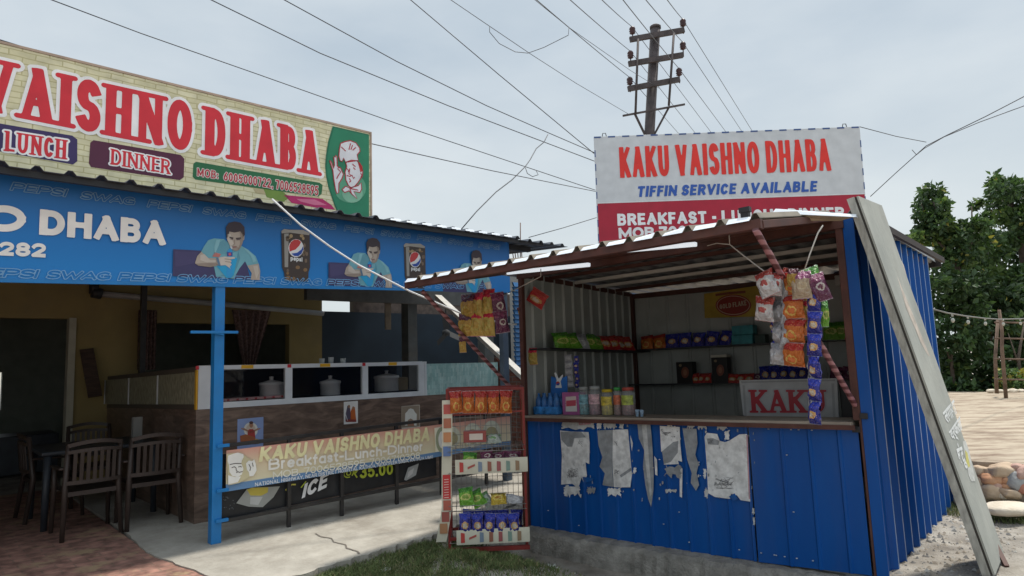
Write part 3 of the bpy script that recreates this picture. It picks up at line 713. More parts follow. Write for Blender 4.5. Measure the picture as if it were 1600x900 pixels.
A_.poly([(250, 560), (330, 558), (300, 612), (248, 606)], (.5, .51, .5), 2)
A_.poly([(1236, 450), (1262, 372), (1330, 345), (1312, 420), (1250, 455)], (.36, .38, .39), 1); A_.poly([(1262, 400), (1300, 372), (1290, 410), (1256, 440)], (.55, .56, .57), 2)
for q in range(16): A_.oval((75+random.random()*75, 560+random.random()*80), random.uniform(2, 5), random.uniform(2, 5), (.12, .13, .14), 1, 8)
A_.done(ib)

# ---------------------------------------------------------------- food counter with glass case
m_marb = bpy.data.materials.new('brown_marble_laminate'); m_marb.use_nodes = True
t = m_marb.node_tree; p = t.nodes['Principled BSDF']; p.inputs['Roughness'].default_value = .35
tcn = t.nodes.new('ShaderNodeTexCoord'); mpn = t.nodes.new('ShaderNodeMapping'); mpn.inputs['Rotation'].default_value = (0, rad(18), 0); mpn.inputs['Scale'].default_value = (1.2, 1.2, 5)
t.links.new(tcn.outputs['Object'], mpn.inputs[0]); n = t.nodes.new('ShaderNodeTexNoise'); n.inputs['Scale'].default_value = 2.6; n.inputs['Detail'].default_value = 9; n.inputs['Distortion'].default_value = 1.6
t.links.new(mpn.outputs[0], n.inputs['Vector']); r = t.nodes.new('ShaderNodeValToRGB'); e = r.color_ramp.elements
e[0].position, e[0].color = .3, (.085, .055, .042, 1); e[1].position, e[1].color = .72, (.25, .17, .13, 1)
q = e.new(.5); q.color = (.145, .098, .075, 1)
t.links.new(n.outputs[0], r.inputs[0]); t.links.new(r.outputs[0], p.inputs['Base Color'])
YC = .847; XC = .108; ZC0, ZC1 = 1.095, 1.055; XE = 4.17; YS = 4.25; ZS = .985
fc = thing('food_counter', 'long L-shaped food counter clad in brown marble laminate with a white glass case', 'food counter', B, (.108, YC, 0))
zc = lambda x: ZC0+(ZC1-ZC0)*(x-XC)/(3.2-XC)
mb = Mb(); mb.hexa([(XC, YC, 0), (XE, YC, 0), (XE, 1.5, 0), (XC, 1.5, 0)], [(XC, YC, ZC0), (XE, YC, zc(XE)), (XE, 1.5, zc(XE)), (XC, 1.5, ZC0)])
mb.hexa([(XC, 1.502, 0), (.62, 1.502, 0), (.62, YS, 0), (XC, YS, 0)], [(XC, 1.502, ZC0-.02), (.62, 1.502, ZC0-.02), (.62, YS, ZS), (XC, YS, ZS)])
part(mb, 'counter_body', m_marb, fc)
m_alu = mat('white_aluminium', (.62, .65, .68), .35, var=.06)
mb = Mb(); H = .43
def fz(x, f): return zc(x)+f*H
def fbar(x0, x1, f0, f1, y0=YC-.012, y1=YC+.03): mb.hexa([(x0, y0, fz(x0, f0)), (x1, y0, fz(x1, f0)), (x1, y1, fz(x1, f0)), (x0, y1, fz(x0, f0))], [(x0, y0, fz(x0, f1)), (x1, y0, fz(x1, f1)), (x1, y1, fz(x1, f1)), (x0, y1, fz(x0, f1))])
XR = 2.88
fbar(XC+.012, XR, .0, .135); fbar(XC+.012, XR, .90, 1.0)
for x0, x1 in ((XC+.012, XC+.15), (1.02, 1.10), (1.975, 2.05), (2.79, XR)): fbar(x0, x1, .135, .90)
fbar(XR+.004, XR+.035, 0, 1.0)
mb.box(XC+.012, YC+.032, fz(1, 1)-.035, XR, 1.45, fz(1, 1)-.02); mb.box(XC+.012, 1.44, fz(1, .9), XR, 1.45, fz(1, .95)-.03)
part(mb, 'case_frame', m_alu, fc)
mb = Mb(); mb.box(XC+.02, 1.46, ZC1, XR, 1.475, fz(1, .95)-.02); mb.box(XC+.02, YC+.06, zc(1)+.03, XR, 1.455, zc(1)+.05); part(mb, 'case_shade_sheet', mat('case_shade_dark', (.012, .013, .017), .5), fc)  # dark sheets added so the inside of the case looks shaded
gl = glass_mat('case_glass', (.004, .006, .011), .03, .2)
for x0, x1 in ((XC+.15, 1.02), (1.10, 1.975), (2.05, 2.79)):
    mb = Mb(); mb.hexa([(x0, YC+.004, fz(x0, .135)), (x1, YC+.004, fz(x1, .135)), (x1, YC+.009, fz(x1, .135)), (x0, YC+.009, fz(x0, .135))], [(x0, YC+.004, fz(x0, .9)), (x1, YC+.004, fz(x1, .9)), (x1, YC+.009, fz(x1, .9)), (x0, YC+.009, fz(x0, .9))])
    part(mb, 'glass_pane', gl, fc)
m_aqua = brick_mat('aqua_tile_print', (.26, .46, .45), (.42, .60, .58), (.2, .36, .35), 9, bw=.9, rh=.24, ms=.012, axes='zx', bump=.1, rough=.3, var=.15)
mb = Mb(); x0, x1 = XR+.04, XE
mb.hexa([(x0, YC, zc(x0)), (x1, YC, zc(x1)), (x1, YC+.02, zc(x1)), (x0, YC+.02, zc(x0))], [(x0, YC, zc(x0)+.40), (x1, YC, zc(x1)+.40), (x1, YC+.02, zc(x1)+.40), (x0, YC+.02, zc(x0)+.40)])
part(mb, 'tile_panel', m_aqua, fc)
# side return of the case: four olive patterned panels
m_oliv = mat('olive_pattern_board', (.16, .15, .10), .5, col2=(.36, .35, .25), scale=38, stretch=(1, 1, .35))
dv = [B.on(x, 610, 0, XC-.004).y for x in (307, 246, 201, 164, 132)]
sz = lambda y, f: (ZC0+(ZS-ZC0)*(y-YC)/(YS-YC))+f*.42
for i in range(4):
    y0, y1 = dv[i]+.03, dv[i+1]-.02; mb = Mb()
    mb.hexa([(XC-.004, y0, sz(y0, .12)), (XC+.01, y0, sz(y0, .12)), (XC+.01, y1, sz(y1, .12)), (XC-.004, y1, sz(y1, .12))], [(XC-.004, y0, sz(y0, .88)), (XC+.01, y0, sz(y0, .88)), (XC+.01, y1, sz(y1, .88)), (XC-.004, y1, sz(y1, .88))])
    part(mb, 'side_panel', m_oliv, fc)
mb = Mb()
for f0, f1 in ((0, .115), (.885, 1.0)):
    y0, y1 = YC+.035, YS; mb.hexa([(XC-.006, y0, sz(y0, f0)), (XC+.03, y0, sz(y0, f0)), (XC+.03, y1, sz(y1, f0)), (XC-.006, y1, sz(y1, f0))], [(XC-.006, y0, sz(y0, f1)), (XC+.03, y0, sz(y0, f1)), (XC+.03, y1, sz(y1, f1)), (XC-.006, y1, sz(y1, f1))])
part(mb, 'side_rail', mat('brown_rail', (.09, .075, .06), .5), fc)
for y_ in dv[1:]:
    mb = Mb(); mb.box(XC-.009, y_-.018, sz(y_, .118), XC+.02, y_+.018, sz(y_, .882)); part(mb, 'divider', m_alu, fc)
mb = Mb(); mb.box(XC-.008, YC-.014, zc(XC), XC+.008, YC+.03, zc(XC)+H*.9); part(mb, 'corner_strip', mat('orange_yellow_tape', (.62, .33, .02), .4), fc)
for x0, x1, cc in ((377, 396, (.66, .36, .02)), (500, 516, (.66, .36, .02)), (607, 620, (.66, .36, .02)), (449, 455, (.5, .02, .03)), (566, 571, (.5, .02, .03)), (306, 311, (.5, .02, .03))):
    A_ = Art(B, 1, YC-.0125); u0, u1 = A_.uv(x0, 570)[0], A_.uv(x1, 570)[0]
    A_.poly([(u0, fz(u0, .91)), (u1, fz(u1, .91)), (u1, fz(u1, .995)), (u0, fz(u0, .995))], cc, 1, raw=True); A_.done(fc, 'tape_patch')
# pots, tray and tumblers in and on the case
m_steel = mat('dented_steel', (.72, .72, .72), .38, metal=.25, var=.1)
def pot(px_, py_, r, h, y, lid, label, grp=None):
    a = B.on(px_, py_, 1, y); z = ZC1+.055; o = thing('cooking_pot', label, 'pot', B, (a.x, y, z), 'cooking pots inside the glass case')
    mb = Mb(); mb.lathe((a.x, y, z), [(r*.92, 0), (r, .02), (r, h*.9), (r*1.07, h*.94), (r*1.07, h), (r*.98, h)], 24); part(mb, 'pot_body', m_steel, o)
    if lid:
        mb = Mb(); mb.lathe((a.x, y, z+h+.001), [(r*1.05, 0), (r*1.05, .012), (r*.3, .035), (.02, .04), (.02, .06), (.026, .075), (.01, .08)], 24); part(mb, 'lid', m_steel, o)
pot(424, 615, .125, .19, 1.12, True, 'shiny steel pot with lid behind the first glass pane')
pot(516, 612, .115, .17, 1.12, True, 'shiny steel pot with lid behind the middle glass pane')
pot(604, 605, .15, .2, 1.15, True, 'wide dull steel pot behind the third glass pane')
mb = Mb(); a = B.on(628, 612, 1, 1.1); mb.box(a.x-.06, 1.08, ZC1+.055, a.x+.08, 1.2, ZC1+.24)
solo(mb, 'carton', mat('brown_card', (.3, .24, .16), .8), 'plain brown carton beside the wide pot in the glass case', 'carton', B, (a.x, 1.14, ZC1+.055), bevel=.004)
mb = Mb(); a, b = B.on(348, 619, 1, .92), B.on(446, 616, 1, .92); mb.box(a.x, .90, zc(a.x)+.06, b.x, 1.06, zc(a.x)+.085, 0)
for k in range(7):
    x_ = a.x+(b.x-a.x)*(k+.5)/7; mb.box(x_-.012, .896, zc(a.x)+.062, x_+.012, .899, zc(a.x)+.083, 1)
solo(mb, 'serving_tray', [mat('pink_plastic', (.62, .36, .36), .4), mat('red_print', (.45, .05, .06), .4)], 'long pink patterned tray on the bottom of the glass case', 'tray', B, ((a.x+b.x)/2, 1.0, zc(a.x)+.06))
gm = glass_mat('tumbler_glass', (.7, .72, .7), .05, .4)
for k, (px_, hh) in enumerate(((503, .075), (517, .09), (536, .075))):
    a = B.on(px_, 566, 1, 1.0); z = fz(a.x, 1)-.018; mb = Mb(); mb.lathe((a.x, 1.0, z), [(.028, 0), (.034, hh), (.031, hh), (.026, .006)], 14)
    solo(mb, 'tumbler', gm, ORD[k]+' clear tumbler from the left on top of the glass case', 'tumbler', B, (a.x, 1.0, z), 'tumblers on the glass case')

# pictures stuck on the counter front
def picture(px0, py0, px1, py1, label, fnart, base):
    a, b = B.on(px0, py0, 1, YC), B.on(px1, py1, 1, YC)
    o = thing('devotional_picture', label, 'picture', B, ((a.x+b.x)/2, YC, b.z), 'devotional pictures on the counter front')
    mb = Mb(); mb.box(a.x, YC-.004, b.z, b.x, YC-.001, a.z); part(mb, 'paper', ink(base, .5), o)
    A_ = Art(B, 1, YC-.0045, step=.0008); A_.crop = (360, 630, 4.706); fnart(A_); A_.done(o)
def art1(A):
    A.oval((150, 195), 52, 55, (.70, .68, .62), 1); A.oval((150, 195), 36, 42, (.62, .5, .4), 2)
    A.poly([(120, 290), (128, 200), (140, 190), (165, 190), (178, 205), (186, 290)], (.42, .06, .05), 3); A.oval((152, 160), 14, 20, (.40, .2, .12), 4); A.oval((152, 143), 15, 11, (.10, .05, .04), 5)
    for x in (80, 95, 205, 220): A.line([(150, 215), (x, 185)], .012, (.4, .22, .14), 3)
    A.poly([(70, 240), (110, 228), (180, 250), (185, 300), (100, 302), (72, 280)], (.36, .12, .05), 5); A.poly([(180, 260), (205, 265), (208, 298), (180, 298)], (.5, .36, .12), 5)
def art2(A):
    A.poly([(846, 135), (846, 85), (860, 20), (872, 12), (880, 40), (890, 138)], (.10, .08, .12), 1); A.poly([(880, 138), (884, 60), (900, 22), (915, 30), (926, 136)], (.5, .12, .03), 1)
    A.oval((872, 24), 8, 12, (.3, .16, .1), 2); A.oval((903, 35), 9, 12, (.36, .18, .1), 2); A.line([(842, 70), (862, 130)], .008, (.7, .7, .7), 2); A.poly([(852, 118), (925, 120), (925, 138), (850, 138)], (.25, .05, .04), 2)
def art3(A):
    A.poly([(1258, 25), (1388, 16), (1390, 170), (1260, 180)], (.30, .24, .18), 1)
    A.poly([(1282, 165), (1285, 75), (1300, 60), (1310, 45), (1325, 38), (1345, 45), (1355, 65), (1370, 80), (1368, 165)], (.74, .73, .68), 2)
    A.poly([(1300, 165), (1305, 125), (1325, 112), (1345, 125), (1352, 165)], (.35, .25, .18), 3)
    for x in (1312, 1326, 1340): A.poly([(x-5, 165), (x-3, 128), (x+3, 128), (x+5, 165)], (.5, .2, .12), 4)
picture(371, 655, 411, 697, 'blue devotional picture of a red-robed goddess riding a lion', art1, (.26, .34, .58))
picture(537, 628, 559, 661, 'small white-bordered devotional picture of two robed figures', art2, (.72, .7, .68))
picture(627, 635, 656, 669, 'brown devotional picture of white temple figures under an arch', art3, (.6, .55, .48))

# ---------------------------------------------------------------- blue soft-drink banner under the eaves
ZB0, ZB1 = 2.225, 2.955
pb = thing('drink_sign_banner', 'wide blue soft-drink banner with men, glasses and shop lettering under the eaves', 'banner', B, (1, -.02, ZB0))
mb = Mb(); xr = 3.585
zbl = lambda x: 2.195+.155*max(0, (x+1.6))/5.2
mb.surf(lambda u, v: (-4.6+(xr+4.6)*u, -.052+.006*math.sin(u*30)*math.sin(v*3.1), zbl(-4.6+(xr+4.6)*u)*(1-v)+2.985*v), 90, 6)
mb.add([(x, y+.03, z) for x, y, z in mb.v], [tuple(reversed(f)) for f in mb.f], 0)
m_pep = grad_mat('blue_print_eave_shade', [(0, (.004, .22, .58)), (.12, (.001, .205, .58)), (.55, (.001, .16, .49)), (1, (.006, .115, .36))], x_var=.1)  # print darkened upwards, the eave's shade put into its colours
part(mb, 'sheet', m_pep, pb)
A_ = Art(B, 1, -.0595)
mb = Mb(); mb.beam((-4.6, -.045, 2.185), (-1.6, -.045, 2.19), .03, .03); mb.beam((-1.6, -.045, 2.19), (xr, -.045, 2.345), .03, .03)
part(mb, 'frame', m_bpost, pb)
LB = (.17, .38, .64)
x_ = -4.5; k = 0
while x_ < 3.3:
    L = .54; zb_ = zbl(x_)+.035
    for wd_, L in (('PEPSI', .38), ('SWAG', .42)):
        A_.word(wd_, (x_, zbl(x_)+.016), (min(x_+L, 3.56), zbl(x_+L)+.016), .062, LB, 2, t=.24, gap=.05, shear=.3, hollow=.05, raw=True, res=22); 
        A_.word(wd_, (x_+.2, 2.865), (x_+.2+L*.9, 2.865), .06, (.16, .29, .45), 2, t=.2, shear=.3, hollow=.045, raw=True, res=20)  # dimmer copy of the lettering, eave shade in its colour
        x_ += L+.06
        if x_ > 3.2: break
A_.word('O', (-32, 360), (39, 364), (-32, 319), (.86, .83, .79), 2, t=.27, tr=(39, 322))
A_.word('DHABA', (60.7, 366.6), (258, 384), (60.7, 326.5), (.86, .83, .79), 2, t=.27, gap=.07, tr=(258, 345.5))
A_.word('7006710282', (-190, 390), (71, 402.5), (-190, 369), (.86, .84, .80), 2, t=.26, gap=.1, tr=(71, 380.5))
def drinker(dx, A):
    A.crop = (250, 330, 6.4); A.dx = dx
    sk, sk2, sk3 = (.44, .37, .31), (.30, .24, .20), (.56, .50, .44)
    A.poly([(132, 380), (420, 395), (480, 470), (860, 510), (905, 685), (125, 648)], (.05, .045, .13), 1)
    A.poly([(410, 405), (440, 350), (480, 290), (540, 272), (640, 280), (700, 330), (800, 340), (880, 385), (955, 450), (985, 525), (870, 545), (850, 500), (795, 570), (735, 675), (560, 655), (540, 560), (470, 470)], (.16, .40, .48), 2)
    A.poly([(640, 282), (700, 330), (760, 400), (700, 430), (560, 430), (540, 350)], (.12, .33, .42), 3)
    A.poly([(870, 545), (985, 525), (1000, 600), (995, 690), (905, 685), (915, 620)], sk, 3)
    A.poly([(412, 405), (470, 470), (560, 470), (585, 470), (590, 540), (500, 560), (380, 545), (347, 520), (370, 450)], sk, 4); A.poly([(350, 525), (380, 545), (500, 560), (580, 542), (560, 520), (430, 520)], sk2, 5)
    A.poly([(560, 545), (705, 470), (770, 470), (735, 640), (700, 672), (660, 665)], (.02, .34, .62), 4)
    A.poly([(660, 640), (670, 470), (668, 400), (690, 375), (712, 375), (722, 410), (722, 480), (720, 660), (690, 670)], (.03, .30, .62), 5); A.poly([(665, 410), (720, 412), (720, 450), (668, 452)], (.05, .08, .3), 6); A.poly([(680, 425), (700, 415), (708, 440), (684, 446)], (.6, .1, .12), 7)
    A.poly([(580, 465), (640, 455), (740, 460), (745, 475), (690, 485), (712, 500), (700, 520), (712, 535), (690, 560), (705, 580), (650, 540), (590, 545)], sk3, 7)
    A.line([(640, 478), (705, 486)], .006, sk2, 8); A.line([(645, 505), (705, 512)], .006, sk2, 8); A.line([(568, 468), (590, 545)], .02, (.12, .2, .3), 8)
    A.poly([(520, 455), (545, 412), (610, 430), (590, 460)], (.5, .18, .16), 4)
    A.poly([(660, 270), (700, 330), (770, 400), (800, 345), (815, 250), (690, 250)], sk2, 4)                                             # neck in shade
    A.poly([(672, 200), (690, 185), (800, 190), (825, 215), (835, 270), (818, 330), (790, 385), (755, 400), (722, 388), (695, 345), (668, 290)], sk, 5)
    A.poly([(820, 250), (842, 240), (838, 285), (822, 300)], sk, 5)
    A.poly([(660, 265), (655, 160), (685, 118), (740, 104), (800, 115), (840, 160), (845, 235), (825, 270), (815, 225), (800, 205), (740, 215), (690, 205), (678, 260)], (.045, .03, .04), 6)
    A.poly([(668, 285), (672, 230), (700, 230), (722, 300), (735, 330), (700, 350)], sk3, 6)
    A.line([(690, 262), (728, 272)], .013, (.07, .05, .05), 7); A.line([(755, 275), (806, 270)], .013, (.07, .05, .05), 7); A.line([(700, 278), (726, 283)], .009, (.12, .09, .09), 7); A.line([(760, 288), (795, 284)], .009, (.12, .09, .09), 7)
    A.poly([(790, 200), (825, 215), (835, 270), (818, 330), (790, 385), (770, 392), (795, 330), (800, 260)], sk2, 6); A.poly([(700, 352), (728, 345), (765, 350), (785, 372), (757, 400), (722, 388)], (.33, .27, .23), 6)
    A.poly([(560, 290), (600, 285), (590, 330), (560, 400), (545, 440), (540, 360)], (.24, .50, .57), 4); A.poly([(830, 360), (880, 390), (940, 450), (960, 500), (930, 515), (900, 440), (850, 390)], (.23, .48, .55), 4)
    A.poly([(780, 400), (800, 470), (770, 560), (730, 640), (720, 600), (760, 500)], (.10, .30, .39), 3); A.poly([(930, 550), (975, 540), (985, 620), (960, 680), (945, 620)], (.54, .48, .42), 4)
    A.poly([(400, 440), (440, 430), (500, 490), (560, 490), (555, 510), (470, 515), (400, 490)], (.55, .49, .43), 5); A.poly([(145, 400), (380, 408), (340, 520), (150, 560)], (.065, .055, .15), 2)
    A.line([(738, 285), (742, 330), (728, 338)], .008, sk2, 7); A.line([(722, 362), (760, 358)], .011, (.26, .12, .11), 7); A.line([(716, 378), (700, 352)], .014, (.55, .58, .62), 8)
    A.crop = (0, 0, 1.0); A.dx = 0
def cola(dx, A):
    A.crop = (250, 330, 6.4); A.dx = dx
    A.poly([(1212, 200), (1240, 180), (1435, 188), (1497, 225), (1500, 560), (1485, 610), (1480, 705), (1250, 695), (1240, 610), (1220, 560)], (.055, .038, .032), 1)
    A.poly([(1212, 200), (1240, 178), (1290, 186), (1435, 188), (1495, 222), (1490, 240), (1300, 215), (1215, 222)], (.36, .34, .31), 2); A.poly([(1240, 225), (1285, 222), (1280, 560), (1245, 560)], (.30, .29, .27), 2)
    for k in range(14):
        x, y = random.uniform(1270, 1470), random.choice([random.uniform(240, 280), random.uniform(560, 680)]); A.oval((x, y), random.uniform(10, 26), random.uniform(8, 26), random.choice([(.22, .13, .06), (.14, .10, .08), (.36, .26, .14)]), 2, 9)
    for k in range(6): A.oval((random.uniform(1430, 1480), random.uniform(260, 560)), 13, 22, (.19, .13, .09), 2, 8)
    A.oval((1358, 370), 76, 90, (.74, .74, .75), 3); A.poly([(1292, 405), (1290, 350), (1305, 310), (1340, 285), (1380, 286), (1408, 308), (1390, 345), (1350, 385)], (.52, .045, .05), 4)
    A.poly([(1310, 425), (1370, 415), (1410, 385), (1428, 350), (1430, 385), (1412, 425), (1380, 450), (1340, 448)], (.02, .07, .36), 4)
    A.crop = (0, 0, 1.0); dxx = dx
    A.dx = dxx; A.word('pepsi', (453.5, 407), (472, 409), (453.5, 400), (.74, .75, .76), 4, t=.2, gap=.07, tr=(472, 402)); A.dx = 0
xa, xb, xc_ = B.on(352, 390, 1, -.06).x, B.on(572, 400, 1, -.06).x, B.on(736, 410, 1, -.06).x
g1, g2 = B.on(462, 400, 1, -.06).x, B.on(648, 405, 1, -.06).x
for dx in (0, xb-xa, xc_-xa): drinker(dx, A_)
for dx in (0, g2-g1): cola(dx, A_)
A_.done(pb)

# ---------------------------------------------------------------- main shop sign above the roof
YS_ = .10
sg = thing('shop_sign_board', 'large khaki shop sign with red slab lettering and green chef panel above the roof', 'sign board', B, (0, YS_, 2.9))
u1 = B.on(578, 209, 1, YS_); zt = u1.z
m_khaki = brick_mat('khaki_brick_print', (.66, .61, .38), (.74, .69, .47), (.50, .45, .24), 7.5, bw=1.3, rh=.35, ms=.035, axes='xz', bump=0, rough=.45, var=.15)
mb = Mb(); mb.box(-5, YS_, 2.96, u1.x, YS_+.035, zt); part(mb, 'panel', m_khaki, sg)
mb = Mb(); mb.box(-5, YS_-.006, zt+.002, u1.x, YS_+.045, zt+.022); mb.box(u1.x+.002, YS_-.006, 2.9, u1.x+.02, YS_+.045, zt+.022); part(mb, 'frame', mat('sign_frame', (.45, .33, .25), .5, var=.2), sg)
mb = Mb()
for x in (-4, -2, 0, 1.4): mb.beam((x, YS_+.05, 2.98), (x, YS_+.05, zt), .04, .03); mb.beam((x, YS_+.9, 3.0), (x, YS_+.06, zt-.2), .03, .03)
part(mb, 'back_stay', m_dark, sg)
A_ = Art(B, 1, YS_-.001)
RED = (.64, .026, .042); WH = (.86, .85, .85)
A_.word('KAKU', (-322, 112), (-75, 163), (-322, 6), RED, 2, t=.185, gap=.05, slab=True, outline=.06, oc=WH, tr=(-75, 68), res=44)
A_.word('VAISHNO', (-38, 171), (299, 238), (-38, 85), RED, 2, t=.185, gap=.05, slab=True, outline=.06, oc=WH, tr=(299, 160), res=44)
A_.word('DHABA', (317, 241.5), (499, 275), (317, 165), RED, 2, t=.185, gap=.05, slab=True, outline=.06, oc=WH, tr=(499, 207), res=44)
def plate(pts, c): A_.poly(pts, c, 1)
plate([(-60, 183), (113, 212), (120.7, 218), (120.7, 252), (114, 257), (-60, 226)], (.045, .028, .115)); plate([(146, 219), (282, 242), (288, 248), (287, 277), (281, 281.5), (142, 261), (138.7, 255), (141, 223)], (.09, .015, .045))
plate([(306, 252.7), (499, 285.5), (504, 289), (502.5, 303), (497, 307), (305, 280.5), (301, 276), (302, 256)], (.02, .14, .055))
A_.word('LUNCH', (6.5, 236), (103.5, 249.5), (6.5, 204), RED, 2, t=.15, gap=.06, slab=True, outline=.085, oc=WH, tr=(103.5, 219), res=30)
A_.word('DINNER', (172.5, 257), (266, 272.8), (172.5, 232), RED, 2, t=.15, gap=.06, slab=True, outline=.085, oc=WH, tr=(266, 250), res=30)
A_.word('MOB:  6005000722, 7006528595', (308, 275), (497, 306), (308, 262.5), (.45, .03, .05), 2, t=.16, gap=.12, outline=.07, oc=(.74, .66, .62), tr=(497, 291), res=26)
A_.crop = (470, 180, 5.62)
A_.poly([(-150, 700), (60, 720), (190, 735), (270, 790), (300, 830), (150, 815), (20, 790), (-80, 770)], (.46, .02, .13), 1); A_.poly([(-40, 735), (120, 740), (230, 790), (120, 790), (0, 760)], (.62, .16, .28), 2)
A_.poly([(-330, 640), (-160, 670), (-100, 720), (-150, 760), (-300, 720)], (.17, .27, .05), 1); A_.poly([(-420, 640), (-330, 650), (-300, 700), (-400, 680)], (.5, .42, .24), 1)
GR = (.02, .21, .11)
A_.poly([(278, 97), (597, 170), (597, 900), (340, 900), (290, 780), (243, 640), (222, 540), (213, 450), (220, 350), (240, 230)], (.015, .16, .085), 2); A_.poly([(290, 112), (597, 182), (597, 900), (350, 900), (300, 780), (255, 640), (234, 540), (226, 450), (232, 350), (252, 240)], GR, 3)
A_.oval((430, 640), 140, 130, (.10, .34, .21), 4); A_.oval((450, 690), 90, 80, (.22, .46, .32), 5)
CW, CR = (.72, .72, .76), (.42, .03, .05)
for pts in ([(330, 360), (335, 300), (345, 250), (380, 235), (430, 225), (480, 245), (512, 290), (515, 320), (490, 350), (500, 400), (390, 415), (372, 378), (358, 408), (340, 400)],
            [(390, 415), (440, 397), (490, 402), (515, 440), (540, 490), (535, 540), (518, 560), (500, 590), (470, 625), (440, 640), (415, 620), (392, 570), (385, 500), (400, 450)],
            [(358, 655), (390, 625), (425, 640), (500, 620), (525, 595), (530, 650), (515, 680), (460, 670), (490, 735), (440, 690), (420, 665), (380, 680)],
            [(248, 400), (262, 408), (285, 470), (292, 440), (285, 365), (298, 372), (302, 355), (312, 362), (316, 450), (345, 465), (355, 490), (370, 520), (355, 560), (330, 600), (328, 680), (312, 690), (300, 650), (285, 560), (278, 490)]):
    A_.poly(pts, CW, 6); A_.line(pts+[pts[0]], .011, CR, 7)
A_.poly([(492, 405), (515, 420), (535, 450), (540, 490), (520, 505), (505, 450)], (.5, .03, .03), 7)
for l in ([(350, 280), (390, 318)], [(418, 305), (432, 250)], [(435, 305), (450, 265)], [(450, 310), (478, 285)], [(398, 470), (418, 490), (410, 500)], [(448, 430), (475, 455)], [(455, 462), (475, 480)], [(425, 470), (418, 520), (440, 530)], [(398, 530), (425, 540), (445, 530), (460, 560), (468, 545)], [(420, 555), (435, 580), (420, 590)], [(520, 510), (532, 530), (520, 550)], [(318, 470), (345, 500), (325, 530), (310, 560)], [(345, 465), (320, 460)], [(425, 640), (440, 690)], [(425, 645), (500, 660)]):
    A_.line(l, .011, CR, 8)
A_.crop = (0, 0, 1.0)
A_.done(sg)

# ================================================================ kiosk
m_kblue = mat('kiosk_blue_sheet', (.001, .066, .285), .42, col2=(.002, .088, .35), scale=2.2, stretch=(2.2, 2.2, .35), dirt=.12, spec=.25, nrough=.65)
m_kin = mat('galvanised_grey_lining', (.38, .395, .37), .5, var=.12, scale=3, dirt=.3)
m_brown = mat('brown_red_oxide', (.085, .032, .024), .6, var=.25, scale=9, dirt=.15)
m_wood = mat('worn_counter_wood', (.22, .18, .145), .7, col2=(.40, .34, .28), scale=5, stretch=(.5, 6, 6), bump=.3)
m_lip = mat('bare_sheet_edge', (.80, .84, .9), .3, var=.05)
KW = -3.06
ks = thing('kiosk_stall', 'blue corrugated-metal snack kiosk with propped-up awning flap and open counter', 'kiosk', K, (KW/2, 0, 0))
def corr_wall(mb, p0, p1, z0, z1, pitch, hgt, top=.12, flank=.08, first=0.0, m=0, out=1, mc=None):
    """vertical ribbed sheet from p0 to p1 (x, y); z0/z1 = (at p0, at p1) or numbers; ribs stand out by hgt on the side out"""
    p0, p1 = Vector(p0), Vector(p1); d = p1-p0; L = d.length; d.normalize(); nn = Vector((d.y, -d.x))*out
    z0 = z0 if isinstance(z0, tuple) else (z0, z0); z1 = z1 if isinstance(z1, tuple) else (z1, z1)
    s_, prof = first, [(0, 0)] if first > 0 else []
    while s_ < L-1e-6:
        for a, h in ((0, 0), (pitch*(1-top-2*flank), 0), (pitch*(1-top-flank), hgt), (pitch*(1-flank), hgt)):
            if s_+a <= L: prof.append((s_+a, h))
        s_ += pitch
    prof.append((L, 0)); vv = []
    for s_, h in prof:
        q = p0+d*s_+nn*h; f = s_/L; vv.append((q.x, q.y, z0[0]+(z0[1]-z0[0])*f))
    k = len(vv)
    for i, (s_, h) in enumerate(prof):
        f = s_/L; vv.append((vv[i][0], vv[i][1], z1[0]+(z1[1]-z1[0])*f))
    for i in range(k-1):
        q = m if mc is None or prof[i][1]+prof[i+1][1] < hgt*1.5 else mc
        mb.add([vv[i], vv[i+1], vv[k+i+1], vv[k+i]], [(0, 1, 2, 3)], q)
BL, BR = (-3.27, 2.5), (.05, 2.9)
mb = Mb(); corr_wall(mb, (KW+.02, 0), (-.815, 0), (-.05, -.03), .985, .172, .016, top=.10, flank=.06)
part(mb, 'front_panel', m_kblue, ks)
mb = Mb(); corr_wall(mb, (-.80, -.012), (-.03, -.012), (-.03, .0), .985, .20, .014, top=.06, flank=.05, first=.06); part(mb, 'door_panel', m_kblue, ks)
mb = Mb(); mb.box(-.014, -.025, -.05, .0, -.002, 2.45); part(mb, 'door_seam', m_brown, ks)
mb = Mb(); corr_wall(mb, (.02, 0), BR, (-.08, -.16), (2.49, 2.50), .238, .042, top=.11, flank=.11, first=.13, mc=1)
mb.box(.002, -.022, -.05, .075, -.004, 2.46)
part(mb, 'right_wall', [m_kblue, mat('ridge_highlight_blue', (.055, .15, .36), .4, col2=(.16, .26, .44), scale=5, stretch=(1, 1, .3))], ks)  # paler blue on the rib crests paints in their highlights
mb = Mb(); corr_wall(mb, (KW-.03, 0), (BL[0]-.03, BL[1]), -.16, 2.47, .22, .03, out=-1); corr_wall(mb, (BL[0]-.03, BL[1]+.03), (BR[0], BR[1]+.03), -.16, 2.44, .22, .03, out=-1)
part(mb, 'outer_wall', m_kblue, ks)
mb = Mb(); corr_wall(mb, (KW, 0.02), BL, -.05, 2.47, .205, .022, top=.12, flank=.08, out=1); corr_wall(mb, BL, BR, -.05, 2.42, .26, .014, top=.08, flank=.05, out=1); corr_wall(mb, BR, (.0, .02), -.05, 2.47, .205, .02, out=1)
part(mb, 'inner_wall', m_kin, ks)
mb = Mb(); mb.box(KW+.02, .04, -.06, .0, 2.5, -.02); part(mb, 'floor_plate', m_grey, ks)
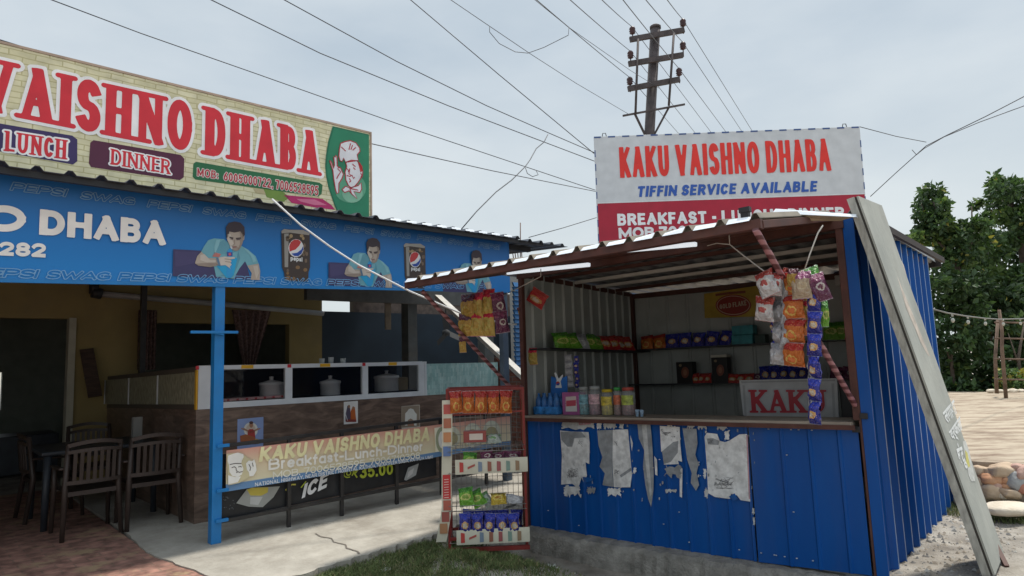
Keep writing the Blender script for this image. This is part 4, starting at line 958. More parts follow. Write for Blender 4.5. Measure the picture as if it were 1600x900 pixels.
for x, y, z1 in ((KW-.012, -.03, 2.44), (-.05, -.03, 2.46), (BL[0]+.02, BL[1]-.07, 2.44), (BR[0]-.07, BR[1]-.07, 2.44)):
    mb = Mb(); mb.box(x, y, (-.05 if x < -2 else 1.03) if y < 0 else -.05, x+.048, y+.048, z1); part(mb, 'post', m_brown, ks, .003)
mb = Mb(); mb.box(KW-.02, -.04, 2.385, .01, .02, 2.445)
mb.beam((KW, .02, 2.43), (BL[0], BL[1], 2.43), .04, .05); mb.beam((0, .02, 2.44), (BR[0], BR[1], 2.44), .04, .05); mb.beam((BL[0], BL[1]-.04, 2.405), (BR[0], BR[1]-.04, 2.405), .05, .06)
part(mb, 'top_frame', m_brown, ks)
m_lit_rafter = mat('lit_pale_rafter', (.55, .53, .48), .6, var=.12)  # pale colour paints the light falling on two of the rafters
for i, y in enumerate((.55, 1.05, 1.55, 2.05)):
    mb = Mb(); f = y/2.5; mb.beam((KW-.2*f, y, 2.45), (.02, y+.05, 2.46), .04, .035); part(mb, 'rafter', m_lit_rafter if i in (1, 2) else m_brown, ks)
mb = Mb(); corrugated(mb, -3.42, .085, -.02, 3.25, 2.485, 2.50, .2, .035, th=.004); part(mb, 'roof', mat('kiosk_roof_sheet', (.26, .265, .27), .5, var=.25, metal=.2), ks)
mb = Mb(); mb.beam((.092, .0, 2.495), (.15, 3.27, 2.515), .03, .055); mb.box(-3.42, 3.25, 2.45, .13, 3.28, 2.53); part(mb, 'roof_edge', mat('dark_eave', (.04, .03, .028), .7, var=.3), ks)
# awning flap
FO, FZ = -1.43, 2.20
fz_ = lambda y: 2.475+(FZ-2.475)*(y/FO)
mb = Mb(); nrib = 15; pt = 3.06/nrib
corrugated(mb, -3.12, -.06, FO-.035, -.03, fz_(FO)+.032, fz_(-.03)+.03, pt, .032, top=.10, flank=.09, th=.004)
part(mb, 'flap_sheet', mat('tan_grey_sheet', (.22, .19, .15), .6, var=.2, dirt=.2), ks)
mb = Mb()
for i in range(nrib):
    x0 = -3.12+i*pt+.012; x1 = x0+pt*.66; z = fz_(FO)+.022; tw = random.uniform(-.006, .008)
    mb.add([(x0, FO-.05, z), (x1, FO-.05, z), (x1+.01, FO-.026, z+.030+tw), (x0+.01, FO-.026, z+.030-tw)], [(0, 1, 2, 3)])
part(mb, 'flap_lip', m_lip, ks)
mb = Mb()
mb.beam((-3.13, FO-.012, fz_(FO)), (-.06, FO-.012, fz_(FO)), .045, .055)
mb.beam((-3.11, FO, fz_(FO)), (-3.11, -.03, fz_(-.03)), .04, .045); mb.beam((-.075, FO, fz_(FO)), (-.075, -.03, fz_(-.03)), .04, .045)
mb.beam((-3.1, -.05, fz_(-.05)), (-.06, -.05, fz_(-.05)), .04, .04); mb.beam((-3.1, FO/2, fz_(FO/2)), (-.06, FO/2, fz_(FO/2)), .03, .025)
part(mb, 'flap_frame', m_brown, ks, .003)
mb = Mb(); a = [K.on(1212, 326, 1, -.9), K.on(1338, 335, 1, -.25), K.on(1338, 339, 1, -.28), K.on(1206, 333, 1, -.95)]
mb.add([tuple(q) for q in a]+[(q.x, q.y+.05, q.z+.004) for q in a], [(0, 1, 2, 3), (7, 6, 5, 4), (0, 4, 5, 1), (3, 2, 6, 7)])
part(mb, 'bent_sheet', m_lip, ks)
mb = Mb(); a = [K.on(1190, 334, 1, -1.0), K.on(1330, 339.5, 1, -.30), K.on(1310, 345, 1, -.3), K.on(1186, 344, 1, -1.0)]
mb.prism(a, (0, .03, .003)); part(mb, 'fascia_board', mat('tan_board', (.30, .22, .14), .8, var=.2), ks)
# two white strips added under the flap, made bright by emission
m_glow = bpy.data.materials.new('glowing_white'); m_glow.use_nodes = True; p = m_glow.node_tree.nodes['Principled BSDF']
p.inputs['Base Color'].default_value = (.8, .82, .85, 1); p.inputs['Emission Color'].default_value = (.85, .93, 1, 1); p.inputs['Emission Strength'].default_value = .55
for (x0, y0), (x1, y1) in (((786, 427), (921, 413.5)), ((962, 392.5), (1088, 381.5))):
    a, b = K.on(x0, y0, 1, -.16), K.on(x1, y1, 1, -.16); mb = Mb(); mb.beam((a.x, -.16, a.z), (b.x, -.16, b.z), .04, .035); part(mb, 'glow_strip', m_glow, ks, .006)
# wrapped props that hold the flap
m_wrap = bpy.data.materials.new('red_striped_wrap'); m_wrap.use_nodes = True; t = m_wrap.node_tree; p = t.nodes['Principled BSDF']; p.inputs['Roughness'].default_value = .5
tcn = t.nodes.new('ShaderNodeTexCoord'); wv = t.nodes.new('ShaderNodeTexWave'); wv.inputs['Scale'].default_value = 6.5; wv.bands_direction = 'Z'; wv.inputs['Distortion'].default_value = 1.5
t.links.new(tcn.outputs['Object'], wv.inputs[0]); r = t.nodes.new('ShaderNodeValToRGB'); r.color_ramp.elements[0].color = (.10, .028, .03, 1); r.color_ramp.elements[1].color = (.34, .15, .16, 1)
r.color_ramp.elements[0].position = .4; r.color_ramp.elements[1].position = .6; t.links.new(wv.outputs[0], r.inputs[0]); t.links.new(r.outputs[0], p.inputs['Base Color'])
def prop_rod(top, low, r_=.019):
    mb = Mb(); n = 26; pts = [Vector(top)+(Vector(low)-Vector(top))*i/n for i in range(n+1)]
    mb.tube(pts, [r_*(1+.10*math.sin(i*2.4)) for i in range(n+1)], 10); part(mb, 'prop_rod', m_wrap, ks)
a, b = K.on(660, 455, 0, -3.07), K.on(806, 612, 0, -3.07); prop_rod((-3.07, a.y, a.z), (-3.07, b.y-.02, b.z))
a, b = K.on(1180, 358, 0, -.09), K.on(1341, 640, 0, -.03); prop_rod((-.09, a.y, a.z), (-.03, b.y-.02, b.z))
mb = Mb(); a = K.on(1163, 330, 1, FO); mb.box(a.x-.02, FO-.01, fz_(FO)+.03, a.x+.025, FO+.02, fz_(FO)+.11); mb.box(a.x-.028, FO-.014, fz_(FO)+.085, a.x+.033, FO+.024, fz_(FO)+.115); part(mb, 'hook', m_dark, ks)
# counter top, shelves, latch, screws
mb = Mb(); mb.box(KW+.0, -.075, .988, -.055, .42, 1.018); part(mb, 'counter_top', m_wood, ks, .004)
mb = Mb(); mb.box(KW+.02, -.085, .965, -.03, -.077, .998); part(mb, 'counter_edge', m_brown, ks)
def shelf_bar(pts, d, z):
    mb = Mb(); a, b = pts; mb.hexa([(a[0], a[1], z-.015), (b[0], b[1], z-.015), (b[0]+d[0], b[1]+d[1], z-.015), (a[0]+d[0], a[1]+d[1], z-.015)], [(a[0], a[1], z), (b[0], b[1], z), (b[0]+d[0], b[1]+d[1], z), (a[0]+d[0], a[1]+d[1], z)])
    part(mb, 'shelf', m_dark, ks)
shelf_bar(((-3.05, .10), (-3.20, 2.35)), (.26, 0), 1.675); shelf_bar(((-3.2, 2.22), (.0, 2.56)), (0, .26), 1.70); shelf_bar(((-3.2, 2.22), (.0, 2.56)), (0, .26), 1.265)
mb = Mb()
for px_, py_ in ((1350, 650), (1338, 671)): a = K.on(px_, py_, 1, -.03); mb.box(a.x-.025, -.045, a.z-.02, a.x+.025, -.028, a.z+.02)
part(mb, 'latch', m_dark, ks, .003)
mb = Mb()
for k in range(26):
    y = random.choice((-.016, -.02)); x = random.uniform(-.78, -.03) if k < 12 else random.uniform(KW+.1, -.85); z = random.choice((.95, .04, random.uniform(.1, .9)))
    mb.lathe((x, y-.012, z), [(.006, 0), (.008, .003), (.006, .006)], 6)
part(mb, 'screw_heads', mat('pale_screw', (.6, .6, .6), .4, metal=.3), ks)
# torn paper on the front panel
def jag(x0, y0, x1, y1, amp, n=9):
    P_ = []
    for i in range(n): P_.append((x0+(x1-x0)*i/n+random.uniform(-amp, amp)*.4, y0+random.uniform(-amp, amp)*.5))
    for i in range(n): P_.append((x1+random.uniform(-amp, amp)*.5, y0+(y1-y0)*i/n+random.uniform(-amp, amp)*.3))
    for i in range(n): P_.append((x1+(x0-x1)*i/n+random.uniform(-amp, amp)*.4, y1+random.uniform(-amp, amp)))
    for i in range(n): P_.append((x0+random.uniform(-amp, amp)*.5, y1+(y0-y1)*i/n+random.uniform(-amp, amp)*.3))
    return P_
A_ = Art(K, 1, -.019, step=.0012); A_.crop = (820, 620, 2.7586)
PW, PG, PS = (.70, .705, .70), (.29, .305, .32), (.50, .51, .51)
def pw(*pts, c=PW, n=1): A_.poly(list(pts), c, n)
pw((152,145),(200,150),(275,152),(280,200),(278,290),(262,282),(268,340),(255,372),(245,348),(235,380),(228,392),(205,375),(157,378),(160,250))
pw((155,150),(245,152),(265,175),(215,178),(205,215),(185,215),(158,185), c=PG, n=2)
pw(*jag(172,385,238,425,14)); pw(*jag(160,108,300,138,9), c=PS); pw((230,104),(282,100),(286,118),(235,122), c=(.5,.25,.28), n=2); pw(*jag(270,390,300,412,12), c=PG); pw((250,345),(300,350),(295,360),(255,372), c=(.003,.098,.36), n=3)
pw((312,145),(380,142),(378,330),(384,388),(360,385),(335,380),(345,330),(322,300),(335,260),(318,210), c=PG)
pw((380,142),(445,140),(452,220),(462,335),(455,390),(385,390),(380,330),(378,250)); pw(*jag(360,392,415,430,12)); pw((410,338),(458,305),(460,318),(415,348), c=PG, n=2); pw(*jag(312,112,330,138,6)); pw(*jag(340,108,395,136,8), c=PS); pw(*jag(408,102,426,136,5))
pw((455,165),(466,200),(462,235),(457,200)); pw(*jag(468,305,480,328,5))
pw((485,112),(540,108),(548,180),(552,250),(556,330),(555,400),(545,475),(532,440),(520,380),(510,300),(515,230),(492,180), c=PG); pw((505,120),(525,118),(538,300),(548,420),(540,430),(520,280), c=PS, n=2); pw((558,255),(570,270),(572,340),(562,335))
pw((582,125),(668,130),(670,200),(678,280),(660,275),(665,290),(600,292),(605,250),(588,235), c=PW); pw((592,235),(640,195),(662,190),(660,240),(630,280),(600,290), c=PG, n=2); pw(*jag(615,105,635,128,4)); pw(*jag(605,298,672,345,16), c=PG); pw(*jag(605,398,655,410,6), c=PS); pw((668,300),(680,310),(678,435),(668,430))
pw((680,135),(740,138),(745,200),(735,250),(750,290),(740,330),(752,380),(738,405),(715,370),(720,330),(700,270),(690,200), c=PG); pw(*jag(700,112,730,134,6), c=PS); pw(*jag(745,110,782,138,7), c=PS)
pw((775,172),(785,155),(830,160),(840,190),(862,195),(880,190),(925,162),(958,160),(962,250),(968,350),(972,452),(930,445),(915,425),(890,418),(885,440),(820,432),(790,415),(785,300)); pw((880,430),(905,416),(920,440),(900,448), c=(.003,.098,.36), n=3)
pw((785,180),(812,178),(840,190),(835,208),(790,205), c=PG, n=2); pw((955,165),(961,165),(972,440),(966,440), c=(.5,.3,.33), n=2); pw(*jag(862,146,882,186,7)); pw(*jag(830,118,872,140,7), c=PS); pw(*jag(770,310,782,350,6)); pw(*jag(775,400,790,432,6), c=PS); pw(*jag(980,480,990,505,4), c=PS); pw(*jag(984,520,992,552,4), c=PS)
INK = (.11, .11, .12)
def scrib(cx, cy, rx, ry, n):
    for k in range(n):
        q = [(cx+random.uniform(-rx, rx), cy+random.uniform(-ry, ry)) for _ in range(3)]; A_.line(q, .0025, INK, 3)
for q in ((205, 328, 26, 22, 10), (400, 322, 14, 12, 5), (862, 372, 40, 26, 14), (610, 158, 22, 10, 7), (640, 172, 10, 4, 3), (805, 192, 18, 10, 5), (240, 200, 12, 16, 3), (395, 200, 10, 14, 3)): scrib(*q)
for q in range(6): A_.line([(185+q*8, 350-q), (190+q*8, 320+random.uniform(-6, 6)), (196+q*7, 345)], .003, INK, 3)
for k in range(70):
    x = random.choice((random.uniform(150, 470), random.uniform(480, 760), random.uniform(770, 990))); y = random.uniform(100, 440); A_.poly(jag(x, y, x+random.uniform(2, 6), y+random.uniform(3, 14), 3, 3), random.choice((PG, PS)), 1)
A_.done(ks, 'torn_paper', .8)
# plinth of rough concrete under the front
mb = Mb(); n = 60
rows = []
for i in range(n+1):
    x = KW-.15+(3.0)*i/n; f = i/n; j = random.uniform(-.012, .012)
    d = .12*(1-f)**.6+.05+random.uniform(-.008, .008)
    rows.append([(x, .06, -.03), (x, -.02, -.035+j*.3), (x, -d, -.045+j), (x, -d-.035+j, -.075+j), (x, -d-.06+j, -.16+j), (x, -d-.085+j*1.5, -.42)])
for i in range(n):
    for q in range(5): mb.add([rows[i][q], rows[i+1][q], rows[i+1][q+1], rows[i][q+1]], [(0, 1, 2, 3)], 0, True)
solo(mb, 'path_plinth', mat('plinth_concrete', (.20, .19, .17), .95, col2=(.36, .34, .305), scale=9, bump=.9, bscale=50, dirt=.4), None, None, K, kind='structure')

# ---------------------------------------------------------------- packets
P_MAT = {
 'orange': packet_mat('packet_orange', (.52, .13, .02), (.36, .02, .015), (.66, .42, .10), (.62, .16, .04)),
 'blue': packet_mat('packet_blue', (.025, .03, .25), (.03, .05, .42), (.60, .34, .12), (.62, .55, .45)),
 'green': packet_mat('packet_green', (.14, .36, .03), (.05, .22, .02), (.50, .52, .14), (.20, .32, .05)),
 'yellow': packet_mat('packet_yellow', (.55, .38, .04), (.30, .22, .03), (.62, .50, .12), (.42, .2, .03)),
 'purple': packet_mat('packet_purple', (.11, .02, .06), (.20, .04, .10), (.52, .45, .42), (.12, .02, .05)),
 'silver': packet_mat('packet_silver', (.40, .40, .42), (.30, .30, .33), (.52, .52, .53), (.45, .44, .45), .3),
 'white': packet_mat('packet_white_red', (.52, .50, .50), (.42, .06, .05), (.60, .58, .56), (.42, .08, .07)),
 'redgold': packet_mat('packet_red_gold', (.52, .36, .08), (.62, .03, .07), (.50, .40, .10), (.46, .30, .06)),
 'plumgold': packet_mat('packet_plum_gold', (.46, .28, .06), (.10, .02, .04), (.50, .36, .08), (.42, .26, .05)),
 'noodle': packet_mat('packet_noodle', (.40, .30, .20), (.24, .05, .14), (.50, .40, .26), (.44, .34, .22)),
 'red': packet_mat('packet_red', (.50, .03, .03), (.5, .05, .04), (.6, .3, .1), (.6, .5, .4)),
 'silvergreen': packet_mat('packet_silver_green', (.36, .40, .36), (.14, .30, .10), (.45, .5, .42), (.2, .35, .15)),
}
_pk = {}
def packet_mesh(wd, h, th, seed=0):
    rr = random.Random(seed); a1, a2 = rr.uniform(0, 6), rr.uniform(0, 6); mb = Mb()
    def f(u, v, sg):
        x = (u-.5)*wd; z = (v-.5)*h; ed = min(1, max(0, (min(v, 1-v)-.06)/.2)); eu = math.sin(math.pi*u)**.55
        y = th/2*(ed**.6)*eu + .13*th*math.sin(9*u+a1)*math.sin(11*v+a2)*ed + .07*th*math.sin(17*u+5*v+a2)*ed
        x *= (.90+.10*(1-ed)+.035*math.sin(7*v+a1))
        return (x, sg*y-.004*math.sin(5*v+a2), z+.006*math.sin(23*u)*(1-ed)*(.3))
    mb.surf(lambda u, v: f(u, v, -1), 10, 12); k = len(mb.v); fs = len(mb.f)
    mb.surf(lambda u, v: f(u, v, 1), 10, 12); mb.f[fs:] = [tuple(reversed(q)) for q in mb.f[fs:]]
    return mb
def packet_obj(kind, wd, h, th, m4, name='snack_packet', label=None, cat='snack packet', group=None, parent=None, seed=0):
    key = (kind, round(wd, 3), round(h, 3), round(th, 3), seed % 3)
    if key not in _pk: _pk[key] = mesh_of(packet_mesh(wd, h, th, seed % 3), 'packet_mesh', P_MAT[kind])
    o = bpy.data.objects.new(name, _pk[key]); COL.objects.link(o)
    if parent: o.parent = parent; o.matrix_parent_inverse = parent.matrix_world.inverted()
    o.matrix_world = m4
    if not parent: set_tags(o, label, cat, group)
    return o
def rot(ax, d): return Matrix.Rotation(rad(d), 4, ax)
def pk_at(fr, loc, yaw=0, pitch=0, roll=0): return fr.m4(loc) @ rot('Z', yaw) @ rot('X', pitch) @ rot('Y', roll)

# strips hanging from the awning strings
YH = -1.08
def kx(px_, py_, y=YH): return K.on(px_, py_, 1, y)
def strip(kind, tpx, bpx, wpx, n, label, y=YH, yaw=0, th=.05, seed=0, name='packet_strip', cat='packet strip', group='snack packets hanging from the kiosk awning'):
    a, b = kx(*tpx, y), kx(*bpx, y); wd = abs(kx(tpx[0]+wpx, tpx[1], y).x-a.x)
    e = thing(name, label, cat, K, (a.x, y, a.z), group); dz = (a.z-b.z)/n; ang = math.degrees(math.atan2(b.x-a.x, a.z-b.z))
    for i in range(n):
        f = (i+.5)/n; q = a+(b-a)*f
        packet_obj(kind, wd, dz*1.01*math.hypot(1, (b.x-a.x)/max(.01, a.z-b.z)), th, pk_at(K, (q.x, y+random.uniform(-.006, .006), q.z), yaw+random.uniform(-16, 16), random.uniform(-7, 7), -ang+random.uniform(-4, 4)), 'packet', parent=e, seed=seed+i)
    return e
strip('silver', (1216, 438), (1216, 570), 30, 4, 'silver-backed strip of snack packets left of the orange strip in the hanging bunch', y=YH+.02, yaw=-25)
strip('orange', (1240, 424), (1240, 573), 40, 4, 'long bright orange strip of snack packets in the middle of the hanging bunch', y=YH-.06, yaw=-8)
strip('orange', (1262, 432), (1266, 525), 28, 2, 'short orange strip of snack packets half hidden behind the blue strip', y=YH+.05, yaw=30)
strip('blue', (1273, 452), (1273, 663), 25, 6, 'longest dark blue strip of snack packets, its end hanging below the counter edge', y=YH-.09, yaw=-18)
strip('blue', (1211, 462), (1215, 560), 14, 3, 'narrow blue strip of snack packets at the left back of the hanging bunch', y=YH+.09, yaw=-60)
strip('white', (1203, 425), (1192, 502), 36, 2, 'white and red strip of snack packets bent outward on the left of the hanging bunch', y=YH-.03, yaw=-30)
strip('noodle', (1250, 424), (1254, 467), 33, 1, 'single beige and plum noodle packet at the top of the hanging bunch', y=YH-.13, name='snack_packet', cat='snack packet')
strip('green', (1262, 419), (1278, 455), 32, 1, 'green snack packet folded over the top of the hanging bunch', y=YH-.05, yaw=20, name='snack_packet', cat='snack packet')
strip('purple', (1272, 428), (1287, 470), 29, 1, 'plum snack packet slanting down at the upper right of the hanging bunch', y=YH-.11, yaw=15, name='snack_packet', cat='snack packet')
strip('green', (1287, 470), (1289, 511), 15, 1, 'green snack packet hanging at the right edge of the bunch', y=YH-.05, yaw=30, name='snack_packet', cat='snack packet')
strip('orange', (1230, 418), (1224, 450), 20, 1, 'small orange snack packet behind the prop rod at the top of the hanging bunch', y=YH+.0, yaw=-35, name='snack_packet', cat='snack packet')
strip('white', (1190, 424), (1206, 462), 34, 1, 'white and red packet lying slanted over the top left of the hanging bunch', y=YH-.12, yaw=-10, th=.07, name='snack_packet', cat='snack packet')
strip('white', (1214, 426), (1210, 462), 22, 1, 'white and red packet pressed against the prop rod in the hanging bunch', y=YH-.10, yaw=20, th=.06, name='snack_packet', cat='snack packet')
strip('redgold', (1252, 440), (1257, 500), 22, 2, 'red and gold strip between the orange and blue strips of the hanging bunch', y=YH-.02, yaw=15)
strip('silver', (1228, 430), (1227, 545), 15, 3, 'narrow silver strip seen edge-on beside the orange strip of the hanging bunch', y=YH-.04, yaw=50)
strip('silver', (1267, 465), (1268, 640), 10, 6, 'pale foil backs showing along the left edge of the longest blue strip', y=YH-.06, yaw=60)
strip('plumgold', (1240, 420), (1238, 448), 20, 1, 'brown and gold packet tucked in the middle of the bunch top', y=YH-.12, yaw=-15, name='snack_packet', cat='snack packet')
m_str = mat('white_string', (.52, .50, .46), .8)
def string(pxs, y, label, name='string', r_=.004):
    pts = [kx(px_, py_, y[i] if isinstance(y, (list, tuple)) else y) for i, (px_, py_) in enumerate(pxs)]
    mb = Mb(); mb.tube(pts, r_, 6); return solo(mb, name, m_str, label, 'string', K, tuple(pts[0]))
string([(1139, 362), (1140, 382), (1160, 398), (1186, 418), (1205, 432)], YH, 'grey string from the awning frame to the left of the hanging snack bunch')
string([(1286, 352), (1278, 364), (1265, 398), (1256, 424)], YH, 'grey string from the awning frame to the right of the hanging snack bunch')
string([(1140, 382), (1120, 380), (1105, 384)], YH, 'loose end of grey string knotted under the awning', r_=.003)
string([(845, 420), (845, 432), (800, 455), (778, 466)], [-.7, -.7, -.55, -.5], 'grey string running from the awning to the red and gold packets')
# red and gold packets on the left
YL = -.80
for i, (row, (kind, x, y_, w_, h_)) in enumerate([('upper', ('plumgold', 731, 480, 26, 38)), ('upper', ('redgold', 747, 478, 20, 40)), ('upper', ('redgold', 763, 474, 20, 42)), ('lower', ('plumgold', 731, 508, 26, 34)), ('lower', ('redgold', 747, 506, 20, 38)), ('lower', ('redgold', 764, 505, 22, 40))]):
    a, b = K.on(x-w_/2, y_-h_/2, 1, YL), K.on(x+w_/2, y_+h_/2, 1, YL)
    packet_obj(kind, (b.x-a.x)*1.08, a.z-b.z, .06, pk_at(K, ((a.x+b.x)/2, YL, (a.z+b.z)/2), random.uniform(-14, 14), 0, 3), label='%s snack packet, %s of the %s row hung by the kiosk\'s left post' % ('plum and gold' if kind == 'plumgold' else 'red and gold', ('leftmost', 'middle', 'rightmost')[i % 3], row), group='red and gold packets hung by the left post', seed=i)
for i, (x, y_, w_, h_) in enumerate(((777, 478, 12, 42), (781, 503, 14, 34))):
    a, b = K.on(x-w_/2, y_-h_/2, 1, YL), K.on(x+w_/2, y_+h_/2, 1, YL)
    packet_obj('purple', .13, a.z-b.z, .05, pk_at(K, ((a.x+b.x)/2, YL+.02, (a.z+b.z)/2), 55, 0, -8), label='plum snack packet turned edge-on at the %s right of the red and gold bunch' % ('upper', 'lower')[i], group='red and gold packets hung by the left post', seed=i)
a, b = K.on(718, 527, 1, YL), K.on(728, 551, 1, YL); packet_obj('plumgold', b.x-a.x, a.z-b.z, .03, pk_at(K, ((a.x+b.x)/2, YL, (a.z+b.z)/2), 10), label='single small plum and gold packet dangling below the red and gold bunch')
for px_, py_, pw_, ph_, kd, rl_, lab in ((840, 466, 26, 22, 'red', 35, 'red snack packet hanging askew inside the kiosk\'s left wall'), (817, 489, 12, 22, 'plumgold', -20, 'upper brown packet hanging on the inner side of the kiosk\'s left post'), (819, 510, 10, 22, 'plumgold', 0, 'lower brown packet hanging on the inner side of the kiosk\'s left post'), (831, 557, 16, 26, 'redgold', 0, 'red and yellow packet pinned below the left shelf beside the post')):
    a, b = K.on(px_-pw_/2, py_-ph_/2, 1, .12), K.on(px_+pw_/2, py_+ph_/2, 1, .12)
    packet_obj(kd, b.x-a.x, a.z-b.z, .05, pk_at(K, ((a.x+b.x)/2, .12, (a.z+b.z)/2), 15, 0, rl_), label=lab)

# ---------------------------------------------------------------- goods on the counter and shelves
CT = 1.018
def kc(px_, y=.16, py_=640): return K.on(px_, py_, 1, y).x
m_clear = glass_mat('jar_plastic', (.5, .52, .52), .08, .3)
def jar(px0, px1, top, lidc, fillc, lab, labc):
    y = .2; x0, x1 = K.on(px0, 640, 1, y).x, K.on(px1, 640, 1, y).x; r = (x1-x0)/2*.96; cx = (x0+x1)/2; h = K.on((px0+px1)/2, top, 1, y).z-CT
    o = thing('sweet_jar', lab, 'jar', K, (cx, y, CT), 'sweet jars on the kiosk counter')
    mb = Mb(); mb.lathe((cx, y, CT), [(r*.9, 0), (r, .015), (r, h*.80), (r*.8, h*.88)], 18); part(mb, 'jar_body', m_clear, o)
    mb = Mb(); mb.lathe((cx, y, CT+.004), [(r*.86, 0), (r*.93, .01), (r*.93, h*.38), (r*.7, h*.42)], 18); part(mb, 'sweets', mat('sweets_%d' % px0, fillc, .5, var=.5, scale=60, bump=.6, bscale=60), o)
    mb = Mb(); mb.lathe((cx, y, CT+h*.885), [(r*.82, 0), (r*.84, h*.1), (r*.7, h*.115)], 18); part(mb, 'lid', mat('lid_%d' % px0, lidc, .4), o)
    mb = Mb(); k = 10
    vv = [(cx+r*1.012*math.cos(rad(-160+140*i/k)), y+r*1.012*math.sin(rad(-160+140*i/k)), CT+h*z) for z in (.38, .72) for i in range(k+1)]
    mb.add(vv, [(i, i+1, k+2+i, k+1+i) for i in range(k)]); part(mb, 'jar_label', mat('jar_label_%d' % px0, labc, .4, var=.5, scale=40), o)
jar(905, 922, 604, (.3, .32, .32), (.10, .32, .36), 'clear sweet jar with blue-green sweets right of the pink box', (.16, .34, .40))
jar(922, 940, 603, (.34, .36, .36), (.30, .14, .18), 'clear sweet jar with a pink and white label', (.55, .36, .40))
jar(941, 959, 608, (.56, .42, .02), (.50, .40, .04), 'yellow-lidded jar full of yellow sweets', (.52, .42, .06))
jar(960, 972, 605, (.05, .32, .08), (.28, .12, .10), 'narrow sweet jar with a green lid', (.45, .12, .06))
jar(973, 993, 605, (.42, .07, .05), (.26, .12, .12), 'red-lidded sweet jar with a lime label, rightmost of the jars', (.35, .42, .08))
o = thing('water_bottle_pack', 'blue shrink-wrapped pack of small drink bottles at the counter\'s left end', 'bottle pack', K, (kc(860), .2, CT))
x0, x1 = kc(843, .2), kc(880, .2); hh = K.on(860, 614, 1, .2).z-CT; m_bb = mat('blue_bottle', (.04, .14, .36), .25, var=.3, scale=20); m_bw = glass_mat('bottle_plastic', (.3, .42, .55), .08, .5)
for i in range(4):
    for j in range(2):
        cx = x0+(x1-x0)*(i+.5)/4; cy = .15+.075*j; r = (x1-x0)/8.6; mb = Mb()
        mb.lathe((cx, cy, CT), [(r, 0), (r, hh*.62), (r*.9, hh*.72), (r*.35, hh*.88), (r*.35, hh)], 12); b_ = part(mb, 'bottle', m_bb, o)
mb = Mb(); mb.box(x0-.005, .10, CT+.001, x1+.005, .27, CT+hh*.38); part(mb, 'wrap', mat('blue_wrap', (.04, .20, .50), .3, var=.5, scale=18), o, .01)
o = thing('drink_advert_card', 'blue standing soft-drink advert card with a white bottle shape behind the bottle pack', 'advert card', K, (kc(873), .33, CT))
mb = Mb(); q = [K.on(px_, py_, 1, .33) for px_, py_ in ((860, 640), (887, 640), (886, 587), (875, 592), (861, 588))]; mb.prism([tuple(v) for v in q], (0, .006, 0)); part(mb, 'card', ink((.03, .16, .50)), o)
A_ = Art(K, 1, .329); A_.poly([(868, 606), (870, 594), (866, 583), (869, 582), (873, 592), (879, 585), (880, 587), (876, 596), (878, 606)], (.7, .72, .74), 1); A_.oval((872, 599), 3, 3.2, (.5, .06, .06), 2, 10); A_.poly([(869.2, 600), (874.8, 598), (874, 602), (870, 602)], (.03, .07, .35), 3); A_.done(o)
o = thing('sweet_box', 'open pink and purple sweet box with a white label beside the bottle pack', 'box', K, (kc(892), .18, CT))
x0, x1 = kc(879, .14), kc(905, .14); mb = Mb(); mb.box(x0, .14, CT, x1, .26, K.on(890, 613, 1, .14).z); part(mb, 'carton', ink((.36, .10, .26)), o, .004)
A_ = Art(K, 1, .138); A_.poly([(884, 620), (900, 619), (901, 629), (884, 630)], (.6, .5, .48), 1); A_.poly([(884, 631), (901, 630), (902, 643), (884, 643)], (.62, .6, .58), 1); A_.poly([(885, 626), (900, 625), (900, 634), (885, 635)], (.5, .08, .12), 2); A_.done(o)
for i, px_ in enumerate((995.5, 1002.5)):
    mb = Mb(); cx = kc(px_, .1); mb.lathe((cx, .1, CT), [(.014, 0), (.019, .06), (.016, .06), (.012, .005)], 12); solo(mb, 'paper_cup', mat('cup_blue_white', (.30, .42, .55), .5, var=.5, scale=40), ('left', 'right')[i]+' one of two small blue and white paper cups beside the last jar', 'cup', K, (cx, .1, CT), 'paper cups on the kiosk counter')
def hang_strip(px_, top, bot, kind, w_, lab):
    a, b = K.on(px_, top, 1, .35), K.on(px_, bot, 1, .35); e = thing('sachet_strip', lab, 'sachet strip', K, (a.x, .35, a.z), 'sachet strips hanging below the left shelf'); n = 5
    for i in range(n): packet_obj(kind, w_, (a.z-b.z)/n, .012, pk_at(K, (a.x+random.uniform(-.006, .006), .35, a.z-(a.z-b.z)*(i+.5)/n), random.uniform(-20, 20), 0, random.uniform(-4, 4)), 'sachet', parent=e, seed=i)
hang_strip(888, 554, 605, 'silver', .09, 'pale grey sachet strip hanging above the pink sweet box'); hang_strip(900, 556, 606, 'blue', .06, 'narrow dark blue sachet strip hanging above the first jar')
# packets on the left shelf, back shelf
def shelf_row(fr_pts, z, kinds, n, h, w_, group, yaw, lab, start=0):
    a, b = Vector(fr_pts[0]), Vector(fr_pts[1])
    for i in range(n):
        f = (i+.5)/n; q = a+(b-a)*f; kd = kinds[i]; cn = {'green': 'green', 'silver': 'silver', 'red': 'dark red', 'orange': 'orange', 'blue': 'dark blue', 'purple': 'plum', 'yellow': 'yellow', 'white': 'white and red', 'silvergreen': 'silver and green'}[kd]
        packet_obj(kd, w_, h, .06, pk_at(fr_K, (q.x, q.y, z+h*.42), yaw+random.uniform(-12, 12), -22+random.uniform(-8, 8), random.uniform(-10, 10)), label=lab % (cn, ORD[i]), group=group, seed=i)
fr_K = K
a, b = K.on(868, 533, 0, -2.95), K.on(980, 537, 0, -3.05)
shelf_row(((-2.93, a.y), (-3.02, b.y)), 1.675, ['green', 'green', 'silver', 'green', 'green', 'red', 'red', 'red', 'red'], 9, .20, .24, 'snack packets on the kiosk\'s left shelf', 80, '%s snack packet, %s from the front on the kiosk\'s left shelf')
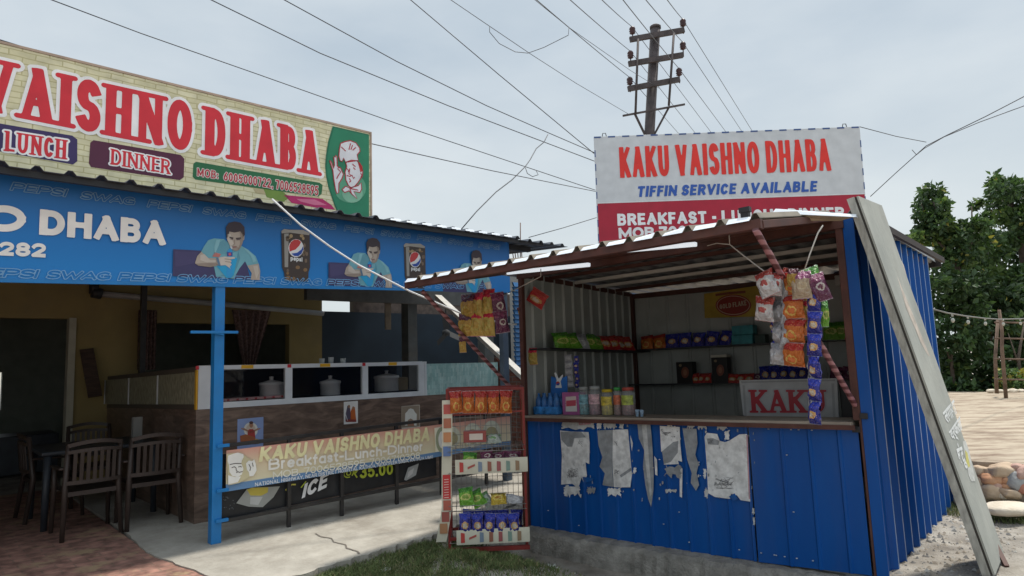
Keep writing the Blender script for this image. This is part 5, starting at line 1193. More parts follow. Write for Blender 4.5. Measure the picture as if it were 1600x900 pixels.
y0 = 2.36; a, b = K.on(1003, 533, 1, y0), K.on(1140, 528, 1, y0)
shelf_row(((a.x, y0-.03), (b.x, y0+.1)), 1.70, ['orange', 'orange', 'blue', 'blue', 'blue', 'blue', 'blue'], 7, .20, .17, 'snack packets on the left of the back shelf', 0, '%s snack packet, %s from the left on the kiosk\'s back shelf')
a, b = K.on(1286, 516, 1, y0), K.on(1334, 514, 1, y0)
shelf_row(((a.x, y0+.12), (b.x, y0+.15)), 1.70, ['green', 'green', 'red'], 3, .21, .17, 'snack packets at the right end of the back shelf', 0, '%s snack packet, %s in the group at the right end of the back shelf')
for i, (py0, py1) in enumerate(((497, 515), (516, 536))):
    a, b = K.on(1142, py0, 1, 2.4), K.on(1176, py1, 1, 2.4); z0 = 1.701 if i == 1 else 1.81; mb = Mb(); mb.box(a.x, 2.4, z0, b.x, 2.54, z0+.105)
    solo(mb, 'teal_carton', mat('teal_card', (.04, .24, .27), .5, var=.3, scale=14), ('upper', 'lower')[i]+' of two stacked teal cartons on the back shelf', 'carton', K, ((a.x+b.x)/2, 2.47, z0), 'teal cartons on the back shelf', bevel=.003)
a, b = K.on(1178, 516, 1, 2.42), K.on(1196, 534, 1, 2.42); mb = Mb(); mb.box(a.x, 2.42, 1.701, b.x, 2.54, 1.80)
solo(mb, 'dark_carton', mat('dark_green_card', (.03, .06, .05), .5), 'dark green carton right of the teal cartons on the back shelf', 'carton', K, ((a.x+b.x)/2, 2.48, 1.701), bevel=.003)
m_bk = mat('black_card', (.018, .015, .014), .5)
for (x0, y0_, x1, y1), lab, top in (((1056, 566, 1083, 600), 'left black tin box with a reddish picture on the lower back shelf', 0), ((1111, 559, 1138, 600), 'right black tin box with a pale lid on the lower back shelf', 1)):
    a, b = K.on(x0, y0_, 1, 2.33), K.on(x1, y1, 1, 2.33); o = thing('tin_box', lab, 'tin box', K, ((a.x+b.x)/2, 2.4, 1.266), 'black tin boxes on the lower back shelf')
    mb = Mb(); mb.box(a.x, 2.33, 1.266, b.x, 2.45, a.z); part(mb, 'tin_body', m_bk, o, .004)
    A_ = Art(K, 1, 2.328); A_.oval(((x0+x1)/2+1, (y0_+y1)/2-1), 6, 9, (.22, .07, .04), 1, 14); A_.oval(((x0+x1)/2+1, (y0_+y1)/2-1), 3, 5, (.34, .15, .08), 2, 12); A_.oval((x0+7, y0_+5), 2.4, 2.2, (.3, .22, .12), 1, 8); A_.done(o)
    if top: mb = Mb(); mb.box(a.x-.004, 2.326, a.z+.001, b.x+.004, 2.454, a.z+.03); part(mb, 'lid', mat('pale_lid', (.5, .46, .38), .5), o, .003)
def low_row(px0, px1, kinds, lab, grp, h=.13):
    n = len(kinds); a, b = K.on(px0, 590, 1, 2.36), K.on(px1, 588, 1, 2.36)
    shelf_row(((a.x, 2.34), (b.x, 2.38)), 1.265, kinds, n, h, (b.x-a.x)/n*1.25, grp, 0, lab)
low_row(1084, 1110, ['red', 'red', 'red'], '%s snack packet, %s of those between the two tin boxes', 'packets between the tin boxes')
low_row(1140, 1190, ['red', 'red', 'red', 'purple'], '%s snack packet, %s to the right of the pale-lidded tin', 'packets right of the tin boxes', .11)
low_row(1190, 1262, ['blue', 'blue', 'blue', 'blue', 'blue'], '%s snack packet, %s of the blue pile above the red lettered banner', 'blue packets above the lettered banner', .2)
low_row(1300, 1338, ['purple', 'purple'], '%s snack packet, %s at the right end of the lower shelf', 'packets at the right end of the lower shelf', .16)
# yellow poster on the back wall, lettered banner below
o = thing('wall_poster', 'yellow wall poster with a dark red oval on the kiosk\'s back wall', 'poster', K, (-2, 2.55, 2.0)); YP = 2.56
q = [K.on(px_, py_, 1, YP) for px_, py_ in ((1100, 459), (1205, 443), (1205, 494), (1101, 497))]; mb = Mb(); mb.prism([tuple(v) for v in q], (0, .004, 0)); part(mb, 'sheet', mat('yellow_poster', (.44, .30, .04), .5, var=.2), o)
A_ = Art(K, 1, YP-.001); A_.oval((1146, 477), 28, 17, (.28, .035, .025), 1); A_.oval((1146, 477), 26, 15, (.55, .42, .3), 2); A_.oval((1146, 477), 25, 14, (.26, .03, .02), 3); A_.word('GOLD FLAKE', (1125, 483), (1167, 477), (1125, 476), (.5, .4, .28), 4, t=.2, tr=(1167, 469)); A_.line([(1118, 461), (1140, 458), (1165, 456)], .03, (.2, .05, .03), 1); A_.done(o)
o = thing('lettered_banner', 'white framed banner with big red slab letters standing behind the kiosk counter', 'banner', K, (-1, .95, CT)); YP = .95
q = [K.on(px_, py_, 1, YP) for px_, py_ in ((1155, 594), (1308, 591), (1311, 662), (1163, 664))]; mb = Mb(); mb.prism([tuple(v) for v in q], (0, .012, 0)); part(mb, 'sheet', mat('greyish_vinyl', (.46, .46, .46), .5, var=.15), o)
A_ = Art(K, 1, YP-.001)
A_.line([(1158, 597), (1305, 594)], .016, (.30, .30, .30), 1); A_.line([(1162, 602), (1166, 662)], .02, (.34, .34, .34), 1); A_.line([(1301, 599), (1304, 660)], .02, (.34, .34, .34), 1)
A_.word('KAKU', (1174, 645), (1292, 645), (1174, 609), (.40, .015, .03), 2, t=.2, gap=.06, slab=True, outline=.06, oc=(.40, .40, .41), tr=(1292, 609), res=36)
A_.done(o)
a = K.on(1310, 594, 1, 1.0); mb = Mb(); mb.box(a.x, 1.0, .5, -.05, 1.4, a.z); solo(mb, 'dark_cabinet', m_bk, 'dark cabinet at the right of the red lettered banner', 'cabinet', K, (a.x+.2, 1.2, .5), bevel=.005)
a = K.on(1312, 439, 1, 2.7); mb = Mb(); mb.box(a.x-.04, 2.66, a.z-.05, a.x+.03, 2.75, a.z+.06); solo(mb, 'socket_box', mat('white_plastic2', (.5, .5, .47), .4), 'small white socket box high in the kiosk\'s right back corner', 'socket', K, (a.x, 2.7, a.z-.05), bevel=.006)
a = K.on(978, 472, 1, 2.42); mb = Mb(); mb.box(a.x-.03, 2.38, a.z-.05, a.x+.03, 2.43, a.z+.05); solo(mb, 'junction_box', MATS['white_plastic2'], 'small white junction box on the kiosk\'s left back post', 'junction box', K, (a.x, 2.4, a.z-.05), bevel=.006)

# ================================================================ display rack
ra = gpt(703, 862, -.06); rb = gpt(824, 857, -.06); ryaw = math.atan2(rb.y-ra.y, rb.x-ra.x)
RK = Frame(ra, ((math.cos(ryaw), math.sin(ryaw), 0), (-math.sin(ryaw), math.cos(ryaw), 0), (0, 0, 1))); RW = (rb-ra).length; RD = .32
m_rred = mat('rack_red_paint', (.21, .022, .018), .5, var=.25, dirt=.2)
rk = thing('display_rack', 'red wire snack display rack with cream price strips standing on the grass', 'display rack', RK, (RW/2, RD/2, 0))
zt = RK.on(705, 608, 1, 0).z
for x, y in ((0, 0), (RW, 0), (0, RD), (RW, RD)):
    mb = Mb(); mb.box(x-.011, y-.011, 0, x+.011, y+.011, zt); part(mb, 'upright', m_rred, rk, .002)
mb = Mb()
for nm_, z in (('base_rail', .02), ('lower_rail', .10), ('top_rail', zt-.01)):
    mb = Mb()
    for p_, q_ in (((0, 0), (RW, 0)), ((0, RD), (RW, RD)), ((0, 0), (0, RD)), ((RW, 0), (RW, RD))): mb.beam((*p_, z), (*q_, z), .02, .022)
    part(mb, nm_, m_rred, rk)
mb = Mb()
mb.box(-.02, -.03, 0, RW+.02, -.012, .035); part(mb, 'base_bar', m_rred, rk); mb = Mb()
mb.beam((0, 0, zt-.22), (RW, 0, zt-.2), .014, .014); part(mb, 'cross_bar', m_rred, rk)
mb = Mb()
for i in range(15): x = RW*i/14; mb.tube([(x, RD, .06), (x, RD, zt-.03)], .0022, 5)
for i in range(17): z = .1+(zt-.15)*i/16; mb.tube([(0, RD-.003, z), (RW, RD-.003, z)], .0022, 5)
part(mb, 'wire_back', mat('wire_grey', (.32, .30, .28), .4, metal=.5), rk)
SHZ = {}
for nm, py_ in (('a', 704), ('b', 738), ('c', 796), ('d', 846)):
    z = RK.on(760, py_, 1, -.03).z; SHZ[nm] = z; mb = Mb()
    for i in range(13): x = .01+(RW-.02)*i/12; mb.tube([(x, -.05, z), (x, RD, z+.03)], .0024, 5)
    for y in (-.05, .08, .2): mb.tube([(0, y, z+.03*(y+.05)/.37), (RW, y, z+.03*(y+.05)/.37)], .003, 5)
    if nm in 'ac': mb.tube([(0, -.05, z+.04), (RW, -.05, z+.04)], .003, 5)
    part(mb, 'wire_shelf', MATS['wire_grey'], rk)
mb = Mb(); mb.box(RW+.0, .012, .1, RW+.006, RD-.012, zt-.12); part(mb, 'side_board', mat('amber_board', (.25, .12, .045), .6, var=.2), rk)
CREAM = (.62, .59, .47)
def price_strip(py_t, py_b, seed):
    z1, z0 = RK.on(760, py_t, 1, -.055).z, RK.on(760, py_b, 1, -.055).z; mb = Mb()
    mb.surf(lambda u, v: (.06+(RW+.02-.06)*u, -.058-.004*math.sin(v*3.1), z0+(z1-z0)*v+.006*u), 20, 4); k = list(mb.v); mb.add([(x, y+.003, z) for x, y, z in k], [tuple(reversed(f)) for f in mb.f], 0, True)
    o = part(mb, 'price_strip', ink(CREAM), rk)
    A_ = Art(RK, 1, -.064); h = z1-z0
    for i in range(7):
        x = .08+(RW-.1)*(i+.2)/7; c = [(.5, .06, .05), (.42, .1, .08), (.2, .26, .34), (.3, .12, .08), (.34, .1, .1), (.2, .3, .25), (.3, .2, .12)][i]
        A_.poly([(x, z0+h*.15), (x+.032, z0+h*.18), (x+.032, z0+h*.8), (x, z0+h*.85)] if i != 1 else [(x-.01, z0+h*.35), (x+.05, z0+h*.55), (x+.05, z0+h*.7), (x-.01, z0+h*.5)], c, 1, raw=True)
    A_.done(o)
price_strip(717, 740, 0); price_strip(827, 850, 1)
a0, a1 = RK.on(707, 625, 1, -.02), RK.on(707, 846, 1, -.02); mb = Mb()
curve_x = lambda v: -.012-.028*math.sin(v*3.3)*(1-v)-.07*max(0, .25-v)/.25*(1-v)
zz = lambda v: a1.z+(a0.z-a1.z)*v
mb.surf(lambda u, v: (curve_x(v)-.03+.085*u, -.022-.01*math.sin(v*9), zz(v)), 4, 40); k = list(mb.v); mb.add([(x, y+.003, z) for x, y, z in k], [tuple(reversed(f)) for f in mb.f], 0, True)
o = part(mb, 'hanging_price_strip', ink(CREAM), rk)
A_ = Art(RK, 1, -.034)
for v0, v1, c in ((.90, .97, (.5, .1, .08)), (.80, .87, (.4, .14, .08)), (.70, .77, (.5, .22, .1)), (.60, .67, (.12, .2, .4)), (.30, .47, (.55, .04, .04)), (.22, .29, (.45, .12, .08)), (.14, .21, (.35, .1, .08)), (.06, .13, (.4, .2, .1))):
    cx = curve_x((v0+v1)/2); A_.poly([(cx-.018, zz(v0)), (cx+.045, zz(v0)), (cx+.045, zz(v1)), (cx-.018, zz(v1))], c, 1, raw=True)
for k in range(8):
    v = .31+.018*k; cx = curve_x(v); A_.line([(cx-.008, zz(v)), (cx+.03, zz(v)+.002)], .006, (.7, .5, .45), 2, raw=True)
A_.done(o)
def on_rack(px0, py0, px1, py1, kind, y, lab, grp, pitch=-10, roll=0, th=.055, seed=0):
    a, b = RK.on(px0, py0, 1, y), RK.on(px1, py1, 1, y)
    packet_obj(kind, (b.x-a.x), (a.z-b.z)*1.05, th, pk_at(RK, ((a.x+b.x)/2, y, (a.z+b.z)/2), random.uniform(-14, 14), pitch, roll), label=lab, group=grp, seed=seed)
for i in range(5): on_rack(702+i*19.5, 612-i*.3, 723+i*19.5, 645, 'orange', -.07+.012*(i % 2), '%s orange snack packet from the left, hung along the top of the display rack' % ORD[i], 'orange packets on top of the rack', 0, random.uniform(-4, 4), seed=i)
a, b = RK.on(724, 674, 1, .02), RK.on(760, 690, 1, .02); mb = Mb(); mb.box(a.x, .0, b.z, b.x, .09, a.z); mb.box(a.x+.05, -.002, b.z+.02, b.x-.03, 0, a.z-.02, 1)
solo(mb, 'biscuit_box', [ink((.28, .06, .05)), ink((.6, .52, .45))], 'long brown-red biscuit box lying on the rack\'s upper wire shelf', 'box', RK, ((a.x+b.x)/2, .04, b.z))
on_rack(758, 677, 784, 694, 'silvergreen', .05, 'grey-green packet lying beside the brown-red biscuit box on the rack', None, -55)
grp = 'packets on the rack\'s second shelf'
on_rack(722, 707, 746, 731, 'green', .0, 'green and silver-edged packet on the left of the rack\'s second shelf', grp, -20, 8)
for i, (x0, x1) in enumerate(((750, 772), (766, 790), (786, 815))): on_rack(x0, 704+2*(i % 2), x1, 724, 'purple', .03*i, '%s plum snack packet from the left on the rack\'s second shelf' % ORD[i], grp, -35, random.uniform(-15, 15), seed=i)
grp = 'packets on the rack\'s third shelf'
on_rack(716, 762, 741, 790, 'green', -.02, 'left of two bright green packets on the rack\'s third shelf', grp, -25, -10); on_rack(735, 765, 757, 792, 'green', .02, 'right of two bright green packets on the rack\'s third shelf', grp, -30, -30, seed=1)
on_rack(752, 768, 768, 792, 'silvergreen', .05, 'silver and green packet in the middle of the rack\'s third shelf', grp, -35, -35); on_rack(766, 770, 792, 789, 'yellow', -.02, 'yellow snack packet on the rack\'s third shelf', grp, -40, 0); on_rack(788, 772, 818, 788, 'silver', .0, 'silver packet at the right end of the rack\'s third shelf', grp, -55, 20)
grp = 'blue packets on the rack\'s bottom shelf'
for r_ in range(2):
    for i in range(5): on_rack(717+i*19+(4 if r_ == 0 else 0), 797+(0 if r_ == 0 else 6), 737+i*19+(4 if r_ == 0 else 0), 828+(0 if r_ == 0 else 6), 'blue', .13 if r_ == 0 else -.03, '%s blue snack packet from the left, %s row of the rack\'s bottom shelf' % (ORD[i], ('back', 'front')[r_]), grp, -14, random.uniform(-6, 6), seed=i)

# ================================================================ leaning sign board
K0 = Vector((.602, .467, -.005)); bw = .56; top0 = K.on(1341, 306, 0, .175); top1 = K.on(1378, 321, 0, .175)
b0, b1 = Vector((.60, .467, -.005)), Vector((.60, 1.075, .012)); t0, t1 = Vector((.175, top0.y, top0.z)), Vector((.175, top1.y+.0, top1.z))
bd = thing('leaning_sign_board', 'tall grey weathered sign board with white Hindi lettering leaning on the kiosk\'s right side', 'sign board', K, tuple(b0))
nrm = (b1-b0).cross(t0-b0).normalized()                    # outward, away from the kiosk
if nrm.x < 0: nrm = -nrm
m_bg = mat('weathered_grey_board', (.29, .30, .275), .75, col2=(.42, .425, .385), scale=3, stretch=(1, 1, .5), bump=.2, dirt=.3)
mb = Mb(); th = .012; mb.hexa([b0-nrm*th, b1-nrm*th, b1, b0], [t0-nrm*th, t1-nrm*th, t1, t0]); part(mb, 'panel', m_bg, bd)
m_fr = mat('weathered_grey_wood', (.40, .395, .36), .8, var=.25, scale=8, stretch=(4, 4, .6), bump=.3)
mb = Mb(); mb.hexa([b0-nrm*.072+Vector((0, -.012, 0)), b0-nrm*.072+Vector((0, .03, 0)), b0-nrm*.026+Vector((0, .03, 0)), b0-nrm*.026+Vector((0, -.012, 0))], [t0-nrm*.072+Vector((0, -.012, 0)), t0-nrm*.072+Vector((0, .03, 0)), t0-nrm*.026+Vector((0, .03, 0)), t0-nrm*.026+Vector((0, -.012, 0))])
mb.hexa([b1-nrm*.06+Vector((0, -.03, 0)), b1-nrm*.06+Vector((0, .012, 0)), b1-nrm*.014+Vector((0, .012, 0)), b1-nrm*.014+Vector((0, -.03, 0))], [t1-nrm*.06+Vector((0, -.03, 0)), t1-nrm*.06+Vector((0, .012, 0)), t1-nrm*.014+Vector((0, .012, 0)), t1-nrm*.014+Vector((0, -.03, 0))])
for f in (.02, .35, .68, .985):
    p_, q_ = b0+(t0-b0)*f-nrm*.038, b1+(t1-b1)*f-nrm*.038; mb.beam(p_+Vector((0, .031, 0)), q_-Vector((0, .031, 0)), .03, .03)
part(mb, 'frame', m_fr, bd)
mb = Mb(); mb.hexa([b0-nrm*.0255+Vector((0, .005, 0)), b0-nrm*.0255+Vector((0, .03, 0)), b0-nrm*.0125+Vector((0, .03, 0)), b0-nrm*.0125+Vector((0, .005, 0))], [t0-nrm*.0255+Vector((0, .005, 0)), t0-nrm*.0255+Vector((0, .03, 0)), t0-nrm*.0125+Vector((0, .03, 0)), t0-nrm*.0125+Vector((0, .005, 0))]); part(mb, 'gap_shade_strip', mat('gap_shade_dark', (.06, .055, .05), .9), bd)  # dark strip behind the panel edge, the gap's shade put into its colour
f0 = Vector((.47, .98, .34)); mb = Mb(); mb.beam(K.l(gpt(1573, 886, -.03)), b1+(t1-b1)*.06-nrm*.05, .03, .03); part(mb, 'leg', m_brown, bd)
def bpt(u, v, o_=.0015): return b0+(b1-b0)*u+((t0+(t1-t0)*u)-(b0+(b1-b0)*u))*v+nrm*o_
def board_uv(px_, py_):
    d = K.A @ ray(px_, py_); c = K.l(CAM_P); t_ = (b0-c).dot(nrm)/d.dot(nrm); q = c+d*t_-b0; eu, ev = b1-b0, t0-b0
    a, b, cc = eu.dot(eu), eu.dot(ev), ev.dot(ev); e, f = q.dot(eu), q.dot(ev); D = a*cc-b*b
    return (e*cc-f*b)/D, (f*a-e*b)/D
def bpt2(u, v, o_): return b0+(b1-b0)*u+(t0-b0)*v+nrm*o_
def font_poly(txt, tl, tr, brr, bll, mbx, off=.03, m=0):
    q = [board_uv(*p) for p in (bll, brr, tr, tl)]
    c = bpy.data.curves.new('letters', 'FONT'); c.body = txt; c.size = 1; c.offset = off; o = bpy.data.objects.new('letters', c); COL.objects.link(o)
    bpy.context.view_layer.update(); dg = bpy.context.evaluated_depsgraph_get(); me = bpy.data.meshes.new_from_object(o.evaluated_get(dg))
    xs = [v.co.x for v in me.vertices]; ys = [v.co.y for v in me.vertices]; x0, x1, y0, y1 = min(xs), max(xs), min(ys), max(ys)
    def at(x, y):
        a, b = (x-x0)/(x1-x0), (y-y0)/(y1-y0)
        return [(q[0][k]*(1-a)+q[1][k]*a)*(1-b)+(q[3][k]*(1-a)+q[2][k]*a)*b for k in (0, 1)]
    mbx.add([bpt2(*at(v.co.x, v.co.y), .0025) for v in me.vertices], [tuple(p.vertices) for p in me.polygons], m)
    bpy.data.objects.remove(o); bpy.data.curves.remove(c); bpy.data.meshes.remove(me)
mb = Mb()
font_poly('लगाओ', (1470, 640), (1488, 618), (1496, 645), (1480, 663), mb, .035); font_poly('वर्कला', (1482, 675), (1499, 650), (1505, 679), (1491, 695), mb, .035); font_poly('घंटू', (1492, 694), (1501, 690), (1513, 730), (1501, 738), mb, .035)
part(mb, 'lettering', ink((.70, .71, .70), .6), bd)
mb = Mb(); R_ = lambda l, o_: [tuple(bpt2(*board_uv(x, y), o_)) for x, y in l]
mb.flat(R_([(1504, 690), (1508, 688), (1514, 705), (1518, 725), (1523, 745), (1523, 752), (1517, 752), (1513, 742), (1510, 725), (1506, 708)], .002), 0); mb.flat(R_([(1507, 703), (1511, 708), (1515, 728), (1513, 731), (1509, 722)], .003), 1)
part(mb, 'printed_bottle', [ink((.55, .55, .52), .7), ink((.55, .50, .14), .7)], bd); mb = Mb()
mb.flat(R_([(1392, 390), (1402, 395), (1412, 415), (1420, 445), (1432, 475), (1444, 510), (1454, 548), (1456, 558), (1450, 556), (1438, 535), (1428, 510), (1415, 480), (1404, 440), (1396, 415)], .002), 0)
part(mb, 'faded_picture', mat('faded_pink_print', (.50, .43, .37), .8, var=.25, scale=14), bd)

# ================================================================ white billboard behind the kiosk
bl, br = Vector((1.222, 9.1, 0)), Vector((4.935, 8.98, 0)); d_ = (br-bl).normalized()
BB = Frame(bl, (d_, Vector((-d_.y, d_.x, 0)), (0, 0, 1))); BW = (br-bl).length
zt = (BB.on(928, 214, 1, 0).z+BB.on(1343, 197, 1, 0).z)/2; zr_ = (BB.on(930, 317, 1, 0).z+BB.on(1349, 305, 1, 0).z)/2; zb = zt-1.95
bb = thing('billboard', 'white and red restaurant billboard on steel legs behind the kiosk', 'billboard', BB, (BW/2, 0, -.05))
mb = Mb(); mb.box(0, 0, zb, BW, .04, zt); part(mb, 'panel', ink((.60, .61, .63)), bb, .004)
A_ = Art(BB, 1, -.001); A_.poly([(.012, zb+.012), (BW-.012, zb+.012), (BW-.012, zr_), (.012, zr_)], (.40, .014, .038), 1, raw=True); A_.poly([(.012, zr_), (BW-.012, zr_), (BW-.012, zr_+.02), (.012, zr_+.02)], (.66, .67, .68), 2, raw=True)
x = 0.0
while x < BW-.1: A_.poly([(x, zt-.022), (x+.10, zt-.022), (x+.10, zt-.001), (x, zt-.001)], (.05, .10, .26), 2, raw=True); x += .2
z = zb+.05
while z < zt-.1:
    for xx in (0, BW-.014): A_.poly([(xx, z), (xx+.014, z), (xx+.014, z+.1), (xx, z+.1)], (.05, .10, .26), 2, raw=True)
    z += .2
A_.word('KAKU VAISHNO DHABA', (969, 278), (1299, 267), (969, 230), (.74, .035, .025), 3, t=.145, gap=.05, tr=(1299, 216), res=40)
A_.word('TIFFIN SERVICE AVAILABLE', (995, 308), (1276, 299.5), (995, 291), (.03, .10, .40), 3, t=.25, gap=.10, shear=.16, tr=(1276, 282.5), res=28)
A_.word('BREAKFAST - LUNCH - DINNER', (965, 353), (1320, 342), (965, 334), (.8, .8, .81), 3, t=.25, gap=.09, tr=(1320, 323), res=26)
A_.word('MOB.7006528595', (967, 373), (1180, 366), (967, 356), (.8, .8, .81), 3, t=.25, gap=.08, tr=(1180, 349), res=26)
A_.done(bb)
mb = Mb()
for x in (.4, BW/2, BW-.4): mb.box(x-.03, .045, -.05, x+.03, .105, zt-.05)
part(mb, 'leg', m_dark, bb)
mb = Mb()
for x in (.15, BW-.2): mb.tube([(x-.03, .02, zt), (x-.02, .02, zt+.05), (x+.02, .02, zt+.05), (x+.03, .02, zt)], .006, 6)
part(mb, 'lifting_eye', m_dark, bb)

# ================================================================ electricity pole and wires
PD = 19.0
base = depth_pt(1003, 420, PD); topp = depth_pt(1024, 44, PD)
base = base+(base-topp)*((base.z+.3)/(topp.z-base.z)); base = Vector((base.x, PD, base.z))
m_pole = mat('dark_steel_pole', (.075, .06, .06), .7, var=.3)
ep = thing('electricity_pole', 'dark steel electricity pole with three crossarms and insulators rising behind the billboard', 'electricity pole', WD, tuple(base))
mb = Mb(); mb.tube([base, base+(topp-base)*.6, topp], [.17, .155, .15], 12); mb.lathe(topp+Vector((0, 0, -.02)), [(.17, 0), (.17, .07), (.1, .12)], 12); part(mb, 'shaft', m_pole, ep)
dp = lambda x, y, d=PD: depth_pt(x, y, d)
INS = []
for (x0, y0, x1, y1) in ((984, 62, 1069, 47), (982, 100, 1067, 86), (981, 139, 1062, 124)):
    a, b = dp(x0, y0, PD-.22), dp(x1, y1, PD-.22); mb = Mb(); mb.beam(a, b, .10, .15); part(mb, 'crossarm', m_pole, ep)
for (x, y) in ((988, 47), (1067, 35), (985, 85), (1067, 71), (984, 126), (1061, 112)):
    c = dp(x, y, PD-.22); INS.append(c); mb = Mb(); mb.tube([c+Vector((0, 0, -.35)), c], .018, 6); mb.lathe(c+Vector((0, 0, -.13)), [(.04, 0), (.09, .03), (.06, .06), (.10, .09), (.06, .12), (.095, .15), (.08, .2), (.04, .24)], 12)
    part(mb, 'insulator', mat('brown_porcelain', (.07, .03, .03), .35, var=.2), ep)
for pts in ([(997, 61), (993, 176)], [(1053, 51), (1045, 165)]): mb = Mb(); mb.tube([dp(*q, PD-.3) for q in pts], .035, 6); part(mb, 'tie_rod', m_pole, ep)
mb = Mb(); mb.beam(dp(973, 181, PD-.25), dp(1070, 163, PD-.25), .05, .05); part(mb, 'lower_bar', m_pole, ep)
for pts in ([(992, 178), (1008, 211)], [(1045, 168), (1022, 211)]): mb = Mb(); mb.beam(dp(*pts[0], PD-.2), dp(*pts[1], PD-.05), .05, .05); part(mb, 'brace', m_pole, ep)
m_wire = mat('wire_grey_black', (.10, .10, .11), .6)
def wire(label, pts, r_=.008, sag=0, mt=None, n=24, name='overhead_wire', cat='wire', group='overhead wires'):
    pts = [Vector(p) for p in pts]
    if len(pts) == 2 and sag:
        a, b = pts; pts = [a+(b-a)*i/n-Vector((0, 0, 4*sag*(i/n)*(1-i/n))) for i in range(n+1)]
    mb = Mb(); mb.tube(pts, r_, 6); return solo(mb, name, mt or m_wire, label, cat, WD, tuple(pts[0]), group)
names = ['top left', 'top right', 'middle left', 'middle right', 'bottom left', 'bottom right']
near = [(905, -35), (1020, -32), (830, -55), (960, -60), (775, -55), (925, -62)]
far = [(1058, 206), (1173, 201), (1084, 205), (1157, 202), (1109, 204), (1132, 203)]
far = [(1109, 204), (1173, 201), (1084, 205), (1157, 202), (1058, 206), (1132, 203)]
for i in range(6):
    c = INS[i]+Vector((0, 0, .1)); a = dp(*near[i], 9.5); f_ = dp(*far[i], 27); f2 = f_+(f_-c)*.25
    wire('overhead wire coming in to the %s insulator of the electricity pole' % names[i], [a, c], .009, .03)
    wire('overhead wire leaving the %s insulator towards the sky behind the billboard' % names[i], [c, f2], .009, .0)
wire('slack wire from above to the lower bar of the electricity pole', [dp(690, -10, 12), dp(765, 41, 12.8), dp(830, 85, 14), dp(900, 130, 15.8), dp(985, 180, PD-.3)], .007)
wire('thin loop of wire hanging between two overhead wires', [dp(765, 41, 12.8), dp(765, 50, 12.8), dp(780, 68, 12.9), dp(805, 81, 13), dp(825, 83, 13), dp(850, 74, 13), dp(888, 55, 13), dp(889, 43, 13)], .007)
wire('wire running just beneath the overhead line above the billboard', [dp(826, -8, 13), dp(889, 43, 13), dp(985, 110, 16.5), dp(1030, 138, 19.4)], .006)
wire('lowest wire crossing in front of the shop sign', [dp(-20, 56, 6.0), dp(45, 76, 6.2), dp(200, 121, 6.3), dp(420, 186, 6.7), dp(578, 224, 7.5), dp(770, 267, 9), dp(935, 300, 11)], .006)
wire('wire from the upper left corner sagging to the billboard\'s lower left', [dp(60, -8, 7), dp(220, 52, 7.8), dp(400, 115, 8.8), dp(640, 200, 10), dp(930, 297, 12)], .007)
wire('second wire from the upper left ending at the billboard\'s left edge', [dp(310, -10, 8), dp(500, 83, 9), dp(700, 165, 10.2), dp(932, 253, 12)], .008)
wire('third wire from the upper left ending at the billboard\'s top left corner', [dp(430, -8, 8.5), dp(620, 96, 9.6), dp(760, 165, 10.6), dp(858, 208, 11.4), dp(930, 239, 12)], .008)
wire('steep wire dropping straight to the billboard\'s top left corner', [dp(630, -10, 10), dp(780, 117, 11), dp(932, 243, 12.3)], .008)
wire('loose black wire curling down from the overhead lines to the eatery roof', [dp(856, 210, 11.3), dp(850, 222, 11.2), dp(838, 232, 11), dp(828, 250, 10.7), dp(820, 261, 10.5), dp(800, 281, 10.2), dp(775, 300, 9.9), dp(745, 330, 9.5), dp(721, 358, 9.2)], .009)
wire('small loop of thin wire caught on the loose black wire', [dp(821, 262, 10.5), dp(824, 271, 10.5), dp(832, 276, 10.5), dp(841, 273, 10.5), dp(838, 267, 10.5)], .006)
wire('thin wire rising from behind the kiosk awning to the billboard\'s left edge', [dp(826, 371, 10.5), dp(880, 356, 10.8), dp(932, 340, 11)], .006)
wire('wire from the billboard\'s top right corner to the tangled wire', [dp(1343, 198, 9.2), dp(1400, 213, 9.8), dp(1447, 222, 10.2)], .006)
wire('twisted service wire tangled in mid air and running out to the right', [dp(1360, 307, 11), dp(1400, 270, 10.6), dp(1438, 236, 10.2), dp(1447, 228, 10.2), dp(1478, 212, 9.8), dp(1540, 182, 9.4), dp(1615, 143, 9)], .007)
wire('second strand of the service wire running out to the right', [dp(1425, 234, 10.2), dp(1432, 242, 10.2), dp(1444, 232, 10.2), dp(1475, 214, 9.8), dp(1530, 191, 9.4), dp(1615, 160, 9)], .006)
# white rope tied between roof and kiosk
ra_, rb_ = B.w(B.on(425, 311, 1, -.3)), K.w(K.on(807, 507, 1, -.03))
pts = [depth_pt(x, y, 1/((1/ra_.y)+(1/rb_.y-1/ra_.y)*(x-425)/(807-425))) for x, y in ((425, 311), (470, 352), (515, 385), (560, 414), (640, 455), (719, 489), (786, 505.5), (807, 507))]
wire('white rope slanting from the eatery roof edge down to the kiosk\'s left post', pts, .009, mt=mat('white_rope', (.7, .7, .7), .8), name='rope', cat='rope', group=None)

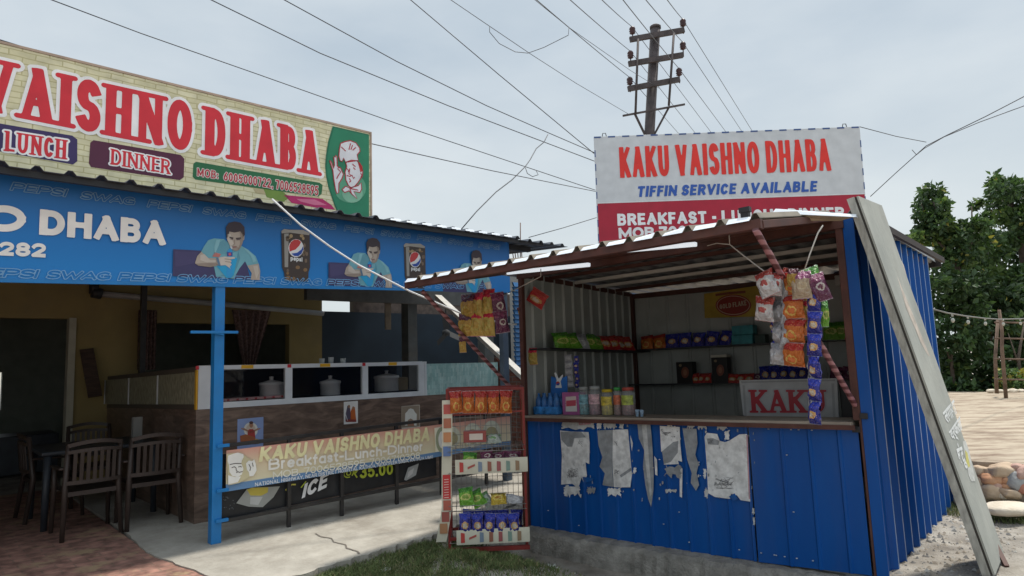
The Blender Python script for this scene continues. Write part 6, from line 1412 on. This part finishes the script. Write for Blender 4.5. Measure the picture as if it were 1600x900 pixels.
# ================================================================ stair, shutter and rebar in the gap behind
m_brk = brick_mat('red_brick', (.26, .10, .07), (.2, .08, .06), (.20, .17, .15), 5.2, bw=.9, rh=.36, ms=.04, axes='yz', bump=.8)
st = thing('brick_staircase', 'red brick stair wall with a white sloping coping beyond the eatery\'s end', 'staircase', B, (4.3, 1.4, 0))
s0, s1 = B.on(692, 470, 0, 4.3), B.on(812, 582, 0, 4.3); sl = (s0.z-s1.z)/(s0.y-s1.y)
mb = Mb(); yb_ = B.on(772, 560, 0, 4.3).y; mb = Mb(); mb.prism([(4.3, s1.y-.3, -.1), (4.3, yb_, -.1), (4.3, yb_, s0.z+sl*(yb_-s0.y)-.12), (4.3, s1.y-.3, s1.z-sl*.3-.12)], (.10, 0, 0)); part(mb, 'wall', m_brk, st)
mb = Mb(); mb.hexa([(4.27, s1.y-.33, s1.z-sl*.33-.065), (4.40, s1.y-.33, s1.z-sl*.33-.065), (4.40, 2.4, s0.z+sl*(2.4-s0.y)-.065), (4.27, 2.4, s0.z+sl*(2.4-s0.y)-.065)], [(4.27, s1.y-.33, s1.z-sl*.33), (4.40, s1.y-.33, s1.z-sl*.33), (4.40, 2.4, s0.z+sl*(2.4-s0.y)), (4.27, 2.4, s0.z+sl*(2.4-s0.y))])
part(mb, 'coping', mat('whitewash', (.62, .6, .56), .8, var=.15, dirt=.2), st)
mb = Mb(); x0 = 5.3
for i in range(40): z = -.1+i*.068; mb.hexa([(4.6, .9, z), (9.5, 1.0, z), (9.5, 1.03, z), (4.6, .93, z)], [(4.6, .93, z+.066), (9.5, 1.03, z+.066), (9.5, 1.06, z+.066), (4.6, .96, z+.066)])
solo(mb, 'blue_shutter', mat('blue_shutter_paint', (.02, .12, .30), .5, var=.15), 'blue ribbed shutter seen in the gap between eatery and kiosk', 'shutter', B, (7, 1.0, -.1))
rbr = thing('rebar_column', 'bare reinforcing rods standing above the far end of the eatery roof', 'rebar', WD, tuple(depth_pt(810, 420, 14)))
a = depth_pt(810, 430, 14); mb = Mb(); mb.box(a.x-.2, 13.9, -.1, a.x+.2, 14.3, depth_pt(810, 408, 14).z); part(mb, 'column', mat('raw_concrete', (.3, .29, .27), .9), rbr)
for x0, x1, y1 in ((803, 800, 388), (806, 804, 386), (810, 808, 384), (813, 813, 348), (816, 814, 382)):
    mb = Mb(); mb.tube([depth_pt(x0, 409, 14), depth_pt(x1, y1, 14)], .012, 5); part(mb, 'rod', mat('rusty_rod', (.16, .10, .08), .8), rbr)

# ================================================================ chairs and table in the shade
m_chair = mat('brown_plastic', (.045, .032, .027), .42, var=.2)
def make_chair():
    o = thing('plastic_chair', None, 'chair', WD, (0, 0, 0)); W_, D_ = .215, .42
    for sx in (-1, 1):
        mb = Mb(); mb.tube([(sx*(W_+.02), -.06, 0), (sx*W_, 0, .44), (sx*(W_-.005), -.05, .86)], [.020, .026, .020], 8); part(mb, 'leg', m_chair, o)
        mb = Mb(); mb.tube([(sx*(W_+.02), D_+.02, 0), (sx*(W_+.01), D_, .44), (sx*(W_+.02), D_-.02, .62)], [.018, .024, .02], 8); part(mb, 'leg', m_chair, o)
        mb = Mb(); mb.hexa([(sx*(W_+.03)-.025, -.02, .63), (sx*(W_+.03)+.025, -.02, .63), (sx*(W_+.03)+.025, D_+.01, .615), (sx*(W_+.03)-.025, D_+.01, .615)], [(sx*(W_+.03)-.025, -.02, .65), (sx*(W_+.03)+.025, -.02, .65), (sx*(W_+.03)+.025, D_+.01, .635), (sx*(W_+.03)-.025, D_+.01, .635)]); part(mb, 'armrest', m_chair, o, .008)
    mb = Mb(); mb.surf(lambda u, v: ((u-.5)*2*W_, .0+D_*v, .43-.02*math.sin(math.pi*u)*math.sin(math.pi*v)), 8, 8); k = list(mb.v); f_ = list(mb.f); mb.add([(x, y, z-.018) for x, y, z in k], [tuple(reversed(q)) for q in f_])
    mb.box(-W_, -.012, .385, W_, .012, .425); mb.box(-W_, D_-.012, .385, W_, D_+.012, .425); part(mb, 'seat', m_chair, o)
    mb = Mb(); N = 14
    def rail(z0, bow, hh):
        pts = [((i/N-.5)*2*W_, -.03-.04*(z0-.44)/.42-.03*math.sin(math.pi*i/N), z0+bow*math.sin(math.pi*i/N)) for i in range(N+1)]
        for i in range(N): mb.beam(pts[i], pts[i+1], .018, hh)
    rail(.845, .03, .035); rail(.785, .015, .03); rail(.51, .0, .035)
    for i in range(7):
        x = (i-3)*.052; c = math.cos(x/W_*math.pi/2); mb.hexa([(x-.015, -.038-.03*c-.006, .52), (x+.015, -.038-.03*c-.006, .52), (x+.015, -.038-.03*c+.006, .52), (x-.015, -.038-.03*c+.006, .52)], [(x-.015, -.063-.03*c-.006, .785+.012*c), (x+.015, -.063-.03*c-.006, .785+.012*c), (x+.015, -.063-.03*c+.006, .785+.012*c), (x-.015, -.063-.03*c+.006, .785+.012*c)])
    part(mb, 'backrest', m_chair, o); return o
ch = make_chair()
def copy_thing(o):
    c = o.copy(); COL.objects.link(c)
    for k_ in list(o.children):
        d = k_.copy(); COL.objects.link(d); d.parent = c
    return c
spots = [((-.68, 1.20, -.012), 0, 'brown slatted plastic chair nearest the camera, its back to the open front'), ((-.185, 1.09, 0), -3, 'brown slatted plastic chair beside the marble counter corner'), ((-.98, 2.5, -.012), -88, 'brown plastic chair at the left end of the table, turned sideways'), ((-.30, 3.2, -.012), 178, 'brown plastic chair on the far side of the table, facing the front'), ((-1.75, 2.0, -.012), -100, 'brown plastic chair standing alone in the dark by the doorway')]
for i, (l_, yw, lab) in enumerate(spots):
    c = ch if i == 0 else copy_thing(ch)
    c.matrix_world = B.m4(l_) @ rot('Z', yw); c['label'] = lab; c['group'] = 'brown plastic chairs around the table'
tb = thing('dining_table', 'dark plastic dining table between the chairs and the marble counter', 'table', B, (-.45, 2.15, -.012)); m_tb = mat('dark_blue_plastic', (.03, .036, .045), .45, var=.2)
mb = Mb(); mb.box(-1.0, 1.72, .70, .06, 2.6, .735); part(mb, 'table_top', m_tb, tb, .01)
for x in (-.94, 0): 
    for y in (1.78, 2.54): mb = Mb(); mb.tube([(x-.01 if x < -.5 else x+.01, y, -.012), (x, y, .70)], [.028, .036], 8); part(mb, 'leg', m_tb, tb)
a = B.on(186, 690, 1, 2.1); mb = Mb(); mb.box(-.13, 2.08, .737, -.03, 2.16, .745); mb.box(-.125, 2.085, .745, -.035, 2.155, .98, 0)
solo(mb, 'menu_stand', glass_mat('clear_acrylic', (.38, .38, .36), .1, .55), 'small clear acrylic stand on the table by the counter', 'menu stand', B, (-.08, 2.12, .737))
mb = Mb(); q = B.on(30, 560, 1, 6.5); mb.box(q.x-.9, 6.2, -.012, q.x+.5, 6.9, .55); solo(mb, 'back_bench', m_tb, 'dark bench deep inside the unlit room behind the doorway', 'bench', B, (q.x, 6.5, -.012), bevel=.01)

# ================================================================ yard with stone edging
m_yard = mat('dry_trodden_yard', (.19, .13, .09), .95, col2=(.42, .35, .265), scale=3.2, nrough=.7, ramp=(.36, .56), stretch=(.6, 1.8, 1), bump=.9, bscale=3.5, dirt=.12, detail=14)
fe = [(3.0, 7.75), (4.25, 6.60), (4.65, 6.31), (6.5, 5.3), (14, 3.5)]; be = [(26, 6), (20, 9), (11.2, 14.7), (10.3, 15.4), (8.2, 17.6), (6.0, 19.5), (2.5, 19.0)]
mb = Mb(); mb.prism([(x, y, .40) for x, y in fe+be], (0, 0, -.6)); solo(mb, 'land_yard', m_yard, None, None, kind='structure')
def stone_mesh(rx, ry, rz, seed, lumps=.10):
    rr = random.Random(seed); ph = [(rr.uniform(0, 6), rr.uniform(0, 6), rr.uniform(1.5, 3)) for _ in range(5)]; mb = Mb()
    def f(u, v):
        th, fi = 2*math.pi*u, math.pi*(v-.5); d = Vector((math.cos(th)*math.cos(fi), math.sin(th)*math.cos(fi), math.sin(fi)))
        k = 1+lumps*sum(math.sin(q[2]*d.x*1.7+q[0])*math.sin(q[2]*d.y*1.7+d.z*q[2]+q[1]) for q in ph)*.6
        s_ = lambda a: math.copysign(abs(a)**.82, a)
        return (s_(d.x)*rx*k, s_(d.y)*ry*k, s_(d.z)*rz*k)
    mb.surf(f, 22, 14); return mb
ST = {'tan': ((.34, .24, .16), (.50, .39, .28)), 'orange': ((.36, .17, .09), (.50, .29, .17)), 'pink': ((.34, .20, .16), (.48, .33, .27)), 'grey': ((.20, .20, .20), (.34, .34, .33)), 'dark': ((.10, .10, .11), (.2, .19, .19)), 'cream': ((.46, .39, .30), (.62, .55, .45)), 'red': ((.28, .10, .07), (.4, .18, .12))}
SM = {k: mat('stone_%s' % k, tuple(1.2*q for q in a), .85, col2=tuple(1.2*q for q in b), scale=7, bump=.5, bscale=25, dirt=.2) for k, (a, b) in ST.items()}
en = Vector((.587, .81, 0))
def stone_at(px_, py_, rxp, ryp, col, lab, grp, off=0, turn=0, seed=0, d=None, rough=.1):
    r_ = ray(px_, py_); t_ = (Vector((4.4, 6.40, 0))+en*off-CAM_P).dot(en)/r_.dot(en)
    p_ = CAM_P+r_*t_ if d is None else depth_pt(px_, py_, d); s_ = p_.y/FPX
    mb = stone_mesh(rxp*s_*1.12, max(rxp, ryp)*.85*s_, ryp*s_*1.12, seed, rough); o = solo(mb, 'boulder', SM[col], lab, 'stone', WD, (0, 0, 0), grp)
    o.matrix_world = Matrix.Translation(p_) @ rot('Z', random.uniform(-12, 12)) @ rot('Y', turn)
cp = lambda x, y: (1440+x/3.75, 590+y/3.75)
rows = [
 (340, 545, 42, 26, 'tan', 'tan stone peeping out beside the leaning board, top row', 8), (402, 552, 42, 24, 'tan', 'flat tan stone in the top row next to the big brownish one', 0), (472, 546, 72, 36, 'tan', 'largest smooth tan stone in the top row', -4), (560, 524, 34, 18, 'pink', 'small pinkish stone at the very top of the stone edging', 6), (590, 556, 50, 32, 'pink', 'pinkish stone at the right end of the top row', -20),
 (417, 596, 64, 32, 'orange', 'striped orange stone in the middle of the heap', 3), (505, 596, 38, 26, 'orange', 'orange-brown stone tucked left of the grey stone', -15), (553, 612, 46, 50, 'grey', 'rounded grey stone with pale patches', 15), (492, 640, 28, 20, 'orange', 'small orange stone beneath the grey stone', 0), (440, 642, 44, 22, 'pink', 'pinkish stone below the striped orange one', 20),
 (412, 665, 52, 46, 'tan', 'big tan stone low in the heap with grass at its foot', -8), (520, 678, 52, 26, 'tan', 'smooth tan stone at the bottom of the heap', 4), (466, 690, 26, 16, 'cream', 'small cream wedge between two tan bottom stones', 40), (345, 618, 34, 34, 'tan', 'tan stone half hidden behind the leaning board', 0), (590, 648, 30, 30, 'red', 'reddish stone at the right edge under the grey one', 0),
 (212, 618, 24, 20, 'grey', 'grey stone in the gap between kiosk wall and board', 0), (203, 660, 22, 24, 'dark', 'dark stone low beside the kiosk wall', 0), (232, 705, 32, 40, 'tan', 'tan stone at the bottom of the gap beside the kiosk', 0), (182, 515, 16, 20, 'red', 'small red stone beside the kiosk wall', 0), (188, 575, 20, 24, 'dark', 'dark stone in the middle of the gap beside the kiosk', 0), (176, 470, 14, 26, 'cream', 'cream stone at the top of the gap beside the kiosk', 0),
]
for i, (x, y, a, b, c, lab, tn) in enumerate(rows):
    stone_at(*cp(x, y), a/3.75, b/3.75, c, lab, 'stones edging the yard', -.10*((y-520)/180), tn, i)
for i in range(7): stone_at(1625+random.uniform(0, 120), 735+random.uniform(0, 45), 13, 9, random.choice(list(ST)), 'stone of the yard edging further along to the right', 'stones edging the yard', -.05, 0, 40+i)
o = stone_at(*cp(505, 768), 112/3.75, 30/3.75, 'cream', 'long pale flat rock lying on the grass before the stone heap', None, -.42, -3, 77, rough=.05)
for i, (px_, rr_) in enumerate(((1548, 5), (1563, 4), (1574, 3.4), (1582, 6), (1596, 5), (1612, 6))): stone_at(px_, 611, rr_*1.1, rr_*.55, 'cream', '%s small pale stone from the left on the yard\'s far edge' % ORD[i], 'pale stones on the yard\'s far edge', 0, 0, 90+i, d=14.8)

# ================================================================ trees
def leaf_mat(name, c):
    m = mat(name, c, .5, var=.35, scale=3, spec=.35); t = m.node_tree; p = t.nodes['Principled BSDF']; o = [n for n in t.nodes if n.type == 'OUTPUT_MATERIAL'][0]
    tr = t.nodes.new('ShaderNodeBsdfTranslucent'); tr.inputs[0].default_value = (c[0]*1.6, c[1]*1.7, c[2], 1); mx_ = t.nodes.new('ShaderNodeMixShader'); mx_.inputs[0].default_value = .25
    t.links.new(p.outputs[0], mx_.inputs[1]); t.links.new(tr.outputs[0], mx_.inputs[2]); t.links.new(mx_.outputs[0], o.inputs[0]); return m
LEAFM = [leaf_mat('leaf_'+n_, c) for n_, c in (('deep', (.04, .074, .03)), ('mid', (.064, .115, .04)), ('light', (.115, .175, .055)), ('yellow', (.30, .27, .06)))]
m_bark = mat('bark', (.09, .07, .055), .95, var=.35, scale=8, bump=.6)
def leaf_crown(clumps, leaf=.17, dens=1.0, mix=(.5, .35, .13, .02)):
    V_, F_, MI = [], [], []; k = 0
    for c, r, n, sh in clumps:
        n = int(n*dens); mm = RNG.choice(4, p=mix)
        dirs = RNG.normal(size=(n, 3)); dirs /= np.linalg.norm(dirs, axis=1)[:, None]
        rad_ = r*(RNG.random(n)**.42); pos = np.array(c)+dirs*rad_[:, None]*np.array([1, 1, .8])
        a = RNG.normal(size=(n, 3)); a[:, 2] -= .45; a += dirs*.5; a /= np.linalg.norm(a, axis=1)[:, None]
        b = np.cross(a, RNG.normal(size=(n, 3))); b /= np.linalg.norm(b, axis=1)[:, None]; nn = np.cross(a, b)
        L = leaf*(.6+.7*RNG.random(n)); Wd = L*.30
        p0 = pos; p1 = pos+a*(L*.5)[:, None]+b*Wd[:, None]+nn*(L*.06)[:, None]; p2 = pos+a*L[:, None]-nn*(L*.12)[:, None]; p3 = pos+a*(L*.5)[:, None]-b*Wd[:, None]+nn*(L*.06)[:, None]
        q = np.stack([p0, p1, p2, p3], 1).reshape(-1, 3); V_.append(q)
        base_ = k+4*np.arange(n); F_.append(np.stack([base_, base_+1, base_+2, base_+3], 1)); k += 4*n
        mi = np.where(RNG.random(n) < .6, mm, RNG.choice(4, size=n, p=mix)); MI.append(mi)
    V_ = np.concatenate(V_); F_ = np.concatenate(F_); MI = np.concatenate(MI)
    me = bpy.data.meshes.new('crown'); me.from_pydata(V_.tolist(), [], F_.tolist())
    for m_ in LEAFM: me.materials.append(m_)
    me.polygons.foreach_set('material_index', MI.astype(np.int32)); me.update(); return me
def tree(name, label, cat, base_, limbs, clumps, leaf=.17, dens=1.0, mix=(.5, .35, .13, .02), r0=.16, group=None):
    e = thing(name, label, cat, WD, tuple(base_), group)
    mb = Mb()
    for l_ in limbs:
        n = len(l_); mb.tube(l_, [r0*(1-.8*i/(n-1))*(1 if l_ is limbs[0] else .5) for i in range(n)], 8)
    part(mb, 'trunk' if name.endswith('tree') else 'stem', m_bark, e)
    me = leaf_crown(clumps, leaf, dens, mix); me.transform(Matrix.Translation(-Vector(base_)))
    o = bpy.data.objects.new('crown', me); COL.objects.link(o); o.parent = e
def blob(px_, py_, rpx, d, n): p_ = depth_pt(px_, py_, d); return (tuple(p_), rpx*d/FPX, n, 0)
def fill(poly_rows, d0, jit, rpx, step, n, rj=.35):
    """clumps over rows of the outline: (y, x_left, x_right)"""
    C_ = []
    for y, xa_, xb_ in poly_rows:
        x = xa_+rpx*.5
        while x < xb_: C_.append(blob(x+random.uniform(-.3, .3)*step, y+random.uniform(-.3, .3)*step, rpx*random.uniform(1-rj, 1+rj), d0+random.uniform(-jit, jit), n)); x += step
    return C_
# main broad tree
D1 = 18.0; bp = gpt(1600, 612, .0); bp = Vector((depth_pt(1610, 600, D1).x, D1, 0))
tp = lambda x, y, d=D1: depth_pt(x, y, d)
rowsA = [(288, 1562, 1585), (303, 1552, 1640), (322, 1545, 1700), (345, 1535, 1760), (372, 1522, 1780), (400, 1508, 1800), (430, 1490, 1810), (460, 1495, 1800), (490, 1500, 1800)]
cl = fill(rowsA, D1, 1.0, 19, 24, 150)+[blob(1556, 279, 10, D1, 60), blob(1572, 286, 12, D1, 70), blob(1548, 292, 8, D1, 40), blob(1531, 316, 8, D1, 40), blob(1522, 322, 6, D1, 25)]
tree('broadleaf_tree', 'tall dense broadleaf tree at the right edge beyond the yard', 'tree', bp, [[bp, tp(1612, 520), tp(1605, 430), tp(1590, 350), tp(1575, 300)], [tp(1605, 470), tp(1560, 410), tp(1530, 360)], [tp(1606, 450), tp(1660, 390), tp(1700, 350)]], cl, .165, 1.5, (.42, .38, .17, .03), .2, 'trees beyond the yard')
# left tree with an open airy top
D2 = 16.6; bp = Vector((depth_pt(1500, 600, D2).x, D2, 0)); tp = lambda x, y, d=D2: depth_pt(x, y, d)
pts_ = [(1447, 302, 10), (1460, 297, 10), (1470, 305, 9), (1440, 316, 9), (1452, 318, 11), (1466, 320, 11), (1476, 318, 7), (1437, 335, 8), (1450, 338, 9), (1463, 337, 10), (1474, 334, 9), (1442, 352, 7), (1456, 355, 10), (1468, 352, 10), (1483, 349, 6), (1448, 367, 9), (1462, 370, 10), (1478, 364, 11), (1492, 362, 11), (1506, 364, 8), (1520, 360, 8), (1432, 370, 6), (1424, 367, 4), (1440, 374, 6), (1470, 385, 11), (1485, 382, 12), (1500, 378, 12), (1515, 374, 12), (1470, 400, 8), (1484, 400, 10), (1500, 398, 12), (1518, 392, 13), (1535, 385, 13), (1490, 415, 10), (1508, 414, 12), (1525, 410, 13), (1526, 348, 8), (1500, 363, 10), (1513, 358, 9), (1490, 368, 10), (1505, 352, 6), (1530, 365, 12), (1512, 372, 12), (1540, 352, 8)]
cl = [blob(x, y, r*1.15, D2+random.uniform(-.5, .5), 42+int(r*3.2)) for x, y, r in pts_]
tree('broadleaf_tree', 'looser broadleaf tree with an airy top standing left of the tall one', 'tree', bp, [[bp, tp(1505, 500), tp(1500, 430), tp(1480, 370), tp(1458, 315)], [tp(1498, 420), tp(1470, 380), tp(1430, 370)], [tp(1500, 430), tp(1520, 370), tp(1518, 322)], [tp(1478, 365), tp(1445, 345), tp(1440, 318)]], cl, .16, 1.25, (.30, .42, .24, .04), .12, 'trees beyond the yard')
# dark shrubs under them
D3 = 16.2
def shrub(label, rows_, d, base_px, mix, n=120, leaf=.17, rp=17, stp=20):
    bp = Vector((depth_pt(base_px, 600, d).x, d, 0)); tp = lambda x, y: depth_pt(x, y, d)
    tree('bush', label, 'bush', bp, [[bp, tp(base_px-4, 560), tp(base_px+6, 500)], [tp(base_px, 580), tp(base_px-20, 520)]], fill(rows_, d, .5, rp, stp, n), leaf, 1.0, mix, .06, 'bushes along the yard\'s far edge')
shrub('dark bush at the far edge of the yard right behind the kiosk', [(420, 1462, 1482), (440, 1458, 1510), (462, 1458, 1520), (485, 1456, 1525), (508, 1455, 1525), (530, 1455, 1525), (552, 1455, 1522), (575, 1455, 1520), (598, 1455, 1520), (612, 1455, 1520)], D3, 1490, (.66, .27, .06, .01))
shrub('dark bush behind the left pole of the pole frame', [(440, 1515, 1560), (462, 1512, 1585), (485, 1515, 1590), (508, 1515, 1592), (530, 1515, 1592), (552, 1515, 1590), (575, 1515, 1585), (598, 1515, 1585), (612, 1515, 1585)], D3+.5, 1548, (.7, .24, .05, .01))
shrub('dark bush behind the rungs of the pole frame at the right edge', [(440, 1580, 1680), (465, 1580, 1700), (490, 1580, 1720), (515, 1580, 1720), (540, 1580, 1720), (565, 1580, 1720), (590, 1580, 1720), (612, 1580, 1720)], D3+.7, 1630, (.68, .26, .05, .01))
shrub('low bright green bush at the foot of the pole frame', [(586, 1570, 1598), (597, 1562, 1625), (608, 1562, 1630)], 15.6, 1595, (.05, .25, .55, .15), 70, .12, 9, 11)

# ================================================================ pole frame and string lights in the yard
m_ptim = mat('weathered_pole', (.17, .115, .085), .9, var=.3, scale=6)
pf = thing('pole_frame', 'rustic ladder-like frame of bent poles standing at the far end of the yard', 'pole frame', WD, tuple(gpt(1572, 622, .4)))
g1 = gpt(1572, 622, .4); g2 = gpt(1557, 614, .4); d1, d2 = g1.y, g1.y+.5
for pts, d in (([(1572, 622), (1565.6, 545), (1565.6, 518), (1561.2, 484)], d1), ([(1557.6, 615), (1555, 560), (1559, 500)], d1+.35), ([(1700, 622), (1698, 545), (1694, 484)], d1)):
    q = [depth_pt(x, y, d) for x, y in pts]; mb = Mb(); mb.tube(q, [.036]+[.033]*(len(q)-2)+[.028], 7); part(mb, 'pole', m_ptim, pf)
for y in (504, 529, 561, 593):
    mb = Mb(); mb.tube([depth_pt(1554, y-.5, d1+.1), depth_pt(1625, y+1, d1), depth_pt(1705, y+2, d1)], .016, 6); part(mb, 'rung', m_ptim, pf)
sl = thing('string_lights', 'string of bare bulbs strung from the kiosk\'s rear corner across the yard', 'string lights', WD, tuple(depth_pt(1458, 484, 8)))
pth = [(1450, 481, 7.7), (1480, 489, 8.4), (1510, 494, 9.3), (1540, 497.5, 10.2), (1562, 499, 11), (1600, 498, 12), (1660, 490, 13)]
mb = Mb(); mb.tube([depth_pt(*q) for q in pth], .010, 6); part(mb, 'cord', mat('grey_cord', (.2, .2, .19), .7), sl)
for px_, py_, d in ((1488, 491, 8.7), (1512, 494.5, 9.4), (1539, 497.5, 10.2), (1567, 499, 11.1), (1594, 498.5, 11.9)):
    c = depth_pt(px_, py_, d); mb = Mb(); mb.tube([c, c-Vector((0, 0, .03))], .014, 6); mb.lathe(c-Vector((0, 0, .11)), [(.008, 0), (.02, .02), (.022, .035), (.011, .06)], 10); part(mb, 'bulb', mat('bulb_glass', (.5, .5, .44), .15), sl)

# ================================================================ grass, gravel and litter
def in_poly(x, y, P_):
    c = False; n = len(P_)
    for i in range(n):
        x0, y0 = P_[i]; x1, y1 = P_[(i+1) % n]
        if (y0 > y) != (y1 > y) and x < (x1-x0)*(y-y0)/(y1-y0)+x0: c = not c
    return c
def blades(name, poly_, n, hmin, hmax, mats, zf, thin=None):
    xs = [p[0] for p in poly_]; ys = [p[1] for p in poly_]; V_, F_, MI = [], [], []; made = 0
    while made < n:
        x, y = random.uniform(min(xs), max(xs)), random.uniform(min(ys), max(ys)); made += 1
        if not in_poly(x, y, poly_) or (thin and random.random() > thin(x, y)): continue
        z = zf(x, y)-.004; h = random.uniform(hmin, hmax); a = random.uniform(0, 6.28); w_ = random.uniform(.002, .0045); lx, ly = random.gauss(0, .6)*h, random.gauss(0, .6)*h
        k = len(V_); V_ += [(x-w_*math.cos(a), y-w_*math.sin(a), z), (x+w_*math.cos(a), y+w_*math.sin(a), z), (x+lx*.45+w_*.6*math.cos(a), y+ly*.45+w_*.6*math.sin(a), z+h*.6), (x+lx*.45-w_*.6*math.cos(a), y+ly*.45-w_*.6*math.sin(a), z+h*.6), (x+lx, y+ly, z+h*.9)]
        mi = random.choices(range(len(mats)), (5, 3, 1.2)[:len(mats)])[0]; F_ += [(k, k+1, k+2, k+3), (k+3, k+2, k+4)]; MI += [mi, mi]
    me = bpy.data.meshes.new(name); me.from_pydata(V_, [], F_)
    for q in mats: me.materials.append(q)
    me.polygons.foreach_set('material_index', MI); o = bpy.data.objects.new(name, me); COL.objects.link(o); o['kind'] = 'stuff'; return o
GM = [mat('grass_green', (.095, .135, .042), .8, var=.3), mat('grass_light', (.16, .19, .07), .8, var=.3), mat('grass_dry', (.25, .21, .11), .9, var=.3)]
def patchy(x, y): return .12+.88*max(0, min(1, .5+.8*math.sin(3.1*x+1.7*math.sin(2.3*y))*math.sin(4.3*y+x)+.35*math.sin(11*x)*math.sin(13*y)))
gp = [(-1.95, 4.35), (-1.66, 4.93), (-1.30, 5.40), (-.76, 5.95), (-.25, 6.1), (.05, 5.75), (.25, 5.35), (.40, 4.9), (.45, 4.35)]
o = blades('grass', gp, 80000, .02, .06, GM, ground_z, lambda x, y: patchy(x, y)*(1 if x < -.1 else max(.1, .75-1.2*(x+.1))))
o['label'] = 'short patchy green grass in front of the display rack and concrete'
gp2 = [(3.75, 6.4), (4.1, 6.0), (4.35, 5.75), (5.4, 5.5), (5.6, 5.9), (4.7, 6.35), (4.2, 6.6)]
o = blades('grass', gp2, 9000, .03, .09, GM, ground_z); o['label'] = 'longer grass at the foot of the yard stones'
gp3 = [(.35, 4.3), (.3, 5.6), (1.4, 5.2), (2.2, 4.5), (2.2, 4.2)]
o = blades('grass', gp3, 5000, .012, .03, [GM[2], GM[0]], ground_z, lambda x, y: .35); o['label'] = 'sparse dry grass on the gravel before the kiosk'
def pebbles(name, regions, label):
    V_, F_, MI = [], [], []
    for (poly_, n, s0, s1) in regions:
        xs = [p[0] for p in poly_]; ys = [p[1] for p in poly_]
        for _ in range(n):
            x, y = random.uniform(min(xs), max(xs)), random.uniform(min(ys), max(ys))
            if not in_poly(x, y, poly_): continue
            s_ = s0+(s1-s0)*random.random()**3; z = ground_z(x, y); k = len(V_)
            for dx, dy, dz in ((1, 0, 0), (-1, 0, 0), (0, 1, 0), (0, -1, 0), (0, 0, .8), (0, 0, -.6)):
                V_.append((x+dx*s_*random.uniform(.6, 1.3), y+dy*s_*random.uniform(.6, 1.3), z+dz*s_*random.uniform(.6, 1.2)))
            F_ += [(k, k+2, k+4), (k+2, k+1, k+4), (k+1, k+3, k+4), (k+3, k, k+4), (k+2, k, k+5), (k+1, k+2, k+5), (k+3, k+1, k+5), (k, k+3, k+5)]; MI += [random.choices((0, 1, 2), (4, 4, 1))[0]]*8
    me = bpy.data.meshes.new(name); me.from_pydata(V_, [], F_)
    for q in (mat('gravel_grey', (.22, .21, .195), .9, var=.3), mat('gravel_tan', (.30, .26, .21), .9, var=.3), mat('gravel_pale', (.45, .43, .39), .9, var=.2)): me.materials.append(q)
    me.polygons.foreach_set('material_index', MI); o = bpy.data.objects.new(name, me); COL.objects.link(o); o['kind'] = 'stuff'; o['label'] = label
side = [K.w(q).xy[:] for q in ((.02, .1, 0), (.02, 3.0, 0), (.55, 3.0, 0), (.65, 1.2, 0), (.5, .1, 0))]
pebbles('gravel', [(side, 2600, .006, .03), ([(-.2, 4.2), (.2, 5.7), (1.2, 5.5), (2.6, 4.4), (3.2, 4.2)], 3000, .003, .014), ([(2.4, 4.0), (3.0, 5.0), (4.6, 6.0), (6, 5.4), (5, 3.8)], 1800, .003, .016), ([K.w(q).xy[:] for q in ((-3.2, -.3, 0), (-.6, -.2, 0), (-.4, -.5, 0), (-3.2, -.7, 0))], 900, .004, .016)], 'loose gravel and rubble around the kiosk')
for i, (px_, py_, lab) in enumerate(((861, 853, 'white crumpled paper scrap on the gravel right of the display rack'), (604, 893, 'white paper scrap lying in the grass at the bottom edge'), (870, 861, 'tiny torn paper scrap next to the crumpled one'), (1030, 888, 'flat pale wrapper on the gravel below the kiosk front'), (1508, 811, 'white scrap lying among the rubble beside the leaning board'))):
    p_ = gpt(px_, py_, -.06); s_ = .03 if i != 2 else .016; mb = Mb(); mb.surf(lambda u, v: ((u-.5)*2*s_*1.2, (v-.5)*2*s_, .012+.010*math.sin(9*u+i)*math.cos(7*v)), 6, 5); k = list(mb.v); f_ = list(mb.f); mb.add([(x, y, z-.002) for x, y, z in k], [tuple(reversed(q)) for q in f_])
    o = solo(mb, 'paper_scrap', mat('scrap_white', (.6, .6, .58), .8), lab, 'scrap', WD, (0, 0, 0), 'paper scraps on the ground'); o.location = (p_.x, p_.y, ground_z(p_.x, p_.y)); o.rotation_euler = (0, 0, i)
